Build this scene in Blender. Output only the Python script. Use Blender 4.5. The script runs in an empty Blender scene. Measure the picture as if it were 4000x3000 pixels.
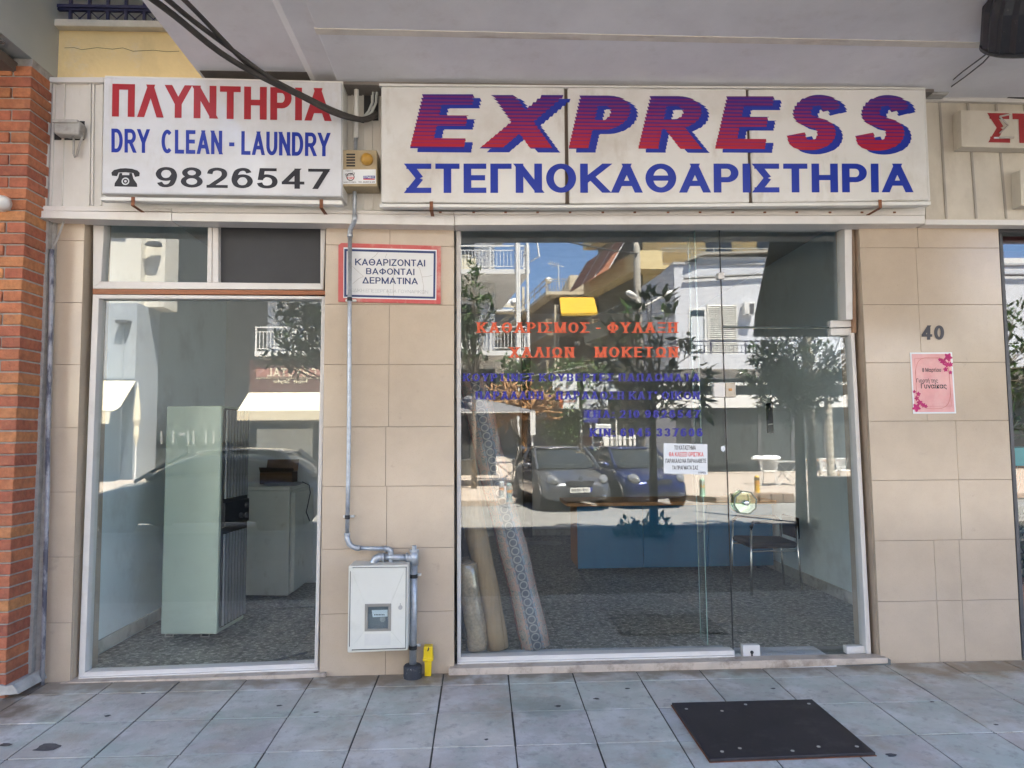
import bpy, bmesh, math, random
from mathutils import Vector, Matrix
random.seed(7)
S = bpy.context.scene
COL = S.collection
PI = math.pi

# ---------------------------------------------------------------- camera
F, CY, CH = 2770.0, -4.68, 1.49            # focal length in photo pixels, camera y, camera height
YAW, PITCH, ROLL = math.radians(2.486), math.radians(4.277), math.radians(-0.488)
fw = Vector((math.sin(YAW)*math.cos(PITCH), math.cos(YAW)*math.cos(PITCH), math.sin(PITCH)))
r0 = Vector((math.cos(YAW), -math.sin(YAW), 0)); u0 = r0.cross(fw)
RT = r0*math.cos(ROLL) + u0*math.sin(ROLL)
UP = u0*math.cos(ROLL) - r0*math.sin(ROLL)
CAM = Vector((0, CY, CH))
cd = bpy.data.cameras.new('camera'); cd.sensor_fit = 'HORIZONTAL'; cd.sensor_width = 36
cd.lens = F/4000*36; cd.clip_end = 500; cd.clip_start = .05
co = bpy.data.objects.new('camera', cd); COL.objects.link(co)
m = Matrix.Identity(4)
for i in range(3):
    m[i][0], m[i][1], m[i][2], m[i][3] = RT[i], UP[i], -fw[i], CAM[i]
co.matrix_world = m
S.camera = co

# ---------------------------------------------------------------- daylight
SUN = Vector((.60, 1.0, 2.3)).normalized()  # towards the sun: high, behind the shop
elev = math.asin(SUN.z)
W = bpy.data.worlds.new('World'); S.world = W; W.use_nodes = True
wn = W.node_tree.nodes; bgn = wn['Background']
sky = wn.new('ShaderNodeTexSky'); sky.sky_type = 'NISHITA'; sky.sun_disc = False
sky.sun_elevation = elev; sky.sun_rotation = math.atan2(SUN.x, SUN.y)
sky.altitude = 100; sky.air_density = .75; sky.dust_density = .2; sky.ozone_density = 3.5
W.node_tree.links.new(sky.outputs[0], bgn.inputs[0]); bgn.inputs[1].default_value = .085
sd = bpy.data.lights.new('sun', 'SUN'); sd.energy = 5.0; sd.angle = math.radians(.5); sd.color = (1, .93, .82)
so = bpy.data.objects.new('sun', sd); COL.objects.link(so)
so.rotation_euler = SUN.to_track_quat('Z', 'Y').to_euler(); so.location = (0, 0, 30)
S.view_settings.view_transform = 'Standard'; S.view_settings.look = 'None'
S.view_settings.gamma = 1; S.view_settings.exposure = 3.68
S.cycles.max_bounces = 10; S.cycles.diffuse_bounces = 6; S.cycles.glossy_bounces = 5
S.cycles.transparent_max_bounces = 24; S.cycles.transmission_bounces = 6
S.cycles.caustics_reflective = False; S.cycles.caustics_refractive = False
S.cycles.use_denoising = True
S.cycles.sample_clamp_indirect = 12

# ---------------------------------------------------------------- pixel helpers (photo is 4000 x 3000)
YG = .10                                    # plane of the shop glass
def ray(px, py): return fw + RT*((px-2000)/F) + UP*((1500-py)/F)
def P(px, py, y=0.0):
    d = ray(px, py); t = (y-CY)/d.y
    return CAM + d*t
def G(px, py, z=0.0):
    d = ray(px, py); return CAM + d*((z-CH)/d.z)
def RP(px, py, Y):                          # a point of the street, read from its mirror image in the glass
    v = P(px, py, 2*YG-Y); return Vector((v.x, Y, v.z))
def lerp(a, b, t): return a+(b-a)*t

# ---------------------------------------------------------------- materials
MATS = {}
def mat(name, col, rough=.6, var=.12, scale=5, bump=0.0, bscale=80, metal=0.0, spec=.5, island=None,
        dirt=None, coat=0.0, stretch=None, spots=None):
    if name in MATS: return MATS[name]
    M = bpy.data.materials.new(name); M.use_nodes = True
    n, l = M.node_tree.nodes, M.node_tree.links
    b = n['Principled BSDF']
    b.inputs['Roughness'].default_value = rough; b.inputs['Metallic'].default_value = metal
    b.inputs['Specular IOR Level'].default_value = spec; b.inputs['Coat Weight'].default_value = coat
    b.inputs['Coat Roughness'].default_value = .03
    tc = n.new('ShaderNodeTexCoord'); src = tc.outputs['Object']
    if stretch:
        mp = n.new('ShaderNodeMapping'); mp.inputs['Scale'].default_value = stretch
        l.new(src, mp.inputs[0]); src = mp.outputs[0]
    nz = n.new('ShaderNodeTexNoise'); nz.inputs['Scale'].default_value = scale
    nz.inputs['Detail'].default_value = 8; nz.inputs['Roughness'].default_value = .62
    l.new(src, nz.inputs['Vector'])
    mx = n.new('ShaderNodeMix'); mx.data_type = 'RGBA'; mx.blend_type = 'MULTIPLY'
    mx.inputs[0].default_value = 1
    if island:
        ge = n.new('ShaderNodeNewGeometry'); rp = n.new('ShaderNodeValToRGB'); rp.color_ramp.interpolation = 'LINEAR'
        el = rp.color_ramp.elements
        for i, c in enumerate(island):
            t = i/(len(island)-1)
            e = el[0] if i == 0 else (el[len(el)-1] if i == len(island)-1 else el.new(t))
            e.position = t; e.color = (*c, 1)
        l.new(ge.outputs['Random Per Island'], rp.inputs[0]); l.new(rp.outputs[0], mx.inputs[6])
    else:
        mx.inputs[6].default_value = (*col, 1)
    mr = n.new('ShaderNodeMapRange'); mr.inputs[1].default_value = .25; mr.inputs[2].default_value = .75
    mr.inputs[3].default_value = 1-var; mr.inputs[4].default_value = 1+var
    l.new(nz.outputs[0], mr.inputs[0]); l.new(mr.outputs[0], mx.inputs[7])
    out = mx.outputs[2]
    for k, dd in enumerate(dirt or []):
        dc, amt, dsc, lo, hi = dd[:5]
        dn = n.new('ShaderNodeTexNoise'); dn.inputs['Scale'].default_value = dsc
        dn.inputs['Detail'].default_value = 10; dn.inputs['Roughness'].default_value = .68
        dm = n.new('ShaderNodeMapping'); dm.inputs['Location'].default_value = (3.7*k+1, 1.9*k, 5.1*k)
        if len(dd) > 5: dm.inputs['Scale'].default_value = dd[5]
        l.new(tc.outputs['Object'], dm.inputs[0]); l.new(dm.outputs[0], dn.inputs['Vector'])
        dr = n.new('ShaderNodeMapRange'); dr.inputs[1].default_value = lo; dr.inputs[2].default_value = hi
        dr.inputs[4].default_value = amt; l.new(dn.outputs[0], dr.inputs[0])
        m2 = n.new('ShaderNodeMix'); m2.data_type = 'RGBA'; l.new(dr.outputs[0], m2.inputs[0])
        l.new(out, m2.inputs[6]); m2.inputs[7].default_value = (*dc, 1); out = m2.outputs[2]
    for ctr, rad, dc, amt in spots or []:   # one stain with a place and a ragged edge of its own
        ge2 = n.new('ShaderNodeNewGeometry'); vs = n.new('ShaderNodeVectorMath'); vs.operation = 'SUBTRACT'; vs.inputs[1].default_value = ctr
        vd = n.new('ShaderNodeVectorMath'); vd.operation = 'DIVIDE'; vd.inputs[1].default_value = rad; vl = n.new('ShaderNodeVectorMath'); vl.operation = 'LENGTH'
        sn = n.new('ShaderNodeTexNoise'); sn.inputs['Scale'].default_value = 7; sn.inputs['Detail'].default_value = 8; l.new(ge2.outputs['Position'], sn.inputs['Vector'])
        l.new(ge2.outputs['Position'], vs.inputs[0]); l.new(vs.outputs[0], vd.inputs[0]); l.new(vd.outputs[0], vl.inputs[0])
        ad = n.new('ShaderNodeMath'); ad.operation = 'MULTIPLY_ADD'; ad.inputs[1].default_value = 2.6; l.new(sn.outputs[0], ad.inputs[0]); l.new(vl.outputs['Value'], ad.inputs[2])
        sr = n.new('ShaderNodeMapRange'); sr.inputs[1].default_value = 1.7; sr.inputs[2].default_value = 2.5; sr.inputs[3].default_value = amt; sr.inputs[4].default_value = 0; l.new(ad.outputs[0], sr.inputs[0])
        m3 = n.new('ShaderNodeMix'); m3.data_type = 'RGBA'; l.new(sr.outputs[0], m3.inputs[0]); l.new(out, m3.inputs[6]); m3.inputs[7].default_value = (*dc, 1); out = m3.outputs[2]
    l.new(out, b.inputs['Base Color'])
    if bump:
        bn = n.new('ShaderNodeTexNoise'); bn.inputs['Scale'].default_value = bscale; bn.inputs['Detail'].default_value = 6
        l.new(src, bn.inputs['Vector'])
        bp = n.new('ShaderNodeBump'); bp.inputs['Strength'].default_value = 1; bp.inputs['Distance'].default_value = bump
        l.new(bn.outputs[0], bp.inputs['Height']); l.new(bp.outputs[0], b.inputs['Normal'])
    MATS[name] = M
    return M
def glassmat(name, f0=.055, tint=(.93, .97, .96), rough=0.0):
    M = bpy.data.materials.new(name); M.use_nodes = True
    n, l = M.node_tree.nodes, M.node_tree.links; n.remove(n['Principled BSDF'])
    tr = n.new('ShaderNodeBsdfTransparent'); tr.inputs[0].default_value = (*tint, 1)
    gl = n.new('ShaderNodeBsdfGlossy'); gl.inputs['Roughness'].default_value = rough; gl.inputs[0].default_value = (1, 1, 1, 1)
    lw = n.new('ShaderNodeLayerWeight'); lw.inputs[0].default_value = .5
    pw = n.new('ShaderNodeMath'); pw.operation = 'POWER'; pw.inputs[1].default_value = 5; l.new(lw.outputs['Facing'], pw.inputs[0])
    ma = n.new('ShaderNodeMath'); ma.operation = 'MULTIPLY_ADD'; ma.inputs[1].default_value = 1-f0; ma.inputs[2].default_value = f0
    l.new(pw.outputs[0], ma.inputs[0])
    mx = n.new('ShaderNodeMixShader'); l.new(ma.outputs[0], mx.inputs[0]); l.new(tr.outputs[0], mx.inputs[1]); l.new(gl.outputs[0], mx.inputs[2])
    l.new(mx.outputs[0], n['Material Output'].inputs[0])
    MATS[name] = M
    return M
def leafmat(name, cols, rough=.35):
    M = mat(name, (0, 0, 0), rough, .15, 3, island=cols)
    n, l = M.node_tree.nodes, M.node_tree.links
    b = n['Principled BSDF']; tl = n.new('ShaderNodeBsdfTranslucent')
    src = b.inputs['Base Color'].links[0].from_socket; l.new(src, tl.inputs[0])
    mx = n.new('ShaderNodeMixShader'); mx.inputs[0].default_value = .25
    l.new(b.outputs[0], mx.inputs[1]); l.new(tl.outputs[0], mx.inputs[2]); l.new(mx.outputs[0], n['Material Output'].inputs[0])
    return M

WHITE = mat('white_aluminium', (.66, .63, .60), .38, .07, 3, dirt=[((.30, .22, .15), .35, 3.5, .56, .8)])
WHITE2 = mat('white_painted_metal', (.70, .69, .66), .4, .06, 4, dirt=[((.34, .28, .2), .4, 2.2, .52, .8), ((.25, .15, .08), .5, 9, .66, .8, (1, 1, .25))])
FASC = mat('corrugated_white_metal', (.66, .64, .60), .42, .07, 3, dirt=[((.36, .29, .2), .5, 1.7, .45, .8, (1, 1, .4)), ((.2, .14, .09), .5, 7, .63, .82, (1, 1, .3))])
FASC2 = mat('aged_cream_metal', (.56, .51, .43), .45, .1, 3, dirt=[((.24, .19, .13), .6, 2.6, .47, .8, (1, 1, .5))])
STONE = mat('beige_stone_tile', (.50, .405, .31), .16, .09, 3, bump=.0002, bscale=240, spec=.55,
            dirt=[((.44, .355, .27), .35, 1.2, .42, .66), ((.54, .445, .35), .35, 4, .48, .66), ((.38, .30, .22), .5, 150, .56, .66), ((.36, .29, .23), .5, 9, .64, .72)])
JOINT = mat('stone_joint', (.38, .31, .24), .8)
SILL = mat('worn_marble_sill', (.50, .42, .35), .45, .2, 8, bump=.001, bscale=60, dirt=[((.16, .11, .08), .8, 7, .5, .7)])
MARBLE = mat('grey_white_marble', (.62, .64, .68), .2, .1, 4, dirt=[((.35, .3, .26), .5, 5, .52, .75)])
SOFF = mat('lavender_grey_paint', (.80, .79, .80), .75, .07, 1.4, bump=.001, bscale=30, dirt=[((.60, .58, .59), .5, .9, .42, .7), ((.62, .59, .57), .4, 6, .55, .7)])
SOFFD = mat('dark_soffit_paint', (.16, .14, .125), .8, .3, 4)
STRIP = mat('cream_drip_strip', (.72, .67, .59), .6, .15, 8, dirt=[((.36, .25, .18), .6, 9, .52, .7, (.3, 1, 1))])
YELL = mat('yellow_render', (.78, .60, .30), .8, .1, 2.5, bump=.002, bscale=40, dirt=[((.42, .32, .17), .5, 3, .53, .8, (1, 1, .5)), ((.7, .6, .45), .5, 6, .55, .7)])
GRAYP = mat('grey_green_paint', (.40, .42, .40), .75, .06, 2)
BRICK = mat('brick', (.4, .15, .08), .8, .32, 26, bump=.008, bscale=38,
            island=[(.33, .095, .055), (.42, .15, .065), (.28, .08, .05), (.46, .20, .075), (.36, .11, .06), (.31, .09, .05)],
            dirt=[((.45, .21, .10), .5, 16, .5, .75), ((.16, .06, .04), .5, 9, .52, .7)])
MORTAR = mat('grey_mortar', (.33, .31, .29), .9, .25, 20, bump=.006, bscale=60)
BLACKM = mat('matte_black', (.018, .018, .02), .6, .2)
DARK = mat('dark_grey_board', (.032, .033, .037), .55, .15)
DGREY = mat('dark_grey_metal', (.09, .09, .095), .5, .15)
GREYM = mat('mid_grey_plastic', (.38, .37, .35), .5, .15, 8, dirt=[((.15, .13, .11), .5, 12, .5, .7)])
GALV = mat('galvanised_steel', (.42, .45, .49), .38, .2, 30, metal=.55, dirt=[((.32, .33, .35), .7, 22, .48, .65)])
STEEL = mat('chrome', (.75, .75, .75), .15, .05, metal=1)
RUST = mat('rusty_iron', (.20, .075, .035), .8, .4, 25)
WOOD = mat('brown_wood', (.30, .10, .035), .45, .25, 6, stretch=(1, 1, 12), dirt=[((.5, .3, .16), .5, 8, .55, .7, (.3, 1, 1))])
OLDPIPE = mat('flaking_pipe_paint', (.33, .33, .36), .6, .2, 30, dirt=[((.07, .07, .10), .95, 14, .46, .56, (1, 1, .35))])
SIGNW = mat('sign_acrylic', (.64, .65, .69), .18, .04, 2, coat=.4, dirt=[((.52, .50, .47), .6, 2.0, .45, .7), ((.42, .36, .28), .5, 5, .58, .75, (1, 1, .35))])
SIGNX = mat('sign_acrylic_dirty', (.70, .685, .66), .18, .05, 2, coat=.4, dirt=[((.48, .42, .35), .65, 1.3, .48, .74), ((.38, .31, .22), .5, 5, .57, .75, (1, 1, .35))])
RED = mat('red_vinyl', (.36, .02, .03), .35, .12)
BLUE = mat('blue_vinyl', (.010, .032, .32), .35, .1)
INK = mat('black_vinyl', (.012, .012, .02), .4, .1)
NAVY = mat('navy_ink', (.02, .04, .14), .5, .15)
VRED = mat('red_window_vinyl', (.62, .09, .03), .5, .1)
VBLUE = mat('blue_window_vinyl', (.02, .02, .28), .5, .1)
PAPER = mat('white_paper', (.74, .76, .78), .7, .04)
IRED = mat('red_ink', (.66, .03, .03), .6)
GLASS = glassmat('shop_glass', .056, (.97, .985, .98))
GLASS2 = glassmat('clear_glass', .05, (.9, .94, .94))
GEDGE = mat('green_glass_edge', (.20, .31, .29), .15, .1)
IWALL = mat('pale_blue_wall', (.74, .83, .86), .8, .06, 1.5, dirt=[((.34, .36, .36), .5, 2.2, .52, .8), ((.25, .24, .22), .6, 14, .66, .75)])
IWALLG = mat('grey_back_wall', (.56, .58, .58), .85, .1, 2)
IRON = mat('blue_black_iron', (.025, .022, .06), .5)

# ---------------------------------------------------------------- geometry helpers
WM = {}
def tag(o, label=None, cat=None, group=None, kind=None):
    if label: o['label'] = label
    if cat: o['category'] = cat
    if group: o['group'] = group
    if kind: o['kind'] = kind
    return o
def thing(name, label, cat, loc=(0, 0, 0), rz=0, group=None):
    o = bpy.data.objects.new(name, None); COL.objects.link(o); o.empty_display_size = .1
    o.location = loc; o.rotation_euler = (0, 0, rz)
    WM[o.name] = Matrix.Translation(loc) @ Matrix.Rotation(rz, 4, 'Z')
    return tag(o, label, cat, group)
class MB:
    def __init__(s): s.v = []; s.f = []
    def poly(s, pts):
        n = len(s.v); s.v += [Vector(p) for p in pts]; s.f.append(tuple(range(n, n+len(pts)))); return s
    def prism(s, pts, vec):
        n = len(s.v); k = len(pts); vec = Vector(vec)
        s.v += [Vector(p) for p in pts] + [Vector(p)+vec for p in pts]
        s.f.append(tuple(range(n, n+k))); s.f.append(tuple(range(n+2*k-1, n+k-1, -1)))
        for i in range(k):
            j = (i+1) % k; s.f.append((n+i, n+k+i, n+k+j, n+j))
        return s
    def box(s, x0, x1, y0, y1, z0, z1):
        return s.prism([(x0, y0, z0), (x1, y0, z0), (x1, y0, z1), (x0, y0, z1)], (0, y1-y0, 0))
    def px(s, pts, y0, y1):                 # outline read in the photo on plane y0, carried back to y1
        return s.prism([P(a, b, y0) for a, b in pts], (0, y1-y0, 0))
    def rp(s, pts, Y, dy):                  # the same for something seen in the glass
        return s.prism([RP(a, b, Y) for a, b in pts], (0, dy, 0))
    def pr(s, x0, y0, x1, y1, a, b): return s.px([(x0, y0), (x1, y0), (x1, y1), (x0, y1)], a, b)
    def tube(s, path, r, n=10, closed=False):
        path = [Vector(p) for p in path]; k = len(path); base = len(s.v)
        rr = r if isinstance(r, (list, tuple)) else [r]*k
        prev = None
        for i, p in enumerate(path):
            d = (path[min(i+1, k-1)]-path[max(i-1, 0)])
            d = d.normalized() if d.length > 1e-9 else Vector((0, 0, 1))
            if prev is None: a = d.orthogonal().normalized()
            else:
                a = prev-d*prev.dot(d); a = a.normalized() if a.length > 1e-6 else d.orthogonal().normalized()
            prev = a; b = d.cross(a)
            for j in range(n):
                t = 2*PI*j/n; s.v.append(p+(a*math.cos(t)+b*math.sin(t))*rr[i])
        for i in range(k-1):
            for j in range(n):
                j2 = (j+1) % n
                s.f.append((base+i*n+j, base+i*n+j2, base+(i+1)*n+j2, base+(i+1)*n+j))
        s.f.append(tuple(base+j for j in reversed(range(n)))); s.f.append(tuple(base+(k-1)*n+j for j in range(n)))
        return s
    def lathe(s, prof, c, axis='Z', n=24):
        base = len(s.v); c = Vector(c)
        for r, h in prof:
            for j in range(n):
                t = 2*PI*j/n; a, b = r*math.cos(t), r*math.sin(t)
                s.v.append(c+Vector({'Z': (a, b, h), 'Y': (a, h, b), 'X': (h, a, b)}[axis]))
        for i in range(len(prof)-1):
            for j in range(n):
                j2 = (j+1) % n; s.f.append((base+i*n+j, base+i*n+j2, base+(i+1)*n+j2, base+(i+1)*n+j))
        s.f.append(tuple(base+j for j in range(n))); s.f.append(tuple(base+(len(prof)-1)*n+j for j in range(n)))
        return s
    def build(s, name, m, parent=None, bevel=0, smooth=False, local=False, sub=0, recalc=True):
        me = bpy.data.meshes.new(name)
        if parent is None:
            lo = Vector((min(v.x for v in s.v), min(v.y for v in s.v), min(v.z for v in s.v)))
            hi = Vector((max(v.x for v in s.v), max(v.y for v in s.v), max(v.z for v in s.v)))
            org = Vector(((lo.x+hi.x)/2, (lo.y+hi.y)/2, lo.z)); MW = Matrix.Translation(org)
        else: MW = WM[parent.name]
        inv = Matrix.Identity(4) if (local and parent) else MW.inverted()
        me.from_pydata([inv @ v for v in s.v], [], s.f)
        if recalc:
            bm = bmesh.new(); bm.from_mesh(me); bmesh.ops.recalc_face_normals(bm, faces=bm.faces); bm.to_mesh(me); bm.free()
        for q in (m if isinstance(m, (list, tuple)) else [m]): me.materials.append(q)
        if smooth:
            for p in me.polygons: p.use_smooth = True
        o = bpy.data.objects.new(name, me); COL.objects.link(o)
        if parent is None: o.location = MW.translation
        else: o.parent = parent
        WM[o.name] = MW
        if bevel:
            b = o.modifiers.new('bevel', 'BEVEL'); b.width = bevel; b.segments = 2; b.limit_method = 'ANGLE'; b.angle_limit = .7
        if sub:
            b = o.modifiers.new('subdivision', 'SUBSURF'); b.levels = sub; b.render_levels = sub
        return o
def structure(o): o['kind'] = 'structure'; return o
def copy_tree(o, parent=None):
    c = o.copy(); COL.objects.link(c)
    if parent: c.parent = parent
    for ch in list(o.children): copy_tree(ch, c)
    return c

# ---------------------------------------------------------------- lettering: a pen font of strokes (Latin, Greek, digits)
def arc(cx, cy, rx, ry, a0, a1, n=16): return [(cx+rx*math.cos(math.radians(a0+(a1-a0)*i/n)), cy+ry*math.sin(math.radians(a0+(a1-a0)*i/n))) for i in range(n+1)]
def spl(pts, n=6):
    o = []
    for i in range(len(pts)-1):
        a, b, c, d = pts[max(i-1, 0)], pts[i], pts[i+1], pts[min(i+2, len(pts)-1)]
        for k in range(n):
            t = k/n; o.append(tuple(.5*(2*b[j]+(c[j]-a[j])*t+(2*a[j]-5*b[j]+4*c[j]-d[j])*t*t+(3*b[j]-a[j]-3*c[j]+d[j])*t**3) for j in (0, 1)))
    return o+[pts[-1]]
RING = arc(.5, .5, .5, .5, 90, 450, 36)
_bowl = lambda y0, y1, x=.5: [(0, y1), (x, y1)]+arc(x, (y0+y1)/2, 1-x, (y1-y0)/2, 90, -90, 14)+[(0, y0)]
_S = spl([(.97, .78), (.82, .95), (.5, 1), (.17, .93), (.06, .74), (.2, .58), (.5, .51), (.82, .42), (.95, .24), (.84, .07), (.5, 0), (.16, .06), (.02, .25)])
GL = {'A': (.80, [[(0, 0), (.5, 1)], [(1, 0), (.5, 1)], [(.2, .28), (.8, .28)]]), 'B': (.70, [[(0, 0), (0, 1)], _bowl(.52, 1, .6), _bowl(0, .52, .62)]),
      'C': (.76, [arc(.5, .5, .5, .5, 48, 312, 24)]), 'D': (.74, [[(0, 0), (0, 1)], _bowl(0, 1, .42)]), 'E': (.62, [[(1, 1), (0, 1), (0, 0), (1, 0)], [(0, .52), (.92, .52)]]),
      'F': (.60, [[(1, 1), (0, 1), (0, 0)], [(0, .5), (.88, .5)]]), 'H': (.72, [[(0, 0), (0, 1)], [(1, 0), (1, 1)], [(0, .52), (1, .52)]]), 'I': (0, [[(0, 0), (0, 1)]]),
      'K': (.76, [[(0, 0), (0, 1)], [(1, 1), (.02, .36)], [(.32, .58), (1, 0)]]), 'L': (.60, [[(0, 1), (0, 0), (1, 0)]]),
      'M': (.90, [[(0, 0), (0, 1)], [(0, 1), (.5, 0)], [(.5, 0), (1, 1)], [(1, 0), (1, 1)]]), 'N': (.72, [[(0, 0), (0, 1)], [(0, 1), (1, 0)], [(1, 0), (1, 1)]]),
      'O': (.82, [RING]), 'P': (.68, [[(0, 0), (0, 1)], _bowl(.43, 1, .55)]), 'R': (.74, [[(0, 0), (0, 1)], _bowl(.46, 1, .55), [(.5, .46), (.98, 0)]]),
      'S': (.70, [_S]), 'T': (.66, [[(0, 1), (1, 1)], [(.5, 1), (.5, 0)]]), 'U': (.72, [[(0, 1), (0, .38)]+arc(.5, .38, .5, .38, 180, 360, 14)+[(1, .38), (1, 1)]]),
      'X': (.76, [[(0, 0), (1, 1)], [(0, 1), (1, 0)]]), 'Y': (.76, [[(0, 1), (.5, .42)], [(1, 1), (.5, .42)], [(.5, .5), (.5, 0)]]), 'Z': (.66, [[(0, 1), (1, 1)], [(1, 1), (0, 0)], [(0, 0), (1, 0)]]),
      'Γ': (.58, [[(1, 1), (0, 1), (0, 0)]]), 'Δ': (.80, [[(0, 0), (.5, 1)], [(1, 0), (.5, 1)], [(0, 0), (1, 0)]]), 'Θ': (.84, [RING, [(.3, .5), (.7, .5)]]),
      'Λ': (.78, [[(0, 0), (.5, 1)], [(1, 0), (.5, 1)]]), 'Ξ': (.66, [[(0, 1), (1, 1)], [(.1, .5), (.9, .5)], [(0, 0), (1, 0)]]), 'Π': (.72, [[(0, 0), (0, 1), (1, 1), (1, 0)]]),
      'Σ': (.68, [[(1, 1), (0, 1)], [(0, 1), (.56, .5)], [(.56, .5), (0, 0)], [(0, 0), (1, 0)]]), 'Φ': (.90, [[(.5, 0), (.5, 1)], arc(.5, .5, .5, .34, 90, 450, 30)]),
      'Ψ': (.84, [[(.5, 0), (.5, 1)], [(0, 1), (0, .55)]+arc(.5, .55, .5, .27, 180, 360, 12)+[(1, .55), (1, 1)]]),
      'Ω': (.82, [[(0, 0), (.3, 0)]+arc(.5, .56, .5, .44, 238, -58, 22)+[(.7, 0), (1, 0)]]),
      '0': (.62, [RING]), '1': (.36, [[(.9, 0), (.9, 1)], [(.9, .98), (0, .74)]]), '2': (.62, [spl([(.03, .72), (.14, .92), (.5, 1), (.86, .92), (.96, .72), (.84, .5), (.4, .22), (.06, 0)]), [(0, 0), (1, 0)]]),
      '3': (.62, [spl([(.03, .78), (.16, .94), (.5, 1), (.84, .93), (.92, .75), (.8, .58), (.42, .53)]), spl([(.42, .53), (.84, .47), (.98, .27), (.84, .07), (.5, 0), (.14, .06), (.01, .25)])]),
      '4': (.66, [[(.74, 0), (.74, 1)], [(.74, 1), (0, .27)], [(0, .25), (1, .25)]]), '5': (.62, [[(.92, 1), (.18, 1), (.08, .48)], spl([(.08, .48), (.28, .62), (.56, .64), (.86, .54), (.98, .32), (.86, .09), (.5, 0), (.14, .06), (.01, .24)])]),
      '6': (.62, [spl([(.93, .8), (.78, .96), (.5, 1), (.2, .9), (.04, .62), (.0, .34), (.16, .08), (.5, 0), (.84, .08), (1, .32), (.84, .56), (.52, .63), (.2, .55), (.02, .34)])]),
      '7': (.62, [[(0, 1), (1, 1)], [(1, 1), (.32, 0)]]), '8': (.64, [arc(.5, .77, .42, .23, 90, 450, 24), arc(.5, .27, .5, .27, 90, 450, 24)]),
      '9': (.62, [spl([(.07, .2), (.22, .04), (.5, 0), (.8, .1), (.96, .38), (1, .66), (.84, .92), (.5, 1), (.16, .92), (0, .68), (.16, .44), (.48, .37), (.8, .45), (.98, .66)])]),
      '-': (.34, [[(0, .42), (1, .42)]]), ':': (0, [[(0, .62), (0, .64)], [(0, .0), (0, .02)]]), '.': (0, [[(0, 0), (0, .02)]]), "'": (0, [[(0, .8), (0, 1)]]),
      '&': (.80, [spl([(1, 0), (.6, .42), (.26, .72), (.28, .94), (.46, 1), (.64, .93), (.62, .74), (.3, .52), (.04, .32), (.06, .1), (.34, 0), (.66, .1), (.92, .5)])])}
for a, b in zip('ΑΒΕΖΗΙΚΜΝΟΡΤΥΧ', 'ABEZHIKMNOPTYX'): GL[a] = GL[b]
def clip_y(poly, lo, hi):
    for lim, sg in ((lo, 1), (hi, -1)):
        o = []
        for i in range(len(poly)):
            a, b = poly[i-1], poly[i]; ia, ib = (a[1]-lim)*sg >= -1e-9, (b[1]-lim)*sg >= -1e-9
            if ia != ib: t = (lim-a[1])/(b[1]-a[1]); o.append((a[0]+(b[0]-a[0])*t, lim))
            if ib: o.append(b)
        poly = o
        if len(poly) < 3: return []
    return poly
def pen(ch, t, ty, slab=False):
    w, strokes = GL[ch]; w = max(w, t); polys = []
    for st in strokes:
        c = [(t/2+x*(w-t), ty/2+y*(1-ty)) for x, y in st]
        c = [p for i, p in enumerate(c) if i == 0 or abs(p[0]-c[i-1][0])+abs(p[1]-c[i-1][1]) > 1e-5]; n = len(c); closed = st[0] == st[-1] or (abs(c[0][0]-c[-1][0])+abs(c[0][1]-c[-1][1]) < 1e-6)
        L, R_ = [], []
        for i in range(n):
            p0 = c[i-1] if i else (c[-2] if closed else None); p2 = c[i+1] if i < n-1 else (c[1] if closed else None); p = c[i]
            ds = []
            for a, b in ((p0, p), (p, p2)):
                if a is None or b is None: continue
                dx, dy = b[0]-a[0], b[1]-a[1]; l = math.hypot(dx, dy) or 1; ds.append((dx/l, dy/l))
            dx, dy = sum(d[0] for d in ds), sum(d[1] for d in ds); l = math.hypot(dx, dy) or 1; dx, dy = dx/l, dy/l
            k = 1
            if len(ds) == 2: cs = ds[0][0]*dx+ds[0][1]*dy; k = min(1/max(cs, .35), 1.6)
            nx, ny = -dy*t/2*k, dx*ty/2*k; q = list(p)
            if len(ds) == 1:                # free end: square cap, diagonals run on and are cut level
                diag = abs(dx) > .12 and abs(dy) > .12; e = t*1.0 if (diag and min(abs(p[1]-ty/2), abs(p[1]-1+ty/2)) < .01 and n == 2) else 0
                if not diag: e = (t if abs(dx) > .5 else ty)/2
                s = -1 if i == 0 else 1; q = [p[0]+dx*e*s, p[1]+dy*e*s]
            L.append((q[0]+nx, q[1]+ny)); R_.append((q[0]-nx, q[1]-ny))
        for i in range(n-1):
            q = clip_y([L[i], L[i+1], R_[i+1], R_[i]], 0, 1)
            if len(q) >= 3: polys.append(q)
        if slab and not closed:
            for i, j in ((0, 1), (n-1, n-2)):
                p, q = c[i], c[j]
                if abs(q[1]-p[1]) > .6*abs(q[0]-p[0]) and (p[1] < ty*.51+.001 or p[1] > 1-ty*.51-.001):
                    s = t*.95; y = 0 if p[1] < .5 else 1-ty*.62; x = p[0]; polys.append([(x-s, y), (x+s, y), (x+s, y+ty*.62), (x-s, y+ty*.62)])
    return w, polys
_cache = {}
def glyphs(s):
    if s in _cache: return _cache[s]
    cu = bpy.data.curves.new('lettering', 'FONT'); cu.body = s; cu.size = 1; cu.resolution_u = 4
    o = bpy.data.objects.new('lettering', cu); COL.objects.link(o)
    dg = bpy.context.evaluated_depsgraph_get(); e = o.evaluated_get(dg); me = e.to_mesh()
    v = [(a.co.x, a.co.y) for a in me.vertices]; f = [tuple(p.vertices) for p in me.polygons]
    e.to_mesh_clear(); bpy.data.objects.remove(o); bpy.data.curves.remove(cu)
    _cache[s] = (v, f); return v, f
_capv, _ = glyphs('H'); CAP = max(b for a, b in _capv)
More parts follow.
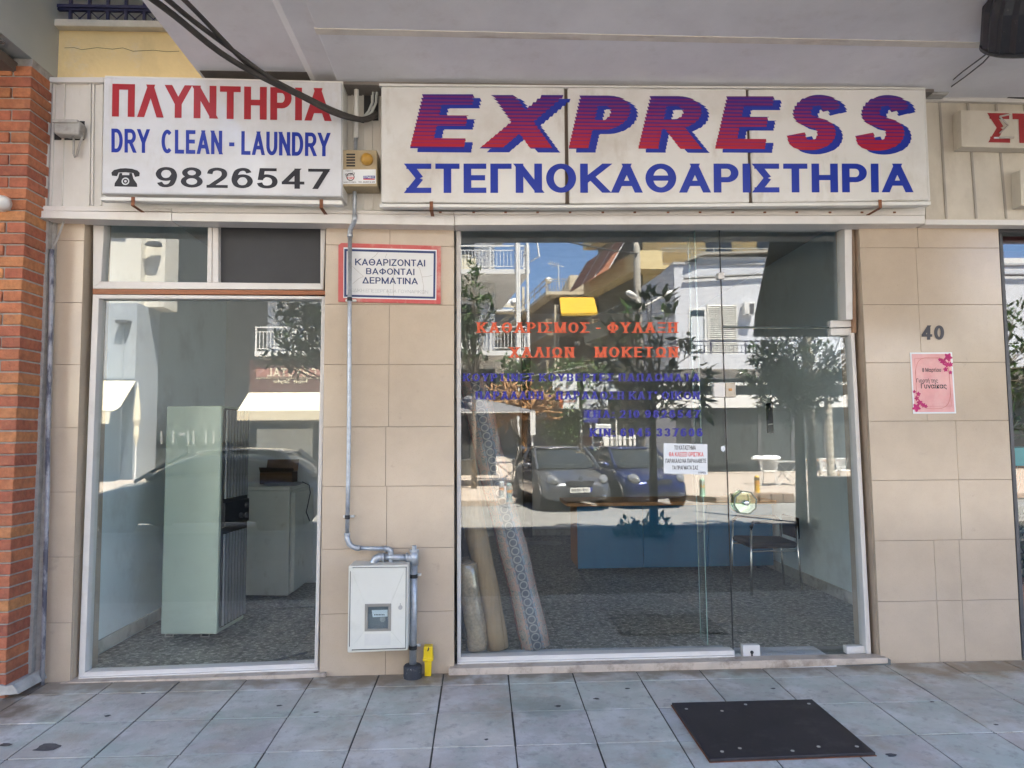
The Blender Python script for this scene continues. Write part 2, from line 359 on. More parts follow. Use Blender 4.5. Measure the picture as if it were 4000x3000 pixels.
def text(mb, s, fn, bold=(0, 0), slab=False, step=.0003):
    """fn(u, v, k): u 0-1 along the line, v 0-1 from baseline to capital height, k height above the surface."""
    polys = []
    if all(ch in GL or ch == ' ' for ch in s):
        t, ty = .12+2*bold[0], .12+2*bold[1]; x = 0; gap = .11+(.09*slab)
        for ch in s:
            if ch == ' ': x += .34; continue
            w, pl = pen(ch, t, ty, slab); polys += [[(a+x, b) for a, b in p] for p in pl]; x += w+gap
    else:
        v, f = glyphs(s)
        for dx, dy in ([(0, 0)] if bold == (0, 0) else [(-1, -1), (1, -1), (1, 1), (-1, 1)]):
            polys += [[((v[i][0]+dx*bold[0]*.7)/CAP, (v[i][1]+dy*bold[1]*.7)/CAP) for i in q] for q in f]
    x0 = min(a for p in polys for a, b in p); x1 = max(a for p in polys for a, b in p)
    for p in polys:                         # every face at a hair's breadth of its own: no two lie in one plane
        n = len(mb.v); e = random.random()*step*3
        mb.v += [fn((a-x0)/(x1-x0), b, e) for a, b in p]; mb.f.append(tuple(range(n, n+len(p))))
def onquad(q, y, mirror=False):             # q: pixel corners TL, TR, BR, BL
    tl, tr, br, bl = q
    def fn(u, v, k):
        bx, by = lerp(bl[0], br[0], u), lerp(bl[1], br[1], u); tx, ty = lerp(tl[0], tr[0], u), lerp(tl[1], tr[1], u)
        a, b = lerp(bx, tx, v), lerp(by, ty, v)
        return RP(a, b, y+k) if mirror else P(a, b, y-k)
    return fn
def rect(x0, y0, x1, y1): return [(x0, y0), (x1, y0), (x1, y1), (x0, y1)]

# ================================================================ SETTING: ground
def pav_z(y): return -.012-.028*min(-y, 3.0) if y < 0 else -.012
base = MB()
base.poly([(-60, -.0, -.0165), (60, -.0, -.0165), (60, -3.0, -.1005), (-60, -3.0, -.1005)])
base.poly([(-60, -3.0, -.1005), (60, -3.0, -.1005), (60, -7.6, -.1005), (-60, -7.6, -.1005)])
base.poly([(-60, -7.6, -.1005), (60, -7.6, -.1005), (60, -7.6, -.35), (-60, -7.6, -.35)])
structure(base.build('pavement_bed', mat('joint_dirt', (.075, .07, .06), .95, .3, 20)))
g0 = G(1727, 2681, -.03); pj = G(1100, 2703, -.03)
TS = .41
pv = MB(); pv2 = MB()
for i in range(-24, 27):
    x = g0.x+i*TS
    for j in range(-1, 18):
        y1 = pj.y+.012-j*TS; y0 = y1-TS
        if y0 < -7.5: continue
        if y1 > -.005: y1 = -.005
        if y1-y0 < .03: continue
        g = .0035; dz = random.uniform(-.0015, .0015)
        za, zb = pav_z(y0)+dz, pav_z(y1)+dz
        jx = random.uniform(-.0015, .0015)
        gx, gy = .0044, .0052; a = [(x+gx+jx, y0+gy, za), (x+TS-gx+jx, y0+gy, za), (x+TS-gx+jx, y1-gy, zb), (x+gx+jx, y1-gy, zb)]
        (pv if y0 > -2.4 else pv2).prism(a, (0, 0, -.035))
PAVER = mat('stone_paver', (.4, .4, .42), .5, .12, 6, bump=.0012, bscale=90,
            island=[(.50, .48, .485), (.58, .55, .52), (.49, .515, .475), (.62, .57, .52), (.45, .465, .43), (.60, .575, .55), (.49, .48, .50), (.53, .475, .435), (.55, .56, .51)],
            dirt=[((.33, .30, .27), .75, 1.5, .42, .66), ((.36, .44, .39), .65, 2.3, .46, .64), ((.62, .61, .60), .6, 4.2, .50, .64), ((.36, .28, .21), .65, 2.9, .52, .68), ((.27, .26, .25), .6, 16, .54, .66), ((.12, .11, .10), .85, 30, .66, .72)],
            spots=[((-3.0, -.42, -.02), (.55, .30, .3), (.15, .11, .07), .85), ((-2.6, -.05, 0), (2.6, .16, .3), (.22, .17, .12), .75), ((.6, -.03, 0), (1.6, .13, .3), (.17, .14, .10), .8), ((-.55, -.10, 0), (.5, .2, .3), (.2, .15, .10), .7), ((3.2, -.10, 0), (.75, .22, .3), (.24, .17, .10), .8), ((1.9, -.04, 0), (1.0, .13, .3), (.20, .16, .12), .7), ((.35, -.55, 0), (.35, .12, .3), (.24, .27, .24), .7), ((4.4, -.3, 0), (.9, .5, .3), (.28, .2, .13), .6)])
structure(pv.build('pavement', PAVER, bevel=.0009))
structure(pv2.build('outer_pavement', mat('darkened_paver', (.1, .1, .1), .6, .2, 6, island=[(.085, .085, .085), (.105, .10, .095), (.075, .075, .08), (.12, .115, .105)], dirt=[((.05, .045, .04), .6, 2, .45, .65)]), bevel=.003))  # outer slabs coloured darker to cut their pale veil in the shop glass
kb = MB()
for i in range(-30, 31): kb.box(i*1.0+.004, i*1.0+.996, -7.8, -7.61, -.4, -.10)
structure(kb.build('kerb', mat('kerb_concrete', (.33, .32, .30), .85, .2, 9, bump=.002), bevel=.012))
rd = MB().poly([(-90, -140, -.21), (90, -140, -.21), (90, -7.8, -.21), (-90, -7.8, -.21)])
structure(rd.build('road', mat('asphalt', (.24, .235, .22), .9, .2, 2.5, bump=.004, bscale=160, dirt=[((.10, .10, .10), .6, .8, .5, .75)])))
def sheet(name, pts, z, m, h=.14): return structure(MB().prism([(a, b, z) for a, b in pts], (0, 0, -h)).build(name, m, bevel=.01))
PLAZA = mat('pale_plaza_paving', (.42, .36, .30), .8, .18, 3, dirt=[((.26, .2, .17), .5, 1.5, .5, .75)])
sheet('far_pavement', [(-45, -12.9), (.2, -12.9), (1.0, -13.6), (1.9, -15), (1.9, -60), (-45, -60)], -.07, PLAZA)
sheet('far_pavement', [(5.9, -12.9), (45, -12.9), (45, -40), (5.2, -60), (5.2, -14)], -.06, PLAZA)

# stains on the paving near the shop
st = MB()
def blot(px, py, rx, ry):
    c = G(px, py, 0); c.z = pav_z(c.y)+.004
    c = G(px, py, c.z); k = 22; ph = random.random()*6
    st.poly([(c.x+rx*(1+.25*math.sin(3*t+ph)+.12*math.sin(7*t))*math.cos(t), c.y+ry*(1+.2*math.sin(2*t+ph))*math.sin(t), pav_z(c.y+ry*math.sin(t))+.0035) for t in [2*PI*i/k for i in range(k)]])
for b in [(183, 2920, .055, .05), (420, 2797, .016, .012), (1090, 2757, .016, .012), (560, 2709, .013, .01), (1235, 2783, .016, .01), (2180, 2759, .018, .014), (2330, 2730, .018, .012), (3480, 2951, .024, .02), (3190, 2770, .02, .014), (3640, 2742, .012, .01), (3890, 2832, .012, .01), (2450, 2690, .015, .012), (20, 2910, .03, .02), (1900, 2890, .01, .01), (3020, 2690, .016, .01)]: blot(*b)
tag(st.build('dirt_spots', mat('dark_stain', (.085, .08, .08), .8, .3, 30)), 'dark gum and oil spots scattered on the grey paving slabs', 'stain', kind='stuff')

# ================================================================ SHOP BUILDING
B = thing('shop_building', 'beige tiled shop front with white framed windows under a grey overhang', 'building', (0, 0, 0))
ZS = 3.86                                    # height of the soffit
# --- tiled pillars: separate slabs with fine joints
def tiled(rows, edges, name, vj, back=.3, y=0.0):
    """rows: pixel heights of the joints on the left and right edge, edges: pixel x left/right per row boundary"""
    t = MB(); j = MB()
    for i in range(len(rows)-1):
        (la, ra), (lb, rb) = rows[i], rows[i+1]; (xa0, xa1), (xb0, xb1) = edges[i], edges[i+1]
        cuts = [0]+sorted(vj[i] if isinstance(vj, list) else vj)+[1]
        for a, b in zip(cuts, cuts[1:]):
            q = [(lerp(xa0, xa1, a), lerp(la, ra, a)), (lerp(xa0, xa1, b), lerp(la, ra, b)), (lerp(xb0, xb1, b), lerp(lb, rb, b)), (lerp(xb0, xb1, a), lerp(lb, rb, a))]
            c = [P(*p, y) for p in q]; mid = sum(c, Vector())/4; g = .0012
            c = [p+Vector((g if p.x < mid.x else -g, 0, g if p.z < mid.z else -g)) for p in c]
            dy = random.uniform(0, .0008)
            t.prism([p+Vector((0, dy, 0)) for p in c], (0, .02, 0))
    x0 = min(p.x for p in [P(e[0], r[0], y) for e, r in zip(edges, rows)]); x1 = max(p.x for p in [P(e[1], r[1], y) for e, r in zip(edges, rows)])
    tl, tr, bl, br = P(edges[0][0], rows[0][0], y), P(edges[0][1], rows[0][1], y), P(edges[-1][0], rows[-1][0], y), P(edges[-1][1], rows[-1][1], y)
    o = t.build(name, STONE, B, bevel=.001)
    core = MB().prism([tl+Vector((.004, .012, .4)), tr+Vector((-.004, .012, .4)), br+Vector((-.004, .012, -.1)), bl+Vector((.004, .012, -.1))], (0, back, 0))
    core.build('core', JOINT, o)
    return tl, tr, br, bl
R = [(800, 800), (968, 969), (1190, 1190), (1417, 1415), (1646, 1642), (1877, 1873), (2113, 2106), (2351, 2341), (2606, 2584)]
def ex(xt, xb, r0, r1): return [(lerp(xt[0], xb[0], (r-r0)/(r1-r0)), lerp(xt[1], xb[1], (r-r0)/(r1-r0))) for r in [q[0] for q in R_]]
R_ = R
pr = tiled(R, ex((3351, 3895), (3441, 3993), 800, 2606), 'tiled_pillar', [[.42], [.4], [.4], [.42], [.62], [.62], [.42, .6], [.42, .6]], back=.32)
R_ = [(800, 800), (956, 964), (1188, 1192), (1424, 1425), (1668, 1666), (1900, 1898), (2146, 2138), (2400, 2386), (2652, 2640)]
pm = tiled(R_, ex((1274, 1774), (1247, 1775), 800, 2652), 'tiled_pillar', [[.5], [], [.5], [.5], [.48], [.49], [.49], [.49]], back=.32)
R_ = [(800, 800), (939, 940), (1181, 1182), (1425, 1424), (1671, 1671), (1922, 1922), (2176, 2176), (2434, 2433), (2686, 2680)]
pl = tiled(R_, ex((178, 334), (106, 272), 800, 2686), 'tiled_pillar', [[]]*8, back=.32)
# reveals of the left pilaster and of the right pillar, tiled too
rv = MB()
for (a, b), (c, d) in zip([(331, 860), (318, 1181), (303, 1671), (288, 2176)], [(318, 1181), (303, 1671), (288, 2176), (273, 2678)]):
    p, q = P(a, b), P(c, d)
    rv.prism([(p.x+.001, .021, p.z-.001), (p.x+.001, .20, p.z-.001), (q.x+.001, .20, q.z+.001), (q.x+.001, .021, q.z+.001)], (-.012, 0, 0))
rv.build('tiled_reveal', STONE, B)
rv = MB(); p, q = P(3356, 880), P(3440, 2600)
rv.prism([(p.x-.001, .021, p.z), (p.x-.001, .20, p.z), (q.x-.001, .20, q.z), (q.x-.001, .021, q.z)], (.012, 0, 0))
rv.build('tiled_reveal', mat('brown_reveal', (.42, .33, .25), .45, .2, 5, dirt=[((.30, .12, .05), .8, 3, .52, .7, (1, 1, .3))]), B)

# --- fascia of corrugated white metal with a stepped trim below
f = MB(); fy = -.05
def zat(px, py, y): return P(px, py, y)
f.px([(184, 303), (3614, 352), (3614, 835), (160, 812)], fy, .06)
fo = f.build('fascia', FASC, B)
for xt, xb in [(213, 196), (250, 238), (352, 345), (364, 358), (398, 392)]: MB().px([(xt-4, 316), (xt+4, 316), (xb+4, 802), (xb-4, 802)], fy-.012, fy+.002).build('rib', FASC, fo)
for xt, xb in [(1376, 1370), (1418, 1416), (1452, 1452)]: MB().px([(xt-3, 335), (xt+3, 335), (xb+3, 815), (xb-3, 815)], fy-.012, fy+.002).build('rib', FASC, fo)
tr = MB()
tr.px([(184, 301), (406, 301), (406, 322), (184, 320)], fy-.03, fy+.003)
tr.px([(1340, 320), (1482, 326), (1482, 342), (1340, 338)], fy-.025, fy+.003)
tr.px([(184, 302), (197, 302), (176, 812), (160, 812)], fy-.028, fy+.003)
tr.px([(160, 803), (670, 817), (670, 826), (160, 823)], fy-.045, fy+.01)
tr.px([(672, 813), (1770, 826), (1770, 838), (672, 829)], fy-.045, fy+.01)
tr.px([(1772, 826), (3614, 824), (3614, 842), (1772, 838)], fy-.045, fy+.01)
tr.build('fascia_trim', WHITE, fo, bevel=.002)
tr = MB()
tr.px([(157, 823), (669, 830), (669, 863), (157, 851)], -.115, .02)
tr.px([(671, 831), (1774, 839), (1774, 880), (671, 862)], -.115, .02)
tr.px([(1776, 839), (3613, 843), (3613, 873), (1776, 879)], -.115, .02)
tr.build('fascia_edge', WHITE, fo, bevel=.002)
for i, x in enumerate([1715, 1845, 1970, 2095, 2222, 2350, 2475, 2605, 2730, 2858, 2983, 3108, 3238, 3363, 3490]): MB().px(rect(x, 826, x+10, 832), fy-.05, fy-.04).build('fixing_hole', RUST, fo)

# --- overhang above: soffit with a step, drip strip, side and the storeys over it
XL = P(815, 300, 0).x
ov = MB().box(XL, 9.5, -3.42, 0.5, ZS, 4.25); ov.build('overhang', SOFF, B)
b1 = P(1013, 0, -1.6); xa, xb = P(1215, 310, -.05).x, P(1335, 310, -.05).x
st_ = MB().prism([(xb, -3.3, ZS+.002), (xb+.0, -3.3, ZS-.06), (9.4, -3.3, ZS-.06), (9.4, -3.3, ZS+.002)], (0, 3.29, 0))
st_.build('soffit_panel', SOFF, B, bevel=.006)
st2 = MB().prism([(xa, -3.3, ZS+.002), (xa+.05, -3.3, ZS-.022), (xb-.01, -3.3, ZS-.022), (xb-.005, -3.3, ZS+.002)], (0, 3.29, 0))
st2.build('beam', SOFF, B, bevel=.004)
zs = ZS-.06; s0 = G(1232, 121, zs); s1 = G(3840, 176, zs)
dm = MB().prism([(s0.x, s0.y-.03, zs-.003), (s1.x, s1.y-.03, zs-.003), (s1.x, s1.y+.03, zs-.003), (s0.x, s0.y+.03, zs-.003)], (0, 0, .006))
dm.build('drip_strip', STRIP, B)
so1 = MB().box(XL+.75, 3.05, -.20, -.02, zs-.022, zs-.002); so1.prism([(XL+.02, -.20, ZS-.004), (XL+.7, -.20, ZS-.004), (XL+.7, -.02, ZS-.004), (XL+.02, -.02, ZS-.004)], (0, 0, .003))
so1.build('dark_soffit_strip', SOFFD, B)  # dark band along the back of the soffit, over the signs
up = MB().box(XL, 9.5, -2.2, 9, 4.252, 12.0); up.box(XL, 9.5, -3.4, -2.2, 7.2, 7.4); up.box(XL, 9.5, -3.4, -2.2, 10.2, 10.4)
up.box(XL+.001, 9.499, -3.42, -3.30, 4.251, 5.1); up.box(XL+.001, 9.499, -3.41, -3.30, 7.401, 8.3); up.box(XL+.001, 9.499, -3.41, -3.3, 10.401, 12.0)
up.build('upper_storey', mat('cream_render', (.6, .55, .46), .8, .1, 2), B)
# --- the yellow wall and its railing in the gap
yw = MB(); zt = P(600, 125, .02).z
yw.box(-3.1, XL+.6, .02, .3, 3.3, zt); yw.build('yellow_wall', YELL, B)
MB().box(XL-1.1, XL-.002, 2.2, 2.5, 3.5, 12.3).box(XL-1.0, XL-.003, -3.38, -3.2, 8.6, 12.2).build('well_wall_and_sun_screen', mat('white_well_and_screen', (.82, .82, .80), .8), B)  # well wall, plus an unseen front screen added to stop a sun streak
yl = MB().box(-3.1, XL+.3, -.035, .32, zt+.002, zt+.05); yl.build('ledge', mat('cream_ledge', (.6, .55, .45), .7, .2, 6), B, bevel=.006)
cr = MB()
pts = [P(x, y, .0185) for x, y in [(252, 187), (290, 186), (320, 194), (380, 186), (440, 192), (480, 187), (520, 200), (560, 198), (600, 196), (650, 202), (700, 200)]]
cr.tube(pts, .0016, 5); cr.build('crack', mat('crack_dark', (.16, .11, .06), .9), B)
rl = MB(); zr = zt+.06
za_, zb_, zc_ = P(500, 106, 0).z, P(500, 43, 0).z, P(500, 33, 0).z
rl.box(-2.82, -1.4, -.012, .012, za_-.008, za_+.012); rl.box(-2.82, -1.4, -.012, .012, zb_-.006, zb_+.006); rl.box(-2.82, -1.4, -.02, .02, zc_-.008, zc_+.012)
xs = [P(x, 80, 0).x for x in (275, 348, 421, 492, 564, 636)]
for x in xs: rl.box(x-.009, x+.009, -.009, .009, zt+.04, zt+1.0)
rl.box(-2.82, -1.4, -.02, .02, zt+1.0, zt+1.03)
for a, b in zip(xs, xs[1:]):
    rl.tube([(a, 0, za_), (b, 0, zb_)], .004, 5); rl.tube([(a, .005, zb_), (b, .005, za_)], .004, 5)
rl.build('balcony_railing', IRON, B)

# ================================================================ SHOP WINDOWS (parts of the building)
def frame_px(mb, outer, inner, y0, y1):     # four mitred bars from two pixel quads (TL, TR, BR, BL)
    for i in range(4):
        j = (i+1) % 4
        a, b, c, d = [P(*p, y0) for p in (outer[i], outer[j], inner[j], inner[i])]
        mb.prism([a, b, c, d], (0, y1-y0, 0))
FY = .055
# left window: two-pane fanlight, wood strip, big pane
lw = MB()
frame_px(lw, [(364, 848), (1273, 868), (1263, 1131), (362, 1128)], [(407, 864), (1252, 884), (1251, 1107), (395, 1099)], FY, .14)
lw.px([(812, 870), (828, 870), (826, 1103), (808, 1102)], FY-.006, .139); lw.px([(830, 870), (853, 871), (853, 1103), (829, 1103)], FY-.002, .139)
frame_px(lw, [(362, 1150), (1273, 1157), (1241, 2626), (305, 2664)], [(386, 1166), (1256, 1168), (1228, 2591), (331, 2627)], FY, .14)
lo_ = lw.build('window_frame', WHITE, B, bevel=.003)
s = MB().px([(305, 2648), (1243, 2611), (1243, 2628), (305, 2666)], FY-.02, FY+.002); s.build('bottom_rail', WHITE, lo_, bevel=.002)
s = MB().px([(362, 1129), (1270, 1135), (1270, 1151), (362, 1148)], FY-.004, .12); s.build('wood_strip', WOOD, lo_)
g = MB().px([(400, 860), (820, 860), (818, 1110), (392, 1110)], YG, YG+.006); g.build('glass_pane', GLASS, lo_)
g = MB().px([(845, 860), (1258, 868), (1258, 1118), (842, 1112)], YG, YG+.02); g.build('dark_board', DARK, lo_)
g = MB().px([(380, 1160), (1262, 1160), (1234, 2600), (325, 2634)], YG+.0005, YG+.0065); g.build('glass_pane', GLASS, lo_)
# right window and door
rw = MB()
rw.px([(1782, 876), (3330, 876), (3330, 893), (1782, 890)], FY, .14)
rw.px([(1782, 885), (1800, 885), (1800, 2610), (1786, 2610)], FY, .14)
rw.px([(1786, 2568), (2869, 2541), (2870, 2560), (1786, 2588)], FY, .14)
rw.px([(3299, 880), (3328, 880), (3331, 1248), (3305, 1248)], FY-.03, .14)
rw.px([(3324, 1300), (3338, 1300), (3404, 2555), (3385, 2555)], FY, .14)
ro_ = rw.build('window_frame', WHITE, B, bevel=.003)
s = MB().px([(1786, 2589), (2871, 2561), (2871, 2581), (1786, 2609)], FY-.02, .135); s.build('bottom_rail', WHITE, ro_, bevel=.002)
rs = MB().px([(3328, 880), (3338, 880), (3345, 1300), (3333, 1300)], FY, .1); rs.build('rusty_jamb', mat('rusty_jamb_paint', (.33, .24, .17), .6, .25, 6, dirt=[((.38, .14, .04), .8, 4, .45, .65, (1, 1, .3))]), ro_)
gp = MB().px([(1794, 884), (2809, 884), (2865, 2560), (1794, 2585)], YG, YG+.008); gpo = gp.build('glass_pane', GLASS, ro_)
gt = MB().px([(2812, 884), (3305, 884), (3318, 1274), (2821, 1274)], YG, YG+.008); gt.build('transom_pane', GLASS, ro_)
ed = MB().px([(2809, 900), (2812, 900), (2867, 2560), (2864, 2560)], YG-.002, YG+.009)
ed.build('glass_joint', mat('black_silicone', (.02, .022, .022), .5), ro_)
fin = MB(); a, b = P(2712, 900, YG+.009), P(2764, 2520, YG+.009)
xf = (a.x+b.x)/2
fin.prism([(a.x, YG+.012, a.z), (b.x, YG+.012, b.z), (b.x, YG+.16, b.z), (a.x, YG+.16, a.z)], (.01, 0, 0))
fin.build('glass_fin', GLASS2, ro_)
fe = MB(); fe.prism([(a.x, YG+.161, a.z), (b.x, YG+.161, b.z), (b.x+.006, YG+.161, b.z), (a.x+.006, YG+.161, a.z)], (0, .003, 0))
fe.prism([(a.x-.001, YG+.0095, a.z), (b.x-.001, YG+.0095, b.z), (b.x+.004, YG+.0095, b.z), (a.x+.004, YG+.0095, a.z)], (0, .002, 0))
fe.build('fin_edge', GEDGE, ro_)
# door
dr = MB().px([(2823, 1283), (3322, 1283), (3386, 2545), (2867, 2560)], YG, YG+.01); dro = dr.build('glass_door', GLASS, B)
e = MB().px([(2821, 1276), (3320, 1276), (3320, 1282), (2821, 1282)], YG-.001, YG+.011); e.build('door_edge', mat('dark_glass_edge', (.03, .05, .05), .3), dro)
def fitting(name, pts, y0=YG-.022, y1=YG+.03, m=WHITE): return MB().px(pts, y0, y1).build(name, m, dro, bevel=.004)
fitting('hinge', [(3244, 1252), (3325, 1252), (3326, 1277), (3245, 1280)]); fitting('hinge', [(3245, 1283), (3326, 1281), (3327, 1310), (3246, 1310)])
fitting('hinge', [(3306, 2526), (3388, 2524), (3390, 2553), (3309, 2556)])
fitting('lock', [(2788, 1494), (2833, 1495), (2833, 1552), (2790, 1551)])
lk = fitting('lock', [(2835, 1495), (2874, 1495), (2875, 1552), (2835, 1552)], m=mat('tarnished_steel', (.45, .40, .33), .4, .15, 20, metal=.3))
c = P(2853, 1522, YG-.024); MB().box(c.x-.012, c.x+.012, c.y-.006, c.y+.003, c.z-.009, c.z+.009).build('keyhole', mat('brass', (.45, .25, .12), .35, .2, metal=.7), lk, bevel=.003)
lk = fitting('lock', [(2902, 2521), (2969, 2520), (2971, 2570), (2904, 2572)])
c = P(2937, 2548, YG-.024); MB().lathe([(.006, -.004), (.011, -.004), (.011, .004)], (c.x, c.y, c.z), 'Y', 16).box(c.x-.005, c.x+.005, c.y-.003, c.y+.003, c.z-.03, c.z).build('keyhole', BLACKM, lk)
fitting('clip', [(2805, 1065), (2830, 1064), (2831, 1089), (2806, 1089)])
# octagonal glass pull: two discs on a steel stud
hc = P(2917, 1965, YG-.05); rr = .083
for dy, tl in ((-.03, .26), (.085, .1)):
    c = Vector((hc.x, YG+dy, hc.z)); ring = [(c.x+rr*math.cos(tl+i*PI/4), c.y, c.z+rr*math.sin(tl+i*PI/4)) for i in range(8)]
    rin = [(c.x+rr*.9*math.cos(tl+i*PI/4), c.y, c.z+rr*.9*math.sin(tl+i*PI/4)) for i in range(8)]
    MB().prism(rin, (0, .01, 0)).build('handle_disc', glassmat('handle_glass%d' % (dy > 0), .09, (.80, .92, .84)), dro)
    eb = MB()
    for i in range(8): eb.prism([ring[i], ring[(i+1) % 8], rin[(i+1) % 8], rin[i]], (0, .011, 0))
    eb.build('disc_edge', mat('dark_green_edge', (.07, .12, .11), .15), dro)
MB().lathe([(.010, -.055), (.018, -.05), (.018, -.036), (.009, -.03), (.009, .1)], (hc.x, YG, hc.z), 'Y', 16).build('handle_stud', STEEL, dro, smooth=True)
# sills and threshold
sl = MB(); a0, a1 = P(232, 2680, -.03), P(1272, 2644, -.03)
sl.px([(232, 2668), (1272, 2630), (1272, 2646), (232, 2684)], -.035, .2); sl.build('sill', SILL, B, bevel=.004)
sl = MB(); sl.px([(1752, 2612), (2868, 2583), (3080, 2577), (3470, 2570), (3470, 2592), (3000, 2612), (1752, 2642)], -.05, .05)
sl.build('sill', SILL, B, bevel=.006)
zt_ = P(3050, 2572, .04).z
MB().box(P(2872, 2560, .05).x, P(3240, 2560, .05).x, -.045, .28, -.03, zt_+.006).build('threshold', MARBLE, B, bevel=.004)
MB().box(P(3242, 2560, .05).x, P(3450, 2560, .05).x, -.04, .28, -.03, zt_+.002).build('threshold', mat('dark_slate_threshold', (.13, .14, .14), .3, .2), B, bevel=.003)
MB().box(P(1800, 2560, .05).x, P(2870, 2560, .05).x, .06, .3, -.2, .035).build('window_base', MARBLE, B)
MB().box(P(306, 2640, .05).x, P(1246, 2640, .05).x, .06, .24, -.2, -.005).build('window_base', MARBLE, B)

# --- vinyl lettering on the big pane (parts of that pane)
def vinyl(name, lines, m, parent, y, slab=True, bold=(.058, .005), shrink=None):
    for s, x0, y0, x1, y1 in lines:
        mb = MB(); text(mb, s, onquad(rect(x0, y0, x1, y1), y), bold, slab); mb.build(name, m, parent, recalc=False)
GY = YG-.0012
vinyl('lettering', [('ΚΑΘΑΡΙΣΜΟΣ - ΦΥΛΑΞΗ', 1859, 1259, 2651, 1300), ('ΧΑΛΙΩΝ', 1986, 1356, 2247, 1397), ('ΜΟΚΕΤΩΝ', 2319, 1355, 2653, 1396)], VRED, ro_, GY)
vinyl('lettering', [('ΚΟΥΡΤΙΝΕΣ ΚΟΥΒΕΡΤΕΣ ΠΑΠΛΩΜΑΤΑ', 1805, 1459, 2737, 1489), ("ΠΑΡΑΛΑΒΗ - ΠΑΡΑΔΟΣΗ ΚΑΤ' ΟΙΚΟΝ", 1854, 1529, 2737, 1560),
                    ('ΤΗΛ: 210 9826547', 2285, 1602, 2738, 1632), ('ΚΙΝ: 6945 337606', 2300, 1673, 2745, 1705)], VBLUE, ro_, GY)

# ================================================================ INTERIOR
IZ = 0.0
MB().box(-2.75, -.9, .25, 3.2, IZ-.3, IZ)
fl = MB()
for i in range(-4, 6):
    for j in range(0, 9):
        x, y = i*.8+.26, .22+j*.8
        if x < -2.8 or x > 3.3: continue
        fl.prism([(x+.002, y+.002, IZ), (x+.798, y+.002, IZ), (x+.798, y+.798, IZ), (x+.002, y+.798, IZ)], (0, 0, -.02))
fl.box(-2.8, 3.4, .19, 7.3, -.1, -.012)
TERR = mat('dark_terrazzo', (.22, .205, .175), .4, .3, 60, dirt=[((.60, .565, .49), .95, 30, .52, .58), ((.065, .06, .05), .9, 23, .51, .58), ((.10, .10, .09), .5, 1.6, .48, .75)])
structure(fl.build('shop_floor', TERR))
iw = thing('interior_wall', 'pale blue inside walls and ceiling seen through the shop glass', 'wall', (0, 3, 0)); iw['kind'] = 'structure'
MB().box(-2.85, -2.70, .20, 2.9, -.05, 3.4).build('side_wall', IWALL, iw)
MB().box(-2.70, -2.685, .21, 2.9, 0, .09).build('skirting', mat('dirty_skirting', (.45, .44, .40), .7, .2, 8, dirt=[((.16, .14, .11), .7, 9, .5, .7)]), iw)
MB().box(-2.85, -1.30, 2.901, 3.0, -.05, 3.4).build('back_wall', IWALLG, iw)
MB().box(-1.30, -1.2, 2.9, 6.3, -.05, 3.4).build('side_wall', IWALLG, iw)
MB().box(-1.2, 3.4, 6.2, 6.3, -.05, 3.4).build('back_wall', IWALLG, iw)
MB().box(3.25, 3.4, .20, 6.2, -.05, 3.4).build('side_wall', IWALL, iw)
MB().box(3.235, 3.25, .6, 6.19, 0, .10).build('skirting', mat('dirty_skirting', None), iw)
MB().box(2.98, 3.249, .26, .62, -.05, 3.4).build('wall_pier', IWALL, iw)
MB().box(-2.85, 3.4, .22, 6.3, 3.402, 3.5).build('ceiling', mat('dim_ceiling', (.5, .5, .48), .8), iw)
MB().box(.62, .75, 6.0, 6.199, 0, 3.4).build('wall_pier', mat('dark_brown_post', (.05, .04, .035), .6), iw)
MB().box(-1.10, 3.24, 6.17, 6.199, .0, .09).build('skirting', mat('dirty_skirting', None), iw)

# boiler cabinet, pale green
fl_, fr_, br_ = G(625, 2484, .05), G(846, 2484, .05), G(953, 2421, .05)
bl_ = fl_+(br_-fr_); zt = P(760, 1586, fl_.y).z
bo = thing('boiler_cabinet', 'tall pale green boiler cabinet with black ribbed side behind the left window', 'boiler', (fl_.x, fl_.y, 0))
PGREEN = mat('pale_green_enamel', (.50, .60, .50), .3, .04, 3, dirt=[((.4, .45, .38), .4, 6, .55, .75)])
def vz(v, z): return Vector((v.x, v.y, z))
mb = MB().prism([vz(fl_, .06), vz(fr_, .06), vz(br_, .06), vz(bl_, .06)], (0, 0, zt-.06)); mb.build('body', PGREEN, bo, bevel=.012)
d = (br_-fr_); n_ = Vector((d.y, -d.x, 0)).normalized()
MB().prism([vz(fr_+d*.06, .1)+n_*.001, vz(br_-d*.01, .1)+n_*.001, vz(br_-d*.01, zt-.02)+n_*.001, vz(fr_+d*.06, zt-.02)+n_*.001], n_*.012).build('side_panel', BLACKM, bo)
for k in range(8):
    t = .10+k*.112
    for z0, z1 in ((.11, P(900, 2090, fr_.y).z), (P(900, 1950, fr_.y).z, zt-.03)):
        MB().prism([vz(fr_+d*t, z0)+n_*.013, vz(fr_+d*(t+.036), z0)+n_*.013, vz(fr_+d*(t+.036), z1)+n_*.013, vz(fr_+d*t, z1)+n_*.013], n_*.014).build('rib', mat('grey_rib', (.24, .26, .27), .4, .1), bo)
zc = P(900, 2013, fr_.y).z
MB().prism([vz(fr_+d*.07, zc-.09)+n_*.014, vz(br_-d*.02, zc-.09)+n_*.014, vz(br_-d*.02, zc+.09)+n_*.014, vz(fr_+d*.07, zc+.09)+n_*.014], n_*.016).build('control_panel', BLACKM, bo, bevel=.004)
for t, dz in ((.83, .04), (.83, -.04), (.62, -.03)):
    c = vz(fr_+d*t, zc+dz)+n_*.03; MB().lathe([(.02, 0), (.02, .02), (.012, .025)], c, 'X', 14).build('control_knob', DGREY, bo)
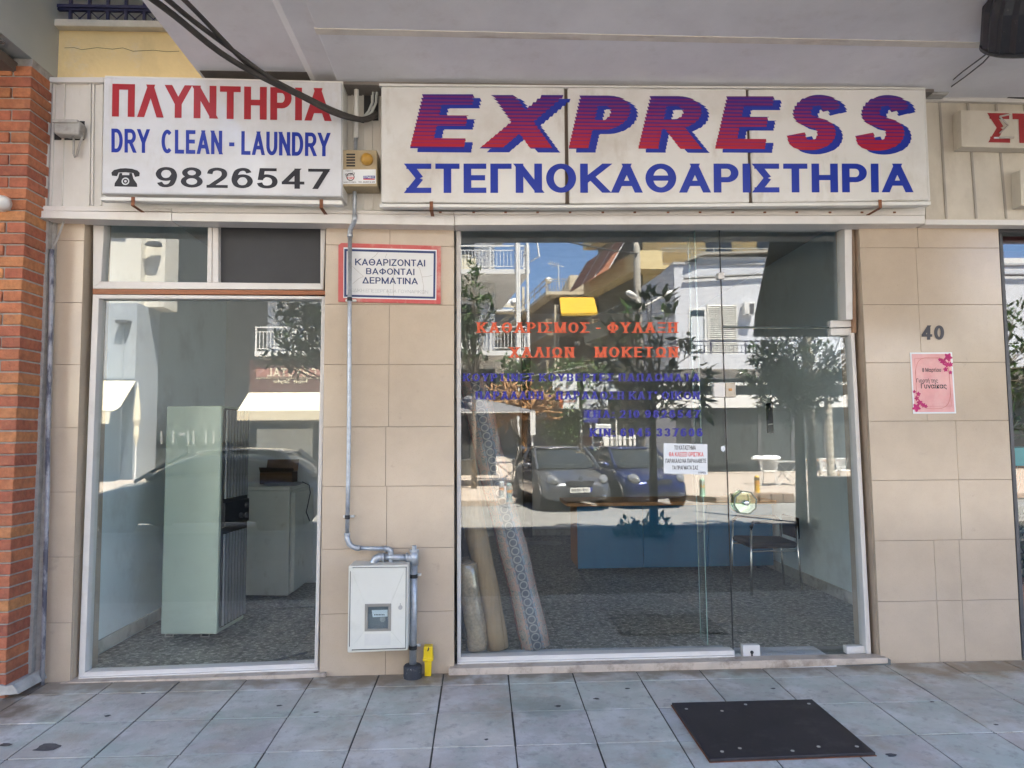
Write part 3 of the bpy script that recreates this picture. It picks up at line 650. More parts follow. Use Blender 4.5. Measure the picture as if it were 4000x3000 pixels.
for a, b, r in [(690, 1625, .03), (750, 1735, .03), (679, 2447, .033), (711, 2424, .033), (739, 2447, .033), (782, 2449, .033), (782, 2415, .03)]:
    c = P(a, b, fl_.y-.0005); pts = [(c.x+r*math.cos(i*PI/12), c.y, c.z+r*math.sin(i*PI/12)) for i in range(25)]; MB().tube(pts, .0014, 5).build('knockout', mat('green_crease', (.33, .42, .34), .5), bo)
for a in (660, 800):
    c = G(a, 2492, .0); MB().tube([(c.x-.03, c.y+.02, .05), (c.x-.03, c.y, .01), (c.x+.03, c.y, .01), (c.x+.03, c.y+.02, .05)], .006, 6).build('foot', WHITE, bo)

# fridge with things on it
rf = thing('fridge', 'stained white fridge standing on the dark floor beside the boiler cabinet', 'fridge', (-2.1, 2.2, 0))
f1 = G(1125, 2336, 0); f2 = G(1218, 2263, 0); zf = P(1125, 1900, f1.y).z
FRW = mat('old_white_enamel', (.66, .66, .60), .35, .08, 4, dirt=[((.30, .25, .16), .6, 8, .57, .75)])
dx = f2-f1; wv = Vector((-.62, .08, 0))
q = [f1, f2, f2+wv, f1+wv]
MB().prism([vz(p, .02) for p in q], (0, 0, zf-.06)).build('body', FRW, rf, bevel=.008)
MB().prism([vz(p, zf-.038) for p in q], (0, 0, .035)).build('top', FRW, rf, bevel=.006)
nf = Vector((dx.y, -dx.x, 0)).normalized()
MB().prism([vz(f1+dx*.02, .05)+nf*.004, vz(f2, .05)+nf*.004, vz(f2, zf-.06)+nf*.004, vz(f1+dx*.02, zf-.06)+nf*.004], nf*.045).build('door', FRW, rf, bevel=.012)
bx = thing('cardboard_box', 'open brown cardboard box lying on top of the white fridge', 'box', (f1.x-.2, f1.y+.3, zf)); CARD = mat('cardboard', (.13, .075, .04), .8, .15)
c = Vector((f1.x-.22, f1.y+.42, zf)); MB().box(c.x-.16, c.x+.16, c.y-.1, c.y+.1, zf+.001, zf+.12).build('carton', CARD, bx)
MB().prism([(c.x-.16, c.y-.1, zf+.122), (c.x+.16, c.y-.1, zf+.122), (c.x+.2, c.y-.2, zf+.16), (c.x-.14, c.y-.2, zf+.17)], (0, 0, .004)).build('flap', CARD, bx)
MB().prism([(c.x-.16, c.y+.1, zf+.122), (c.x+.16, c.y+.1, zf+.122), (c.x+.16, c.y+.16, zf+.24), (c.x-.16, c.y+.16, zf+.24)], (0, .004, 0)).build('flap', CARD, bx)
pp = MB()
for k in range(4):
    a = .2*k; c = Vector((f1.x-.12, f1.y+.12+.05*k, zf+.003+.004*k)); u = Vector((math.cos(a), math.sin(a), 0))*.17; v = Vector((-math.sin(a), math.cos(a), 0))*.1
    pp.prism([c-u-v, c+u-v, c+u+v, c-u+v], (0, 0, .003))
tag(pp.build('paper_stack', mat('grey_papers', (.25, .25, .26), .6, .3, 8)), 'loose dark papers spread on top of the white fridge', 'papers')
cb = MB(); cb.tube([P(x, y, f1.y-.06) for x, y in [(1180, 1882), (1208, 1895), (1212, 1925), (1204, 1965), (1196, 2000), (1210, 2036)]], .005, 6)
tag(cb.build('power_cord', BLACKM), 'black power cord hanging down the side of the white fridge', 'cord')
bk = G(972, 2330, 0); tag(MB().lathe([(.09, 0), (.125, .33), (.135, .33), (.135, .35), (.12, .35), (.1, .04)], (bk.x-.02, bk.y+.15, 0.001), 'Z', 24).build('bucket', BLACKM, smooth=False), 'black plastic bucket between the boiler cabinet and the fridge', 'bucket')
sk = MB(); a, b = G(1040, 2588, .012), G(1200, 2548, .012); sk.tube([a, b], .008, 6); tag(sk.build('metal_rod', DGREY), 'dark thin rod lying on the floor inside the left window', 'rod')

# rolled carpets leaning behind the big window
def roll(name, bx_, by_, r, tx, ty, depth_b, depth_t, m, label, mend, n=28):
    b = P(bx_, by_, depth_b); t = P(tx, ty, depth_t); b.z = max(b.z, .0)
    o = thing(name, label, 'carpet', (b.x, b.y, 0), group='rolled carpets behind the big window')
    k = 14; path = [b.lerp(t, i/k)+Vector((.006*math.sin(i*.5), 0, 0)) for i in range(k+1)]
    mb = MB(); mb.tube(path, [r*(1+.03*math.sin(i*1.7)) for i in range(k+1)], n); body = mb.build('roll', m, o, smooth=True)
    e = MB(); ax = (t-b).normalized(); u = ax.orthogonal().normalized(); w = ax.cross(u)
    sp = [t+ax*.004+(u*math.cos(i*.5)+w*math.sin(i*.5))*(r*.93*(1-i/44)) for i in range(42)]; e.tube(sp, .006, 5); e.build('spiral_end', mend, o)
    return o, b, t
def carpet_mat():
    M = bpy.data.materials.new('oriental_carpet'); M.use_nodes = True; n, l = M.node_tree.nodes, M.node_tree.links
    b = n['Principled BSDF']; b.inputs['Roughness'].default_value = .55; b.inputs['Coat Weight'].default_value = .25; b.inputs['Coat Roughness'].default_value = .15
    uv = n.new('ShaderNodeUVMap'); sp = n.new('ShaderNodeSeparateXYZ'); l.new(uv.outputs[0], sp.inputs[0])
    def math_(op, a, bb=None):
        k = n.new('ShaderNodeMath'); k.operation = op
        for i, q in enumerate([a, bb]):
            if q is None: continue
            if isinstance(q, (int, float)): k.inputs[i].default_value = q
            else: l.new(q, k.inputs[i])
        return k.outputs[0]
    U, V = math_('SUBTRACT', .615, math_('ABSOLUTE', math_('SUBTRACT', sp.outputs[0], .615))), sp.outputs[1]   # U around, mirrored at the border band
    rp = n.new('ShaderNodeValToRGB'); rp.color_ramp.interpolation = 'CONSTANT'; el = rp.color_ramp.elements
    bands = [(0, (.16, .17, .17)), (.40, (.28, .07, .065)), (.432, (.42, .34, .27)), (.446, (.33, .28, .24)), (.52, (.42, .30, .22)), (.535, (.20, .22, .25)), (.56, (.065, .075, .095))]
    el[0].position, el[0].color = 0, (*bands[0][1], 1); el[1].position, el[1].color = bands[1][0], (*bands[1][1], 1)
    for p, c in bands[2:]: e = el.new(p); e.color = (*c, 1)
    l.new(U, rp.inputs[0])
    vm = n.new('ShaderNodeCombineXYZ'); l.new(math_('MULTIPLY', U, 4.4), vm.inputs[0]); l.new(math_('MULTIPLY', V, 7), vm.inputs[1])
    # chain of rings in the blue band
    fv = math_('SUBTRACT', math_('FRACT', math_('MULTIPLY', V, 17.0)), .5); fu = math_('MULTIPLY', math_('SUBTRACT', U, .615), 10.2)
    rr_ = math_('SQRT', math_('ADD', math_('MULTIPLY', fv, fv), math_('MULTIPLY', fu, fu)))
    ring = math_('MULTIPLY', math_('GREATER_THAN', rr_, .33), math_('LESS_THAN', rr_, .47))
    inb = math_('MULTIPLY', math_('GREATER_THAN', U, .562), math_('LESS_THAN', U, .70)); ring = math_('MULTIPLY', ring, inb)
    m1 = n.new('ShaderNodeMix'); m1.data_type = 'RGBA'; l.new(ring, m1.inputs[0]); l.new(rp.outputs[0], m1.inputs[6]); m1.inputs[7].default_value = (.24, .24, .235, 1)
    # scrolls elsewhere
    vo = n.new('ShaderNodeTexVoronoi'); vo.feature = 'DISTANCE_TO_EDGE'; vo.inputs['Scale'].default_value = 2.2; l.new(vm.outputs[0], vo.inputs[0])
    nz = n.new('ShaderNodeTexNoise'); nz.inputs['Scale'].default_value = 3.5; nz.inputs['Detail'].default_value = 2; nz.inputs['Distortion'].default_value = 2.5; l.new(vm.outputs[0], nz.inputs[0])
    sc = math_('MULTIPLY', math_('GREATER_THAN', nz.outputs[0], .47), math_('LESS_THAN', nz.outputs[0], .53))
    sc = math_('MULTIPLY', sc, math_('SUBTRACT', 1.0, inb))
    m2 = n.new('ShaderNodeMix'); m2.data_type = 'RGBA'; l.new(math_('MULTIPLY', sc, .95), m2.inputs[0]); l.new(m1.outputs[2], m2.inputs[6]); m2.inputs[7].default_value = (.09, .14, .15, 1)
    m3 = n.new('ShaderNodeMix'); m3.data_type = 'RGBA'; l.new(math_('MULTIPLY', math_('LESS_THAN', vo.outputs[0], .06), math_('MULTIPLY', .6, math_('SUBTRACT', 1.0, inb))), m3.inputs[0]); l.new(m2.outputs[2], m3.inputs[6]); m3.inputs[7].default_value = (.40, .22, .18, 1)
    l.new(m3.outputs[2], b.inputs['Base Color']); return M
JUTE = mat('beige_carpet_back', (.27, .19, .11), .9, .2, 40, bump=.002, bscale=90, stretch=(1, 1, .15), dirt=[((.28, .24, .19), .5, 5, .5, .7)])
BACKE = mat('carpet_end', (.25, .2, .16), .9)
o, b, t = roll('carpet_roll', 2092, 2528, .104, 1843, 1480, .36, .50, carpet_mat(), 'tall oriental patterned carpet roll wrapped in clear plastic, leaning furthest right', BACKE)
me = o.children[0].data; uvl = me.uv_layers.new(name='UVMap'); L_ = (t-b).length; nn = 28
for p in me.polygons:
    for li in p.loop_indices:
        vi = me.loops[li].vertex_index; jj = vi % nn; ii = vi//nn
        uvl.data[li].uv = (1.26-(jj/nn if not (len(p.vertices) == 4 and jj == 0 and any(me.loops[q].vertex_index % nn == nn-1 for q in p.loop_indices)) else 1.0), ii/14*L_)
roll('carpet_roll', 1945, 2532, .075, 1812, 1800, .24, .30, JUTE, 'plain beige carpet roll, shoulder high, leaning between patterned roll and window frame', BACKE)
o, b, t = roll('carpet_roll', 1866, 2534, .068, 1822, 2200, .19, .20, mat('speckled_carpet', (.36, .26, .16), .9, .5, 60), 'short speckled brown carpet roll in loose clear plastic beside the window frame', BACKE)
mb = MB(); k = 10; ax = t-b
mb.tube([b+ax*(i/k*1.08) for i in range(k+1)], [.074+.004*math.sin(i*2.1) for i in range(k)]+[.02], 18); mb.build('plastic_wrap', glassmat('plastic_film', .10, (.9, .92, .93), .15), o, smooth=True)
roll('carpet_roll', 1812, 2480, .07, 1800, 1560, .52, .55, mat('dark_carpet', (.07, .055, .05), .9, .3, 20), 'dark carpet roll standing behind the others against the frame', BACKE)

# counter desk
dkx0 = P(2258, 2256, 3.1).x
ds = thing('counter_desk', 'long blue fronted counter desk with a thin wooden top', 'desk', (2.1, 3.3, 0))
zd = P(2600, 1958, 3.1).z; DBL = mat('blue_laminate', (.018, .145, .31), .45, .12, 2, stretch=(3, 3, .5))
w3 = (3.2-dkx0)/3
for i in range(3): MB().box(dkx0+i*w3+.003, dkx0+(i+1)*w3-.003, 3.1, 3.14, .06, zd-.04).build('front_panel', DBL, ds)
MB().box(dkx0, 3.2, 3.141, 3.7, .06, zd-.04).build('carcass', mat('orange_board_edge', (.40, .17, .06), .5), ds)
MB().box(dkx0-.12, 3.22, 3.02, 3.75, zd-.038, zd).build('top', mat('beech_top', (.45, .24, .10), .4, .15, 5, stretch=(.3, 3, 3)), ds, bevel=.004)
for x in (dkx0+.05, 3.1): MB().lathe([(.02, 0), (.02, .06)], (x, 3.3, 0), 'Z', 10).build('foot', DGREY, ds)
# chair: chrome tube frame, dark seat
fa, fb, ba, bb = G(2936, 2326, 0), G(3134, 2320, 0), G(2857, 2276, 0), G(3062, 2283, 0)
chr_ = thing('chair', 'chrome tube armchair with dark padded seat in front of the desk', 'chair', (2.8, 2.3, 0))
DPAD = mat('dark_vinyl_pad', (.012, .0115, .013), .8, .15, spec=.05)
zse, zar, zbk = .42, .62, .70
for p in (fa, fb, ba, bb):
    q = p.lerp((fa+fb+ba+bb)/4, .10); MB().tube([p, vz(q, zar)], .011, 10).build('leg', STEEL, chr_, smooth=True)
cc = (fa+fb+ba+bb)/4; cs = [vz(p.lerp(cc, .08), zse) for p in (fa, fb, bb, ba)]
MB().prism(cs, (0, 0, .06)).build('seat', DPAD, chr_, bevel=.02)
for a, b in ((fa, fb), (ba, bb)): MB().tube([vz(a.lerp(cc, .07), zse-.02), vz(b.lerp(cc, .07), zse-.02)], .009, 8).build('rail', STEEL, chr_)
ar = [vz(p.lerp(cc, .09), zar) for p in (ba, fa, fb, bb)]
MB().tube([ar[1], ar[1].lerp(ar[2], .06)+Vector((0, 0, .05)), ar[2].lerp(ar[1], .06)+Vector((0, 0, .05)), ar[2]], .018, 10).build('armrest', DPAD, chr_)
bq = [ar[2]+Vector((.0, -.02, .07)), ar[3]+Vector((.03, .0, .07)), ar[0]+Vector((0, .03, .07))]
mb = MB(); mb.prism([ar[2]+Vector((.015, .02, -.12)), ar[3]+Vector((.015, 0, -.12)), ar[3]+Vector((.015, 0, .08)), ar[2]+Vector((.015, .02, .08))], (.025, 0, 0)); mb.build('backrest', DPAD, chr_, bevel=.01)
MB().tube([ar[0], ar[0].lerp(ar[3], .1)+Vector((0, 0, .05)), ar[3].lerp(ar[0], .1)+Vector((0, 0, .05)), ar[3]], .018, 10).build('armrest', DPAD, chr_)
# loose cables and a hanging meter
cbm = MB()
for k in range(4):
    c = G(2060+12*k, 2120+6*k, .01); cbm.tube([(c.x+.16*t*math.cos(t*2+k), c.y+.1*math.sin(t*3+k*2)+.03*k, .01+.01*k) for t in [i/9*3 for i in range(10)]], .006, 6)
tag(cbm.build('loose_cables', mat('grey_cable', (.3, .3, .29), .6)), 'tangle of pale cables left on the shop floor near the back', 'cables')
fb_ = thing('fuse_box', 'narrow black fuse strip hanging on the right inside wall', 'fuse box', (3.22, 1.6, 1.5))
c0, c1 = P(3010, 1575, 3.1), P(3018, 1690, 3.1)
mb = MB().px([(2998, 1575), (3026, 1570), (3034, 1688), (3004, 1692)], 3.1, 3.16); mb.build('case', BLACKM, fb_, bevel=.006)
MB().px([(3001, 1656), (3031, 1652), (3031, 1657), (3001, 1661)], 3.095, 3.1).build('cover_line', GREYM, fb_)
MB().tube([P(3012, 1570, 3.14), P(3016, 1300, 3.14), P(3016, 1050, 3.14)], .006, 6).build('cable', BLACKM, fb_)

# ================================================================ SIGNS AND FITTINGS ON THE FRONT
SY = -.24
def lightbox(name, label, outer, panels, bottom, m, brackets):
    o = thing(name, label, 'sign', tuple(P(*outer[3], SY)))
    a = MB().px([(outer[0][0]+4, outer[0][1]-2), (outer[1][0]+2, outer[1][1]-2), (outer[2][0]+2, outer[2][1]), (outer[3][0]+4, outer[3][1])], SY+.03, -.052)
    a.build('box', WHITE2, o, bevel=.003)
    MB().px(bottom, SY-.004, SY+.05).build('bottom_frame', WHITE2, o, bevel=.003)
    for q in panels:
        MB().px(q, SY, SY+.028).build('panel', m, o, bevel=.012)
    for x, y, dx in brackets:
        z = P(x, y, SY).z; p = P(x, y, SY-.008); q = P(x+dx, y, SY-.008)
        MB().prism([(p.x, SY-.008, z+.02), (p.x+.022, SY-.008, z+.02), (p.x+.022, SY-.008, z-.034), (p.x, SY-.008, z-.034)], (0, .003, 0)).prism([(p.x, SY-.008, z-.036), (p.x+.022, SY-.008, z-.036), (p.x+.022, -.06, z-.036), (p.x, -.06, z-.036)], (0, 0, .003)).build('bracket', RUST, o)
    return o
ds_ = lightbox('laundry_sign', 'white lightbox sign reading ΠΛΥΝΤΗΡΙΑ DRY CLEAN - LAUNDRY with phone number', [(405, 297), (1338, 319), (1337, 772), (394, 757)],
               [[(404, 297), (1335, 320), (1335, 768), (395, 755)]], [(392, 768), (1336, 783), (1337, 799), (393, 782)], SIGNW, [(512, 783, 0), (1248, 792, 0)])
LY = SY-.0012
def lettering(lines, m, o, y=LY, bold=(.03, .02), slab=False, name='lettering'):
    for s, q in lines:
        mb = MB(); text(mb, s, onquad(q if isinstance(q, list) else rect(*q), y), bold, slab); mb.build(name, m, o, recalc=False)
lettering([('ΠΛΥΝΤΗΡΙΑ', [(439, 327), (1296, 345), (1296, 473), (437, 455)])], RED, ds_, bold=(.05, .028))
lettering([('DRY  CLEAN - LAUNDRY', [(435, 502), (1292, 519), (1291, 611), (435, 595)])], BLUE, ds_, bold=(.05, .022))
lettering([('9826547', [(608, 652), (1291, 660), (1291, 739), (608, 731)])], INK, ds_, bold=(.02, .012))
ph = MB()
def ppx(pts, k=0): ph.px(pts, LY-k, LY-k+.0008)
ppx([(x+(546-435)*0+435, y+658) for x, y in [(2, 28), (0, 16), (10, 6), (35, 0), (56, -1), (80, 1), (102, 8), (111, 17), (109, 30), (92, 33), (86, 18), (56, 15), (28, 16), (22, 30)]])
ppx([(435+x, 658+y) for x, y in [(32, 18), (42, 18), (42, 26), (70, 26), (70, 18), (80, 18), (86, 40), (100, 60), (101, 72), (12, 70), (13, 58), (26, 38)]], .0009)
ph.build('telephone_mark', INK, ds_)
c = P(490, 708, LY-.002); dd = MB()
for r0_, r1_ in ((.0, .008), (.016, .024)):
    for i in range(20):
        a, b = 2*PI*i/20, 2*PI*(i+1)/20
        dd.poly([(c.x+r*math.cos(t), c.y, c.z+r*math.sin(t)) for r, t in ((r1_, a), (r1_, b), (r0_, b), (r0_, a))])
dd.build('dial_mark', SIGNW, ds_)
ex_ = lightbox('express_sign', 'long three-panel white lightbox sign reading EXPRESS ΣΤΕΓΝΟΚΑΘΑΡΙΣΤΗΡΙΑ', [(1487, 334), (3613, 346), (3633, 784), (1487, 794)],
               [[(1488, 336), (2205, 340), (2210, 794), (1488, 791)], [(2217, 341), (2916, 345), (2929, 791), (2224, 795)], [(2924, 347), (3612, 347), (3632, 782), (2941, 791)]],
               [(1482, 795), (2205, 800), (3637, 786), (3637, 800), (2205, 812), (1482, 808)], SIGNX, [(1678, 800, 0), (3432, 793, 0)])
MB().px([(1481, 326), (2210, 333), (3614, 342), (3614, 347), (2210, 340), (1481, 335)], SY-.002, SY+.03).build('top_frame', WHITE2, ex_)
for q in ([(2199, 338), (2222, 338), (2229, 796), (2206, 796)], [(2911, 343), (2929, 343), (2946, 793), (2925, 793)]): MB().px(q, SY+.0265, SY+.032).build('panel_gap', mat('gap_shade', (.13, .10, .075), .8), ex_)  # dark strips behind the panels paint the shade in the gaps
# EXPRESS: slanted letters cut into saw-toothed slices, red to blue, over a blue drop face
def express_mat():
    M = bpy.data.materials.new('red_blue_striped_vinyl'); M.use_nodes = True; n, l = M.node_tree.nodes, M.node_tree.links
    b = n['Principled BSDF']; b.inputs['Roughness'].default_value = .3
    g = n.new('ShaderNodeNewGeometry'); sp = n.new('ShaderNodeSeparateXYZ'); l.new(g.outputs['Position'], sp.inputs[0])
    z1, z0 = P(2600, 372, SY).z, P(2600, 582, SY).z
    mr = n.new('ShaderNodeMapRange'); mr.inputs[1].default_value = z0; mr.inputs[2].default_value = z1; l.new(sp.outputs[2], mr.inputs[0])
    mu = n.new('ShaderNodeMath'); mu.operation = 'MULTIPLY'; mu.inputs[1].default_value = 15; l.new(mr.outputs[0], mu.inputs[0])
    fr = n.new('ShaderNodeMath'); fr.operation = 'FRACT'; l.new(mu.outputs[0], fr.inputs[0])
    du = n.new('ShaderNodeMapRange'); du.inputs[1].default_value = 0; du.inputs[2].default_value = 1; du.inputs[3].default_value = .06; du.inputs[4].default_value = .62
    l.new(mr.outputs[0], du.inputs[0])
    lt = n.new('ShaderNodeMath'); lt.operation = 'LESS_THAN'; l.new(fr.outputs[0], lt.inputs[0]); l.new(du.outputs[0], lt.inputs[1])
    mx = n.new('ShaderNodeMix'); mx.data_type = 'RGBA'; l.new(lt.outputs[0], mx.inputs[0]); cm_ = n.new('ShaderNodeMix'); cm_.data_type = 'RGBA'; l.new(mr.outputs[0], cm_.inputs[0]); cm_.inputs[6].default_value = (.42, .018, .03, 1); cm_.inputs[7].default_value = (.12, .016, .14, 1); l.new(cm_.outputs[2], mx.inputs[6]); mx.inputs[7].default_value = (.05, .016, .20, 1)
    l.new(mx.outputs[2], b.inputs['Base Color']); return M
XM = express_mat()
def jag_letter(ch, q, front, shadow, n=15, amp=.05):
    w, polys = pen(ch, .25, .19)
    for po in polys:
        for k in range(n):
            c = clip_y(po, k/n, (k+1)/n)
            if len(c) < 3: continue
            for mb, yy, ox, oy in ((shadow, SY-.0012-random.random()*.0004, 28, 15), (front, SY-.0020-random.random()*.0004, 0, 0)):
                qq = [(a+ox, b+oy) for a, b in q]
                mb.poly([onquad(qq, yy)(a/w+amp*(.25+.75*b)*(.5-(b*n-k)), b, 0) for a, b in c])
for ch, q in [('E', [(1653, 368), (1852, 368), (1812, 581), (1601, 579)]), ('X', [(1946, 371), (2184, 371), (2137, 581), (1895, 580)]),
              ('P', [(2268, 373), (2477, 373), (2429, 581), (2221, 581)]), ('R', [(2542, 375), (2748, 375), (2724, 582), (2493, 581)]),
              ('E', [(2841, 376), (3025, 376), (2987, 582), (2793, 581)]), ('S', [(3105, 370), (3295, 370), (3260, 588), (3058, 588)]), ('S', [(3373, 371), (3563, 371), (3528, 589), (3325, 589)])]:
    fr_mb, sh_mb = MB(), MB(); jag_letter(ch, q, fr_mb, sh_mb)
    sh_mb.build('letter_shadow', mat('blue_drop_vinyl', (.012, .03, .30), .35, .1), ex_, recalc=False)
    fr_mb.build('lettering', XM, ex_, recalc=False)
lettering([('ΣΤΕΓΝΟΚΑΘΑΡΙΣΤΗΡΙΑ', [(1577, 639), (3567, 639), (3569, 751), (1577, 754)])], BLUE, ex_, bold=(.045, .03))

# leather sign on the middle pillar
sg = thing('leather_sign', 'cracked red and white plate reading ΚΑΘΑΡΙΖΟΝΤΑΙ ΒΑΦΟΝΤΑΙ ΔΕΡΜΑΤΙΝΑ on the middle pillar', 'sign', tuple(P(1322, 1180, -.012)))
MB().px([(1333, 949), (1722, 961), (1721, 1187), (1321, 1178), (1322, 958)], -.014, 0).build('plate', mat('faded_red_plate', (.52, .07, .07), .5, .1, 6, dirt=[((.62, .45, .36), .9, 5, .52, .7, (1, 1, .8)), ((.6, .3, .26), .5, 1.5, .4, .7)]), sg)
MB().px([(1342, 966), (1706, 976), (1704, 1172), (1341, 1164)], -.016, -.0142).build('white_border', PAPER, sg)
MB().px([(1345, 972), (1702, 981), (1700, 1167), (1344, 1159)], -.0174, -.0162).build('blue_border', NAVY, sg)
MB().px([(1354, 981), (1694, 990), (1692, 1159), (1353, 1151)], -.0188, -.0176).build('face', mat('crazed_white_face', (.68, .68, .68), .4, .05, 4), sg)
lettering([('ΚΑΘΑΡΙΖΟΝΤΑΙ', [(1387, 1010), (1661, 1015), (1661, 1041), (1387, 1036)]), ('ΒΑΦΟΝΤΑΙ', [(1430, 1047), (1619, 1050), (1619, 1075), (1430, 1071)]), ('ΔΕΡΜΑΤΙΝΑ', [(1415, 1082), (1633, 1086), (1633, 1111), (1415, 1107)])], NAVY, sg, -.0194, (.022, .015))
lettering([('ΕΙΔΙΚΗ ΕΠΕΞΕΡΓΑΣΙΑ ΓΟΥΝΑΡΙΚΩΝ', [(1368, 1127), (1673, 1134), (1672, 1147), (1368, 1140)])], mat('grey_ink', (.35, .36, .40), .6), sg, -.0192, (-.025, -.02))
ck = MB()
for path in [[(1512, 990), (1505, 1005), (1514, 1022), (1500, 1036)], [(1614, 1020), (1640, 1050), (1648, 1080), (1655, 1120), (1653, 1150)], [(1648, 1082), (1670, 1080), (1690, 1075)], [(1376, 1040), (1400, 1062), (1420, 1080)], [(1376, 1110), (1402, 1088), (1420, 1080)], [(1478, 985), (1465, 1000), (1450, 1010)], [(1537, 1040), (1537, 1100), (1537, 1165)], [(1512, 1130), (1515, 1145), (1520, 1155)]]:
    ck.tube([P(a, b, -.0196) for a, b in path], .0007, 4)
ck.build('crack', mat('crack_dark', None), sg)

# gas pipes and meter cabinet on the middle pillar
PY = -.065
gp_ = thing('gas_pipe', 'thin galvanised gas pipe running down the middle pillar into the meter cabinet', 'pipe', tuple(P(1360, 1600, PY)))
def pt(*q): return [P(a, b, PY) for a, b in q]
MB().tube([P(1393, 290, -.13), P(1391, 538, -.13)], .016, 12).build('white_sleeve', WHITE2, gp_, smooth=True)
MB().tube([P(1390, 530, -.12), P(1388, 600, -.12), P(1385, 760, -.1), P(1385, 842, -.13)], .0125, 12).build('tube', GALV, gp_, smooth=True)
MB().tube([P(1385, 838, -.135), P(1385, 855, -.13), P(1381, 872, -.11), P(1371, 890, -.08), P(1367, 905, PY), P(1367, 925, PY)], .0165, 14).build('elbow', GALV, gp_, smooth=True)
MB().tube(pt((1367, 925), (1365, 1300), (1364, 1600), (1360, 1900), (1356, 2090)), .0135, 14).build('tube', GALV, gp_, smooth=True)
MB().tube(pt((1356, 2085), (1357, 2105), (1364, 2124), (1374, 2134), (1390, 2140), (1404, 2141)), .0175, 14).build('elbow', GALV, gp_, smooth=True)
MB().tube(pt((1404, 2141), (1503, 2143)), .0135, 14).build('tube', GALV, gp_, smooth=True)
MB().tube(pt((1503, 2143), (1516, 2144), (1526, 2152), (1527, 2166)), .0175, 14).build('elbow', GALV, gp_, smooth=True)
MB().tube(pt((1527, 2164), (1526, 2215)), .0155, 14).build('tube', GALV, gp_, smooth=True)
for a, b in [(1367, 921), (1356, 2086), (1402, 2141), (1505, 2143), (1527, 2163)]:
    c = P(a, b, PY)
    ax = Vector((1, 0, 0)) if b in (2141, 2143) else Vector((0, 0, 1))
    MB().tube([c-ax*.007, c+ax*.007], .019, 14).build('collar', GALV, gp_)
def clamp(a, b, r, par):
    c = P(a, b, PY); MB().tube([c-Vector((0, 0, .012)), c+Vector((0, 0, .012))], r+.003, 14).build('rubber_clamp', BLACKM, par)
    MB().box(c.x-r-.022, c.x+r+.022, -.03, -.008, c.z-.008, c.z+.008).build('clamp_ear', WHITE2, par, bevel=.004)
clamp(1366, 1169, .0135, gp_); clamp(1357, 2020, .0135, gp_)
gr_ = thing('gas_riser', 'thick galvanised gas riser rising from a chipped black sleeve beside the meter cabinet', 'pipe', tuple(P(1613, 2630, PY)))
MB().tube(pt((1617, 2206), (1615, 2400), (1612, 2625)), .0225, 16).build('riser_tube', GALV, gr_, smooth=True)
MB().tube(pt((1618, 2150), (1617, 2206)), .027, 16).build('tee', GALV, gr_, smooth=True)
MB().tube(pt((1618, 2146), (1618, 2155)), .029, 8).tube(pt((1618, 2131), (1618, 2147)), .015, 6).build('plug', GALV, gr_)
MB().tube(pt((1618, 2179), (1590, 2178)), .026, 16).build('tee', GALV, gr_, smooth=True)
MB().tube(pt((1592, 2178), (1498, 2176)), .0205, 16).build('tube', GALV, gr_, smooth=True)
MB().tube(pt((1500, 2176), (1480, 2176), (1466, 2184), (1460, 2198), (1459, 2216)), .025, 16).build('elbow', GALV, gr_, smooth=True)
for a in (1590, 1498): c = P(a, 2177, PY); MB().tube([c-Vector((.006, 0, 0)), c+Vector((.006, 0, 0))], .029, 14).build('collar', GALV, gr_)
clamp(1616, 2250, .0225, gr_); clamp(1613, 2529, .0225, gr_)
c = P(1612, 2650, PY); MB().lathe([(.056, -.12), (.058, .085), (.05, .095), (.024, .1)], (c.x, c.y, c.z-.01), 'Z', 24).build('sleeve', mat('chipped_black_sleeve', (.03, .032, .04), .6, .2, 10, dirt=[((.45, .45, .45), .9, 17, .60, .66)]), gr_)
mc = thing('meter_cabinet', 'cream gas meter cabinet with small window on the middle pillar', 'meter box', tuple(P(1475, 2545, -.2)))
CREAM = mat('cream_cabinet', (.66, .64, .57), .45, .05, 3, bump=.0006, bscale=220, dirt=[((.45, .42, .36), .4, 4, .55, .75)])
MB().px([(1361, 2211), (1595, 2206), (1592, 2541), (1357, 2551)], -.19, 0).build('cabinet', CREAM, mc, bevel=.008)
MB().px([(1368, 2217), (1588, 2214), (1585, 2534), (1363, 2541)], -.192, -.188).build('door_gap', BLACKM, mc)
frame_px(dq := MB(), [(1370, 2220), (1585, 2217), (1583, 2531), (1366, 2538)], [(1427, 2362), (1526, 2360), (1525, 2463), (1426, 2465)], -.203, -.19)
dq.build('door', CREAM, mc, bevel=.002)
frame_px(dq := MB(), [(1425, 2360), (1528, 2358), (1527, 2465), (1424, 2467)], [(1437, 2371), (1517, 2369), (1516, 2455), (1436, 2457)], -.207, -.19)
dq.build('window_frame', mat('grey_brown_frame', (.27, .25, .22), .5), mc, bevel=.002)
MB().px([(1437, 2371), (1517, 2369), (1516, 2455), (1436, 2457)], -.1945, -.192).build('meter_niche', mat('meter_grey', (.16, .17, .18), .5), mc)
MB().px([(1452, 2384), (1514, 2382), (1514, 2408), (1456, 2411)], -.197, -.195).build('meter_label', PAPER, mc)
mb = MB()
for i in range(7): mb.px(rect(1462+6*i, 2399, 1466+6*i, 2404), -.1978, -.1971)
mb.build('meter_digits', INK, mc)
MB().px([(1484, 2412), (1505, 2411), (1505, 2424), (1498, 2430), (1490, 2430), (1484, 2424)], -.197, -.195).build('meter_tag', GREYM, mc)
MB().px([(1438, 2372), (1516, 2370), (1515, 2454), (1437, 2456)], -.2035, -.2025).build('meter_pane', GLASS2, mc)
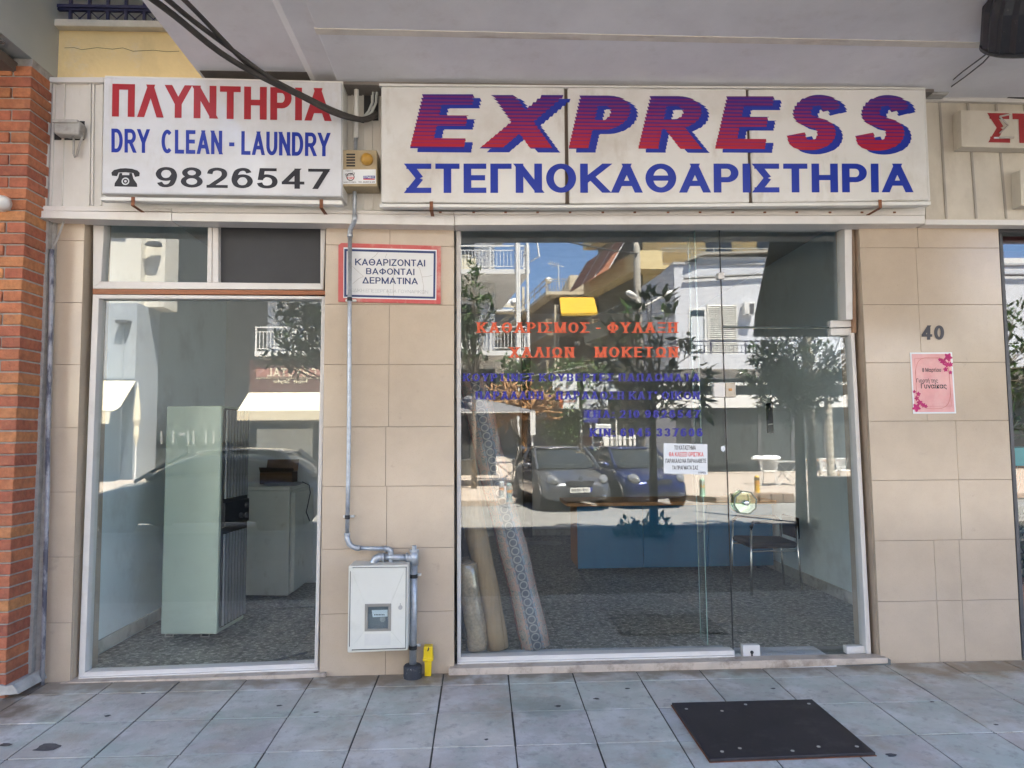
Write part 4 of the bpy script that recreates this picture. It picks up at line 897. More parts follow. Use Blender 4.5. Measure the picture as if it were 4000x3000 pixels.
c = P(1564, 2373, -.203); MB().lathe([(.013, -.004), (.013, .004)], c, 'Y', 18).box(c.x-.002, c.x+.002, c.y-.006, c.y, c.z+.005, c.z+.025).build('lock', GREYM, mc)
for a, b in [(1368, 2224), (1364, 2536)]: MB().px(rect(a-4, b-8, a+9, b+8), -.206, -.19).build('hinge', CREAM, mc, bevel=.004)
MB().px([(1424, 2476), (1526, 2474), (1525, 2520), (1423, 2522)], -.2038, -.203).build('faded_label', mat('faded_label', (.62, .60, .55), .5), mc)
ym = thing('gas_marker', 'yellow plastic gas marker post with flame symbol at the foot of the pillar', 'marker', tuple(P(1672, 2638, -.05)))
YEL = mat('yellow_plastic', (.72, .50, .01), .35, .05)
MB().px([(1658, 2575), (1686, 2575), (1684, 2642), (1659, 2642)], -.06, -.03).build('stem', YEL, ym, bevel=.003)
MB().px([(1655, 2526), (1689, 2525), (1691, 2582), (1653, 2582)], -.075, -.015).build('head', YEL, ym, bevel=.006)
MB().px([(1652, 2570), (1691, 2569), (1692, 2584), (1651, 2585)], -.079, -.012).build('collar', YEL, ym, bevel=.004)
MB().px([(1668, 2543), (1672, 2533), (1674, 2526), (1677, 2534), (1675, 2541), (1671, 2545)], -.0765, -.0755).build('flame_mark', INK, ym)

# alarm siren box
al = thing('alarm_box', 'yellowed beige alarm siren box with amber dome between the two signs', 'alarm', tuple(P(1404, 730, -.2)))
BEIGE = mat('yellowed_beige_metal', (.40, .32, .20), .5, .12, 6, dirt=[((.22, .16, .08), .6, 5, .5, .75)])
MB().px([(1335, 585), (1472, 586), (1474, 728), (1338, 728)], -.2, -.06).build('case', BEIGE, al, bevel=.005)
for k in range(5): MB().px(rect(1353, 600+k*11, 1387, 606+k*11), -.203, -.199).build('louvre', BLACKM, al)
c = P(1434, 624, -.2); MB().lathe([(.04, 0), (.04, -.012), (.034, -.03), (.022, -.042), (.008, -.047)], c, 'Y', 24).build('amber_dome', mat('amber_plastic', (.46, .25, .04), .35), al, smooth=True)
MB().px([(1337, 662), (1468, 661), (1469, 717), (1338, 719)], -.2025, -.2005).build('label', PAPER, al, bevel=.001)
c = P(1369, 691, -.2035); mb = MB()
for i in range(24):
    a, b = 2*PI*i/24, 2*PI*(i+1)/24
    mb.poly([(c.x+r*math.cos(t), c.y, c.z+r*math.sin(t)) for r, t in ((.026, a), (.026, b), (.021, b), (.021, a))])
text(mb, 'SECURITY', onquad([(1347, 679), (1386, 673), (1388, 683), (1349, 689)], -.2045), (.02, .02)); mb.build('emblem', INK, al, recalc=False)
mb = MB(); text(mb, 'FORS', onquad(rect(1357, 691, 1383, 700), -.2045), (.02, .02)); mb.build('emblem', IRED, al, recalc=False)
MB().px([(1419, 687), (1464, 686), (1464, 697), (1419, 698)], -.2034, -.2027).build('blue_patch', BLUE, al); MB().px(rect(1419, 698, 1464, 702), -.2034, -.2027).build('red_patch', IRED, al)
mb = MB(); text(mb, 'ΕΡΜΗΣ', onquad(rect(1421, 688, 1462, 696), -.2038), (.02, .01)); mb.build('lettering', PAPER, al, recalc=False)
mb = MB(); text(mb, 'ΤΗΛ: 4826511 & 093', onquad(rect(1400, 708, 1464, 714), -.2032), (.01, .01)); mb.build('lettering', INK, al, recalc=False)
mb = MB(); text(mb, 'ΡΟΜΒΟΣ Α.Ε.', onquad(rect(1350, 665, 1380, 670), -.2032)); text(mb, 'ΗΛΕΚΤΡΟΝΙΚΑ', onquad(rect(1342, 709, 1392, 714), -.2032)); mb.build('lettering', INK, al, recalc=False)
# light switch box by the brick column
jb = thing('junction_box', 'weathered grey junction box over a hole in the white fascia, cable looping below', 'junction box', tuple(P(260, 545, -.1)))
MB().px([(206, 472), (330, 473), (328, 547), (206, 546)], -.0535, -.049).build('hole', BLACKM, jb)
MB().px([(205, 466), (300, 468), (315, 480), (306, 526), (207, 520)], -.14, -.055).build('case', GREYM, jb, bevel=.012)
MB().px([(202, 463), (302, 465), (304, 478), (202, 478)], -.15, -.05).build('lid', GREYM, jb, bevel=.006)
MB().tube([P(x, y, -.09) for x, y in [(288, 528), (288, 560), (287, 600), (292, 613), (299, 609), (308, 575), (320, 540), (327, 505), (326, 490)]], .007, 8).build('cable', GREYM, jb, smooth=True)
MB().tube([P(252, 522, -.09), P(252, 536, -.09)], .012, 10).tube([P(272, 524, -.09), P(272, 540, -.09)], .012, 10).build('gland', GREYM, jb)
# old pipe on the left pilaster
op = thing('old_pipe', 'old pipe with flaking grey paint standing against the left pilaster', 'pipe', tuple(P(180, 2680, -.04)))
MB().tube([P(x, y, -.045) for x, y in [(203, 975), (197, 1300), (187, 1674), (186, 1900), (176, 2260), (164, 2690)]], .0135, 12).build('tube', OLDPIPE, op, smooth=True)
MB().tube([P(250, 855, -.05), P(246, 875, -.05), P(225, 930, -.045), (P(205, 976, -.045))], .0065, 8).build('thin_conduit', GREYM, op, smooth=True)
# camera dome on the bricks
CBX = -.27
cm = thing('security_camera', 'white dome security camera mounted on the brick column', 'camera', tuple(P(20, 800, CBX-.02)))
c = P(22, 798, CBX); MB().lathe([(.05, .03), (.05, -.02), (.045, -.03)], (c.x-.01, c.y, c.z), 'Y', 24).build('base', WHITE2, cm, smooth=True)
MB().lathe([(.042, -.02), (.046, -.045), (.04, -.075), (.024, -.095), (.006, -.102)], (c.x+.008, c.y, c.z-.006), 'Y', 24).build('dome', WHITE2, cm, smooth=True)
# house number and poster on the right pillar
hn = MB(); text(hn, '40', onquad(rect(3600, 1271, 3688, 1327), -.004), (.045, .03)); hn2 = MB()
tag(hn.build('house_number', mat('dark_number', (.035, .03, .035), .35), recalc=False), 'dark house number 40 fixed to the right tiled pillar', 'number')
po = thing('poster', 'pink flowered paper poster reading 8 Μαρτίου Γιορτή της Γυναίκας', 'poster', tuple(P(3650, 1616, -.004)))
PQ = [(3555, 1377), (3719, 1376), (3735, 1615), (3568, 1616)]
MB().px(PQ, -.004, -.001).build('sheet', PAPER, po)
MB().px([(3561, 1383), (3714, 1382), (3729, 1609), (3573, 1610)], -.0046, -.0041).build('pink_ground', mat('pink_print', (.72, .36, .35), .7, .25, 3, dirt=[((.78, .55, .52), .8, 4, .45, .7)]), po)
def posn(u, v, k=0): return onquad(PQ, -.0052)(u, 1-v, k)
ol = MB(); q = [posn(.5+.40*(abs(math.cos(t))**.6)*(1 if math.cos(t) > 0 else -1), .5+.42*(abs(math.sin(t))**.6)*(1 if math.sin(t) > 0 else -1)) for t in [i*PI/24 for i in range(49)]]
ol.tube(q, .0011, 4); ol.tube([posn(.1, .1), posn(.9, .1), posn(.9, .88), posn(.1, .88), posn(.1, .1)], .0009, 4); ol.build('line_border', mat('rose_line', (.5, .14, .12), .7), po)
fl_mb = MB()
for cx, cy, r in [(.90, .08, .085), (.78, .15, .07), (.86, .2, .06), (.95, .2, .05), (.82, .28, .05), (.93, .33, .04), (.70, .12, .04), (.08, .90, .085), (.16, .82, .06), (.10, .75, .05), (.24, .86, .05), (.14, .68, .05), (.05, .64, .035), (.30, .88, .04)]:
    ph0 = random.random()*6; fl_mb.poly([posn(cx+r*(1+.28*math.sin(5*t+ph0))*math.cos(t), cy+.7*r*(1+.28*math.sin(5*t+ph0))*math.sin(t), .0004*random.random()) for t in [i*2*PI/20 for i in range(20)]])
fl_mb.build('flower_print', mat('magenta_print', (.45, .02, .14), .7, .3, 20), po)
mb = MB(); text(mb, '8 Μαρτίου', onquad([(3602, 1438), (3675, 1438), (3676, 1452), (3603, 1453)], -.0052), (.02, .01)); text(mb, 'Γιορτή της', onquad([(3579, 1480), (3663, 1480), (3664, 1494), (3580, 1494)], -.0052), (.015, .01))
text(mb, 'Γυναίκας', onquad([(3597, 1499), (3697, 1499), (3698, 1517), (3598, 1517)], -.0052), (.03, .015)); mb.build('lettering', INK, po, recalc=False)
# closing notice stuck on the glass
cn = thing('closing_notice', 'white notice stuck on the glass announcing that the shop closes for good', 'notice', tuple(P(2680, 1855, YG-.002)))
MB().px([(2592, 1731), (2763, 1735), (2764, 1855), (2593, 1849)], YG-.003, YG-.0012).build('sheet', PAPER, cn)
for m_, ls in ((INK, [('ΤΟ ΚΑΤΑΣΤΗΜΑ', 2634, 1740, 2718, 1757), ('ΠΑΡΑΚΑΛΩ ΝΑ ΠΑΡΑΛΑΒΕΤΕ', 2600, 1792, 2758, 1808), ('ΤΑ ΠΡΑΓΜΑΤΑ ΣΑΣ', 2626, 1819, 2727, 1834), ('ΕΥΧΑΡΙΣΤΩ', 2728, 1843, 2757, 1850)]), (IRED, [('ΘΑ ΚΛΕΙΣΕΙ ΟΡΙΣΤΙΚΑ', 2613, 1766, 2748, 1783)])):
    lettering([(s, tuple(q)) for s, *q in ls], m_, cn, YG-.0036, (.022, .01))
sc = MB().px([(2816, 1745), (2830, 1740), (2834, 1755), (2828, 1765), (2817, 1760)], YG-.0022, YG-.001); tag(sc.build('sticker_scrap', PAPER), 'torn white sticker scrap left on the glass near the door edge', 'sticker')

# floor plate
k0, k1, k2, k3 = [G(a, b, -.03) for a, b in [(2624, 2758), (3172, 2744), (3420, 2940), (2774, 2965)]]
pl_ = thing('floor_plate', 'black rubber covered plate lying on the paving in front of the door', 'mat', ((k0.x+k2.x)/2, (k0.y+k2.y)/2, -.06))
PM = mat('black_rubber_plate', (.022, .018, .022), .55, .3, 5, bump=.0006, bscale=150, dirt=[((.07, .065, .065), .6, 7, .52, .72), ((.25, .24, .24), .6, 60, .74, .8)])
def pz(v, h): return Vector((v.x, v.y, pav_z(v.y)+h))
mb = MB(); mb.prism([pz(v, .018) for v in (k3, k2, k1, k0)], (0, 0, -.014)); mb.build('plate', PM, pl_, bevel=.003)
cen = (k0+k1+k2+k3)/4
mb = MB(); mb.prism([pz(v.lerp(cen, -.012), .004) for v in (k3, k2, k1, k0)], (0, 0, -.003)); mb.build('rust_edge', RUST, pl_)
for u, v in [(.07, .14), (.1, .9), (.52, .93), (.93, .9), (.94, .1), (.5, .08), (.3, .2), (.22, .86), (.7, .88)]:
    c = k0.lerp(k1, u).lerp(k3.lerp(k2, u), v); MB().lathe([(.009, 0), (.009, .002), (.005, .003)], pz(c, .018), 'Z', 12).build('screw', GREYM, pl_)

# cables, conduit boxes and hanging lamp under the overhang
cbs = thing('overhead_cables', 'bundle of black cables drooping from the overhang to the gap between the signs', 'cables', tuple(P(1440, 460, -.2)))
for pth, r in [([(545, -40, -1.5), (680, 60, -1.25), (860, 205, -.95), (1020, 300, -.72), (1180, 378, -.52), (1300, 440, -.38), (1385, 465, -.28), (1430, 468, -.2), (1470, 452, -.1)], .016),
               ([(610, -40, -1.5), (740, 70, -1.2), (900, 190, -.93), (1050, 300, -.7), (1190, 375, -.52), (1310, 432, -.37), (1400, 462, -.26), (1440, 458, -.16), (1470, 440, -.1)], .013),
               ([(680, -40, -1.5), (780, 60, -1.2), (880, 165, -1.0), (960, 245, -.8), (1060, 308, -.69), (1200, 385, -.5), (1320, 446, -.36), (1420, 474, -.22)], .012)]:
    v = [P(a, b, y) for a, b, y in pth]; w = []
    for i in range(len(v)-1):
        a0, a1, a2, a3 = v[max(i-1, 0)], v[i], v[i+1], v[min(i+2, len(v)-1)]
        for t in (0, .25, .5, .75): w.append(.5*((2*a1)+(a2-a0)*t+(2*a0-5*a1+4*a2-a3)*t*t+(3*a1-a0-3*a2+a3)*t**3))
    MB().tube(w+[v[-1]], r, 8).build('cable', mat('weathered_black_cable', (.05, .043, .038), .7, .3, 20), cbs, smooth=True)
for k, dx in enumerate((0, 14)):
    MB().tube([P(x+dx, y, -.1) for x, y in [(1430, 312), (1450, 330), (1458, 360), (1455, 400), (1440, 435), (1420, 458)]], .009, 8).build('grey_flex', mat('grey_flex', (.45, .47, .46), .5), cbs, smooth=True)
MB().px([(1417, 352), (1478, 362), (1478, 470), (1417, 470)], -.054, -.049).build('dark_gap', BLACKM, cbs)
sb = thing('soffit_box', 'grey junction box under the overhang above the sign end, wires to the lamp', 'junction box', tuple(P(3680, 345, -.12)))
mb = MB().px([(3641, 368), (3655, 326), (3700, 322), (3718, 345), (3705, 368)], -.16, -.08); mb.build('case', GREYM, sb, bevel=.008)
lpB = P(3870, 212, -1.1)
MB().tube([P(3700, 350, -.14), P(3770, 300, -.5), P(3840, 245, -.9), lpB], .004, 6).tube([P(3690, 340, -.14), P(3760, 280, -.5), P(3835, 225, -.9), lpB+Vector((0, 0, .02))], .004, 6).build('wire', BLACKM, sb)
MB().tube([P(3560, 348, -.12), P(3600, 340, -.12), P(3650, 350, -.12)], .006, 6).build('wire', WHITE2, sb)
MB().px([(3612, 345), (4030, 372), (4030, 384), (3612, 362)], -.1, -.04).build('black_conduit', BLACKM, sb)
lamp = thing('hanging_lamp', 'black woven basket lamp hanging tilted under the overhang at the corner', 'lamp', tuple(P(3960, 100, -1.1)))
c0_ = P(3875, 195, -1.1); cx = P(4010, 120, -1.1); axl = Vector((-.33, -.62, .80)).normalized(); ra = .30
e_ = (Vector((1, 0, 0))-axl*axl.x).normalized(); ctr = P(3872, 208, -1.1)+e_*ra; u = e_; w = axl.cross(u)
BASK = mat('black_wicker', (.02, .02, .024), .4, .3, 20, dirt=[((.16, .14, .12), .7, 26, .62, .72)])
mb = MB(); n_ = 48
for j, (rr, h) in enumerate([(ra, 0), (ra*1.0, .08), (ra*1.0, .2), (ra*.93, .30), (ra*.7, .38), (.05, .42)]):
    for i in range(n_): t = 2*PI*i/n_; q = rr*(1+.045*(i % 2 == 0)); mb.v.append(ctr+axl*h+(u*math.cos(t)+w*math.sin(t))*q)
for j in range(5):
    for i in range(n_): i2 = (i+1) % n_; mb.f.append((j*n_+i, j*n_+i2, (j+1)*n_+i2, (j+1)*n_+i))
mb.build('shade', BASK, lamp)
rim = [ctr+(u*math.cos(2*PI*i/40)+w*math.sin(2*PI*i/40))*(ra+.004) for i in range(41)]
MB().tube(rim, .014, 6).build('rim', BASK, lamp)
MB().tube([ctr+axl*.4, (ctr+axl*.4).lerp(Vector((ctr.x-.05, ctr.y, ZS-.06)), 1)], .008, 6).build('cord', BLACKM, lamp)
for k in range(3): MB().tube([ctr+axl*(.30+.03*k)-Vector((ra*.9, 0, 0)), ctr+axl*(.26+.05*k)-Vector((ra*1.35, .05, -.02*k))], .006, 5).build('loose_cane', mat('pale_cane', (.22, .18, .13), .7), lamp)

# ================================================================ NEIGHBOURS
nb = thing('brick_building', 'building with rough orange brick column and grey overhang at the left edge', 'building', (-3.2, -.1, 0))
cx1 = P(96, 836, CBX).x-.0; cx1 = sum(P(a, b, CBX).x for a, b in [(128, 253), (96, 836), (63, 1640), (22, 2654)])/4
bk = MB(); rh = .0715; zb = -.02; row = 0
while zb < ZS-.02:
    g = .006; off = (0, .105)[row % 2]; x = cx1
    L1 = (.115 if row % 2 else .225)
    cuts = [cx1]; x = cx1-L1
    while x > -4.2: cuts.append(x); x -= .235
    cuts.append(-4.2)
    for i in range(len(cuts)-1):
        a, b = cuts[i+1]+g, cuts[i]-(g if i else 0); jy = random.uniform(-.006, .004); d0 = -.02 if i == 0 else CBX+.11
        bk.box(a, b+random.uniform(-.003, .003), CBX+jy, d0, zb+g*.8, zb+rh-g*.8)
    zb += rh; row += 1
bko = bk.build('brick_column', BRICK, nb, bevel=.005)
mt = MB().box(-4.2, cx1-.006, CBX+.012, 0, -.1, ZS+.03); mt.build('mortar_core', MORTAR, nb)
mx1 = [P(a, b, -.0) for a, b in [(165, 290), (155, 840), (125, 1640), (80, 2690)]]
ms = MB(); ms.prism([(cx1-.01, -.021, -.1), (cx1-.01, -.021, ZS), (cx1+.03, -.015, ZS), (cx1+.055, -.015, -.1)], (0, .05, 0)); ms.prism([(cx1-.01, -.06, -.1), (cx1-.01, -.06, ZS), (cx1+.012, -.06, ZS), (cx1+.02, -.06, -.1)], (0, .045, 0)); ms.build('mortar_strip', MORTAR, nb)
oxl = P(234, 104, 0).x-.015
ob = MB().prism([(oxl, -.001, 3.90), (oxl, -3.4, 3.86), (oxl, -3.4, 5.3), (oxl, -.001, 5.3)], (-19, 0, 0)); ob.build('overhang', GRAYP, nb)
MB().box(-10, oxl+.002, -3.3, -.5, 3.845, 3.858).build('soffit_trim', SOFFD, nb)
MB().box(-10, oxl-.08, -.46, -.06, 3.80, 3.86).build('soffit_beam', mat('brown_beam', (.14, .11, .09), .7), nb)
MB().box(-22, oxl, 0.0, 9, 3.9, 12.6).box(-22, oxl, -3.4, 0, 5.301, 5.4).box(-22, oxl, -3.4, .0, 5.401, 12.6).box(-22, cx1-.3, 0, .3, -.1, 3.899).build('wall', mat('grey_render', (.42, .42, .41), .8), nb)
MB().px([(-40, 2684), (0, 2676), (22, 2682), (45, 2674), (62, 2690), (72, 2712), (-40, 2722)], CBX-.012, -.0).build('plaster_foot', mat('crumbled_plaster', (.42, .40, .37), .9, .3, 10, bump=.008, bscale=20), nb, bevel=.004)
# neighbour on the right: fascia, red letter sign, window with plants
nr = thing('florist_shop', 'neighbouring shop at the right edge with cream ribbed fascia and dark window', 'building', (4.5, .2, 0))
fx = P(3616, 600, -.05).x
fs = MB().px([(3616, 388), (4600, 410), (4600, 868), (3616, 860)], -.052, .06); fs.build('fascia', FASC2, nr)
rbm = MB()
for i in range(7):
    xt, xb = 3671+i*110, 3698+i*117
    if xt > 4560: break
    rbm.px([(xt-4, 395), (xt+4, 395), (xb+4, 853), (xb-4, 853)], -.058, -.05)
rbm.build('groove', mat('dark_groove', (.33, .30, .26), .6), nr)  # darker strips mark the grooves of the ribbed fascia
MB().px([(3600, 375), (4600, 395), (4600, 415), (3600, 391)], -.085, .0).build('fascia_trim', WHITE, nr, bevel=.002)
MB().px([(3614, 857), (4600, 862), (4600, 884), (3614, 877)], -.09, .0).build('fascia_trim', WHITE, nr, bevel=.002)
MB().px([(3903, 884), (4600, 884), (4600, 905), (3903, 905)], .08, .2).build('window_head', DGREY, nr)
MB().px([(3903, 905), (3915, 905), (4010, 2570), (3995, 2570)], .12, .16).build('window_frame', DGREY, nr)
MB().px([(3912, 905), (4700, 905), (4700, 2570), (4004, 2570)], .14, .148).build('window_pane', GLASS, nr)
x0 = P(3900, 900, 0).x
MB().box(x0+.02, 9, 3.0, 3.1, -.1, 3.5).build('back_wall', mat('dark_shop_wall', (.10, .09, .08), .8, .3), nr)
MB().box(x0+.02, x0+.1, .33, 3.0, -.1, 3.5).build('side_wall', mat('dim_beige', (.55, .50, .38), .8), nr)
MB().box(x0+.1, 9, .2, 3.0, 3.3, 3.4).build('ceiling', mat('dim_beige', None), nr)
MB().box(x0+.1, 9, .2, 3.0, -.1, -.0).build('shop_floor', mat('dark_wood_floor', (.10, .08, .07), .5), nr)
for i in range(5): MB().prism([(x0+.11, .4+i*.5, 3.295), (9, .3+i*.5, 3.295), (9, .55+i*.5, 3.295), (x0+.11, .62+i*.5, 3.295)], (0, 0, -.12)).build('ceiling_beam', mat('maroon_paint', (.13, .02, .022), .5), nr)
MB().box(9.48, 14, -2.2, 9, -.1, 11).box(5.6, 9.48, .149, .3, -.1, 3.4).build('wall', mat('grey_render', None), nr)
ss = thing('red_letter_sign', 'cream sign board with broken red letters ΣΤ on the ribbed fascia', 'sign', tuple(P(3880, 575, -.12)))
MB().px([(3752, 430), (4500, 445), (4500, 590), (3757, 573)], -.14, -.055).build('board', FASC2, ss, bevel=.004)
mb = MB(); text(mb, 'ΣΤΟ', onquad([(3856, 441), (4135, 446), (4139, 562), (3860, 556)], -.1412), (.06, .04)); mb.build('lettering', mat('old_red_letters', (.30, .015, .018), .45), ss, recalc=False)
mb = MB(); mb.tube([P(a, b, -.15) for a, b in [(3905, 455), (3938, 490), (3905, 520)]], .006, 6).tube([P(a, b, -.152) for a, b in [(3905, 538), (3960, 537)]], .007, 6).tube([P(a, b, -.15) for a, b in [(3905, 455), (3945, 447)]], .006, 6); mb.build('neon_tube', mat('bare_neon', (.45, .4, .36), .2), ss)
MB().px(rect(3884, 535, 3910, 541), -.146, -.142).build('bare_patch', PAPER, ss)
s2 = thing('lower_sign', 'edge of a second cream sign board under the red letters', 'sign', tuple(P(4000, 800, -.12)))
MB().px([(3985, 662), (4500, 670), (4500, 812), (3990, 803)], -.14, -.055).build('board', FASC2, s2, bevel=.004)
tag(MB().box(x0+.16, x0+.75, .35, .8, 1.25, 1.38).build('teal_tray', mat('teal_plastic', (.03, .32, .36), .5)), 'bright teal tray standing among the plants of the florist window', 'tray')
MB().box(x0+.12, 9, .19, .21, 3.0, 3.3).build('roller_box', mat('navy_box', (.03, .035, .06), .5), nr)
# plants of the florist
GLEAF = leafmat('dark_leaf', [(.03, .07, .03), (.045, .10, .04), (.02, .05, .02)])
def potplant(x, y, z0, h, r, lab, nl=90, m=GLEAF):
    o = thing('potted_plant', lab, 'plant', (x, y, z0), group='florist plants in the window')
    MB().lathe([(r*.45, 0), (r*.6, h*.3), (r*.66, h*.3), (r*.66, h*.33), (r*.5, h*.33)], (x, y, z0), 'Z', 16).build('pot', mat('terracotta', (.3, .12, .06), .8), o)
    lf = MB()
    for i in range(nl):
        d = Vector((random.gauss(0, 1), random.gauss(0, 1), abs(random.gauss(.4, .8)))).normalized(); c = Vector((x, y, z0+h*.4))+Vector((d.x*r, d.y*r, d.z*h*.6))*random.uniform(.4, 1)
        s_ = random.uniform(.05, .09); a = d.orthogonal().normalized()*s_*.45; lf.poly([c-d*s_, c+a, c+d*s_, c-a])
    lf.build('foliage', m, o, recalc=False)
potplant(x0+.45, .6, 0, 1.0, .35, 'leafy green plant in a terracotta pot low in the florist window')
potplant(x0+.3, .45, .0, 1.25, .28, 'white flowering plant at the edge of the florist window', 110, leafmat('white_petal', [(.5, .5, .45), (.04, .09, .03), (.6, .58, .5), (.05, .1, .04)]))
potplant(x0+.55, .7, 1.0, 1.1, .4, 'tall bushy plant on a stand high in the florist window', 130)
MB().box(x0+.3, x0+.9, .5, .95, 0, .98)
tag(MB().box(x0+.3, x0+.9, .5, .95, .94, .98).box(x0+.32, x0+.36, .52, .56, .001, .94).box(x0+.84, x0+.88, .52, .56, .001, .94).box(x0+.32, x0+.36, .89, .93, .001, .94).box(x0+.84, x0+.88, .89, .93, .001, .94).build('plant_stand', DGREY), 'dark metal plant stand inside the florist window', 'stand')

# ================================================================ THE STREET OPPOSITE (seen mirrored in the glass)
WHR = mat('white_render', (.70, .69, .67), .8, .06, 1.5, dirt=[((.45, .42, .38), .4, 1.2, .55, .8, (1, 1, .4))])
GRR = mat('pale_grey_render', (.58, .59, .62), .8, .05, 1.2, dirt=[((.42, .42, .43), .4, 1, .55, .8, (1, 1, .4))])
YLR = mat('yellow_facade', (.66, .52, .27), .8, .06, 1.5)
BRR = mat('brown_facade', (.15, .11, .075), .8, .12, 1)
CRR = mat('cream_facade', (.62, .54, .40), .8, .08, 1)
CONC = mat('old_concrete', (.36, .33, .28), .9, .2, 2)
WIND = mat('dark_window', (.03, .035, .04), .08, .1, spec=.6)
SHOPD = mat('dark_shop_front', (.05, .055, .055), .3, .3, 2)
WPAINT = mat('white_paint', (.75, .74, .71), .5, .05)
BROWNAW = mat('brown_awning', (.50, .20, .10), .9, .1, 3, stretch=(8, 8, 1)); YELAW = mat('yellow_awning', (.60, .37, .03), .9, .12, 4, stretch=(6, 1, 1))
CREAMAW = mat('cream_awning', (.72, .66, .50), .9, .06)
def X(px, Y): return RP(px, 1700, Y).x
def Z(py, Y, px=2300): return RP(px, py, Y).z
def rail(mb, x0, x1, y, z0, h, step=.14, r=.012, post=1.4):
    mb.box(x0, x1, y-.03, y+.03, z0+h-.05, z0+h); mb.box(x0, x1, y-.015, y+.015, z0+.10, z0+.13); mb.box(x0, x1, y-.015, y+.015, z0+h-.22, z0+h-.19)
    n = max(2, int((x1-x0)/step))
    for i in range(n+1): x = x0+(x1-x0)*i/n; mb.box(x-r, x+r, y-r, y+r, z0+.10, z0+h-.2)
    n = max(1, int((x1-x0)/post))
    for i in range(n+1): x = x0+(x1-x0)*i/n; mb.box(x-.03, x+.03, y-.025, y+.025, z0, z0+h)
def rail_y(mb, x, y0, y1, z0, h, step=.16, r=.012):
    mb.box(x-.03, x+.03, y0, y1, z0+h-.05, z0+h); mb.box(x-.015, x+.015, y0, y1, z0+.1, z0+.13)
    n = max(2, int(abs(y1-y0)/step))
    for i in range(n+1): y = y0+(y1-y0)*i/n; mb.box(x-r, x+r, y-r, y+r, z0+.1, z0+h)
def win(parent, x0, x1, z0, z1, y, fr=WPAINT, dx=0):
    o = MB().box(x0, x1, y-.05, y+.03, z0, z1).build('window', fr, parent)
    mb = MB(); mid = (x0+x1)/2
    mb.box(x0+.07, mid-.03, y+.02, y+.035, z0+.07, z1-.07); mb.box(mid+.03, x1-.07, y+.02, y+.035, z0+.07, z1-.07); mb.build('pane', WIND, o)
    return o
# --- building with white balconies
YB = -23.0; YWb = -24.6
w1 = thing('balcony_building', 'white building with two tiers of white railed balconies at the street corner, hair salon below', 'building', (-4, -25, 0))
xl, xr = X(988, YB), X(2076, YB)
zs1, zs2 = Z(1069, YB, 1950), Z(1388, YB, 1950)
xw = X(1965, YWb)-.3
MB().prism([(xl, YWb, -.1), (xw, YWb, -.1), (xw-2.0, -38, -.1), (xl, -38, -.1)], (0, 0, 14)).build('wall', WHR, w1)
for k, z in enumerate((zs2, zs1, zs1+(zs1-zs2), zs1+2*(zs1-zs2))):
    MB().prism([(xl, YB, z), (xr, YB, z), (xr-.9, -31, z), (xl, -31, z)], (0, 0, .19)).build('balcony_slab', WHR, w1)
    rb = MB(); rail(rb, xl+.03, xr-.04, YB-.06, z+.19, .98); rail_y(rb, xr-.14, YB-.06, YB-1.8, z+.19, .98); rb.build('railing', WPAINT, w1)
    if k < 3:
        for xx in (-7.4, -4.2, -1.7): 
            if xx+1.4 < xw: win(w1, xx, xx+1.5, z+.25, z+2.4, YWb+.02)
mb = MB()
for a in (2025, 2033, 2067): x = X(a, YB+.05); mb.tube([(x, YB+.06, .0 if a == 2025 else zs2), (x, YB+.06, 14)], .055, 8)
mb.build('drain_post', WPAINT, w1)
MB().prism([(X(1800, YB), YB-.2, zs1+.2), (X(1862, YB), YB-.2, zs1+.2), (X(1862, YB), YB-.2, zs1+.72), (X(1825, YB), YB-.2, zs1+.82), (X(1800, YB), YB-.2, zs1+.78)], (0, .03, 0)).build('balcony_screen', CREAMAW, w1)
MB().prism([(X(1800, YB), YB-.2, zs2+.2), (X(1870, YB), YB-.2, zs2+.2), (X(1870, YB), YB-.2, zs2+.7), (X(1830, YB), YB-.2, zs2+.72), (X(1800, YB), YB-.2, zs2+.66)], (0, .03, 0)).build('balcony_screen', WPAINT, w1)
# laundry bracket poles
mb = MB(); x = X(2080, YB)
mb.tube([(x, YB, zs1+.5), (x+.32, YB+.4, zs1+.6), (x+.2, YB+.3, zs1+1.5)], .03, 6); mb.build('line_bracket', WPAINT, w1)
# ground floor of that building: salon sign, awning, pale shop front
MB().box(xl+.02, xw, YWb+.001, YWb+.06, -.06, zs2-.4).build('shop_front', SHOPD, w1)
MB().box(X(1005, YWb), X(1222, YWb), YWb+.06, YWb+.09, .3, Z(1675, YWb, 1100)).build('pale_screen', mat('pale_screen', (.62, .66, .60), .5), w1)
YS = -23.38
hs = thing('salon_sign', 'brown hair salon sign with a pink band and white lettering under the balcony', 'sign', (X(1120, YS), YS+.2, Z(1534, YS, 1100)))
sq = [(1290, 1417), (975, 1417), (975, 1534), (1290, 1534)]   # mirrored: first corner is on the right of the picture
MB().rp([(975, 1406), (1300, 1406), (1300, 1535), (975, 1535)], YS+.16, -.1).build('board', mat('brown_sign', (.14, .085, .075), .5, .05), hs)
MB().rp([(1000, 1431), (1300, 1431), (1300, 1473), (1000, 1473)], YS+.175, -.012).build('pink_band', mat('pink_sign_band', (.36, .19, .16), .5), hs)
MB().rp([(1000, 1427), (1300, 1427), (1300, 1429), (1000, 1429)], YS+.18, -.015).rp([(1000, 1476), (1300, 1476), (1300, 1478), (1000, 1478)], YS+.18, -.015).build('line', CREAMAW, hs)
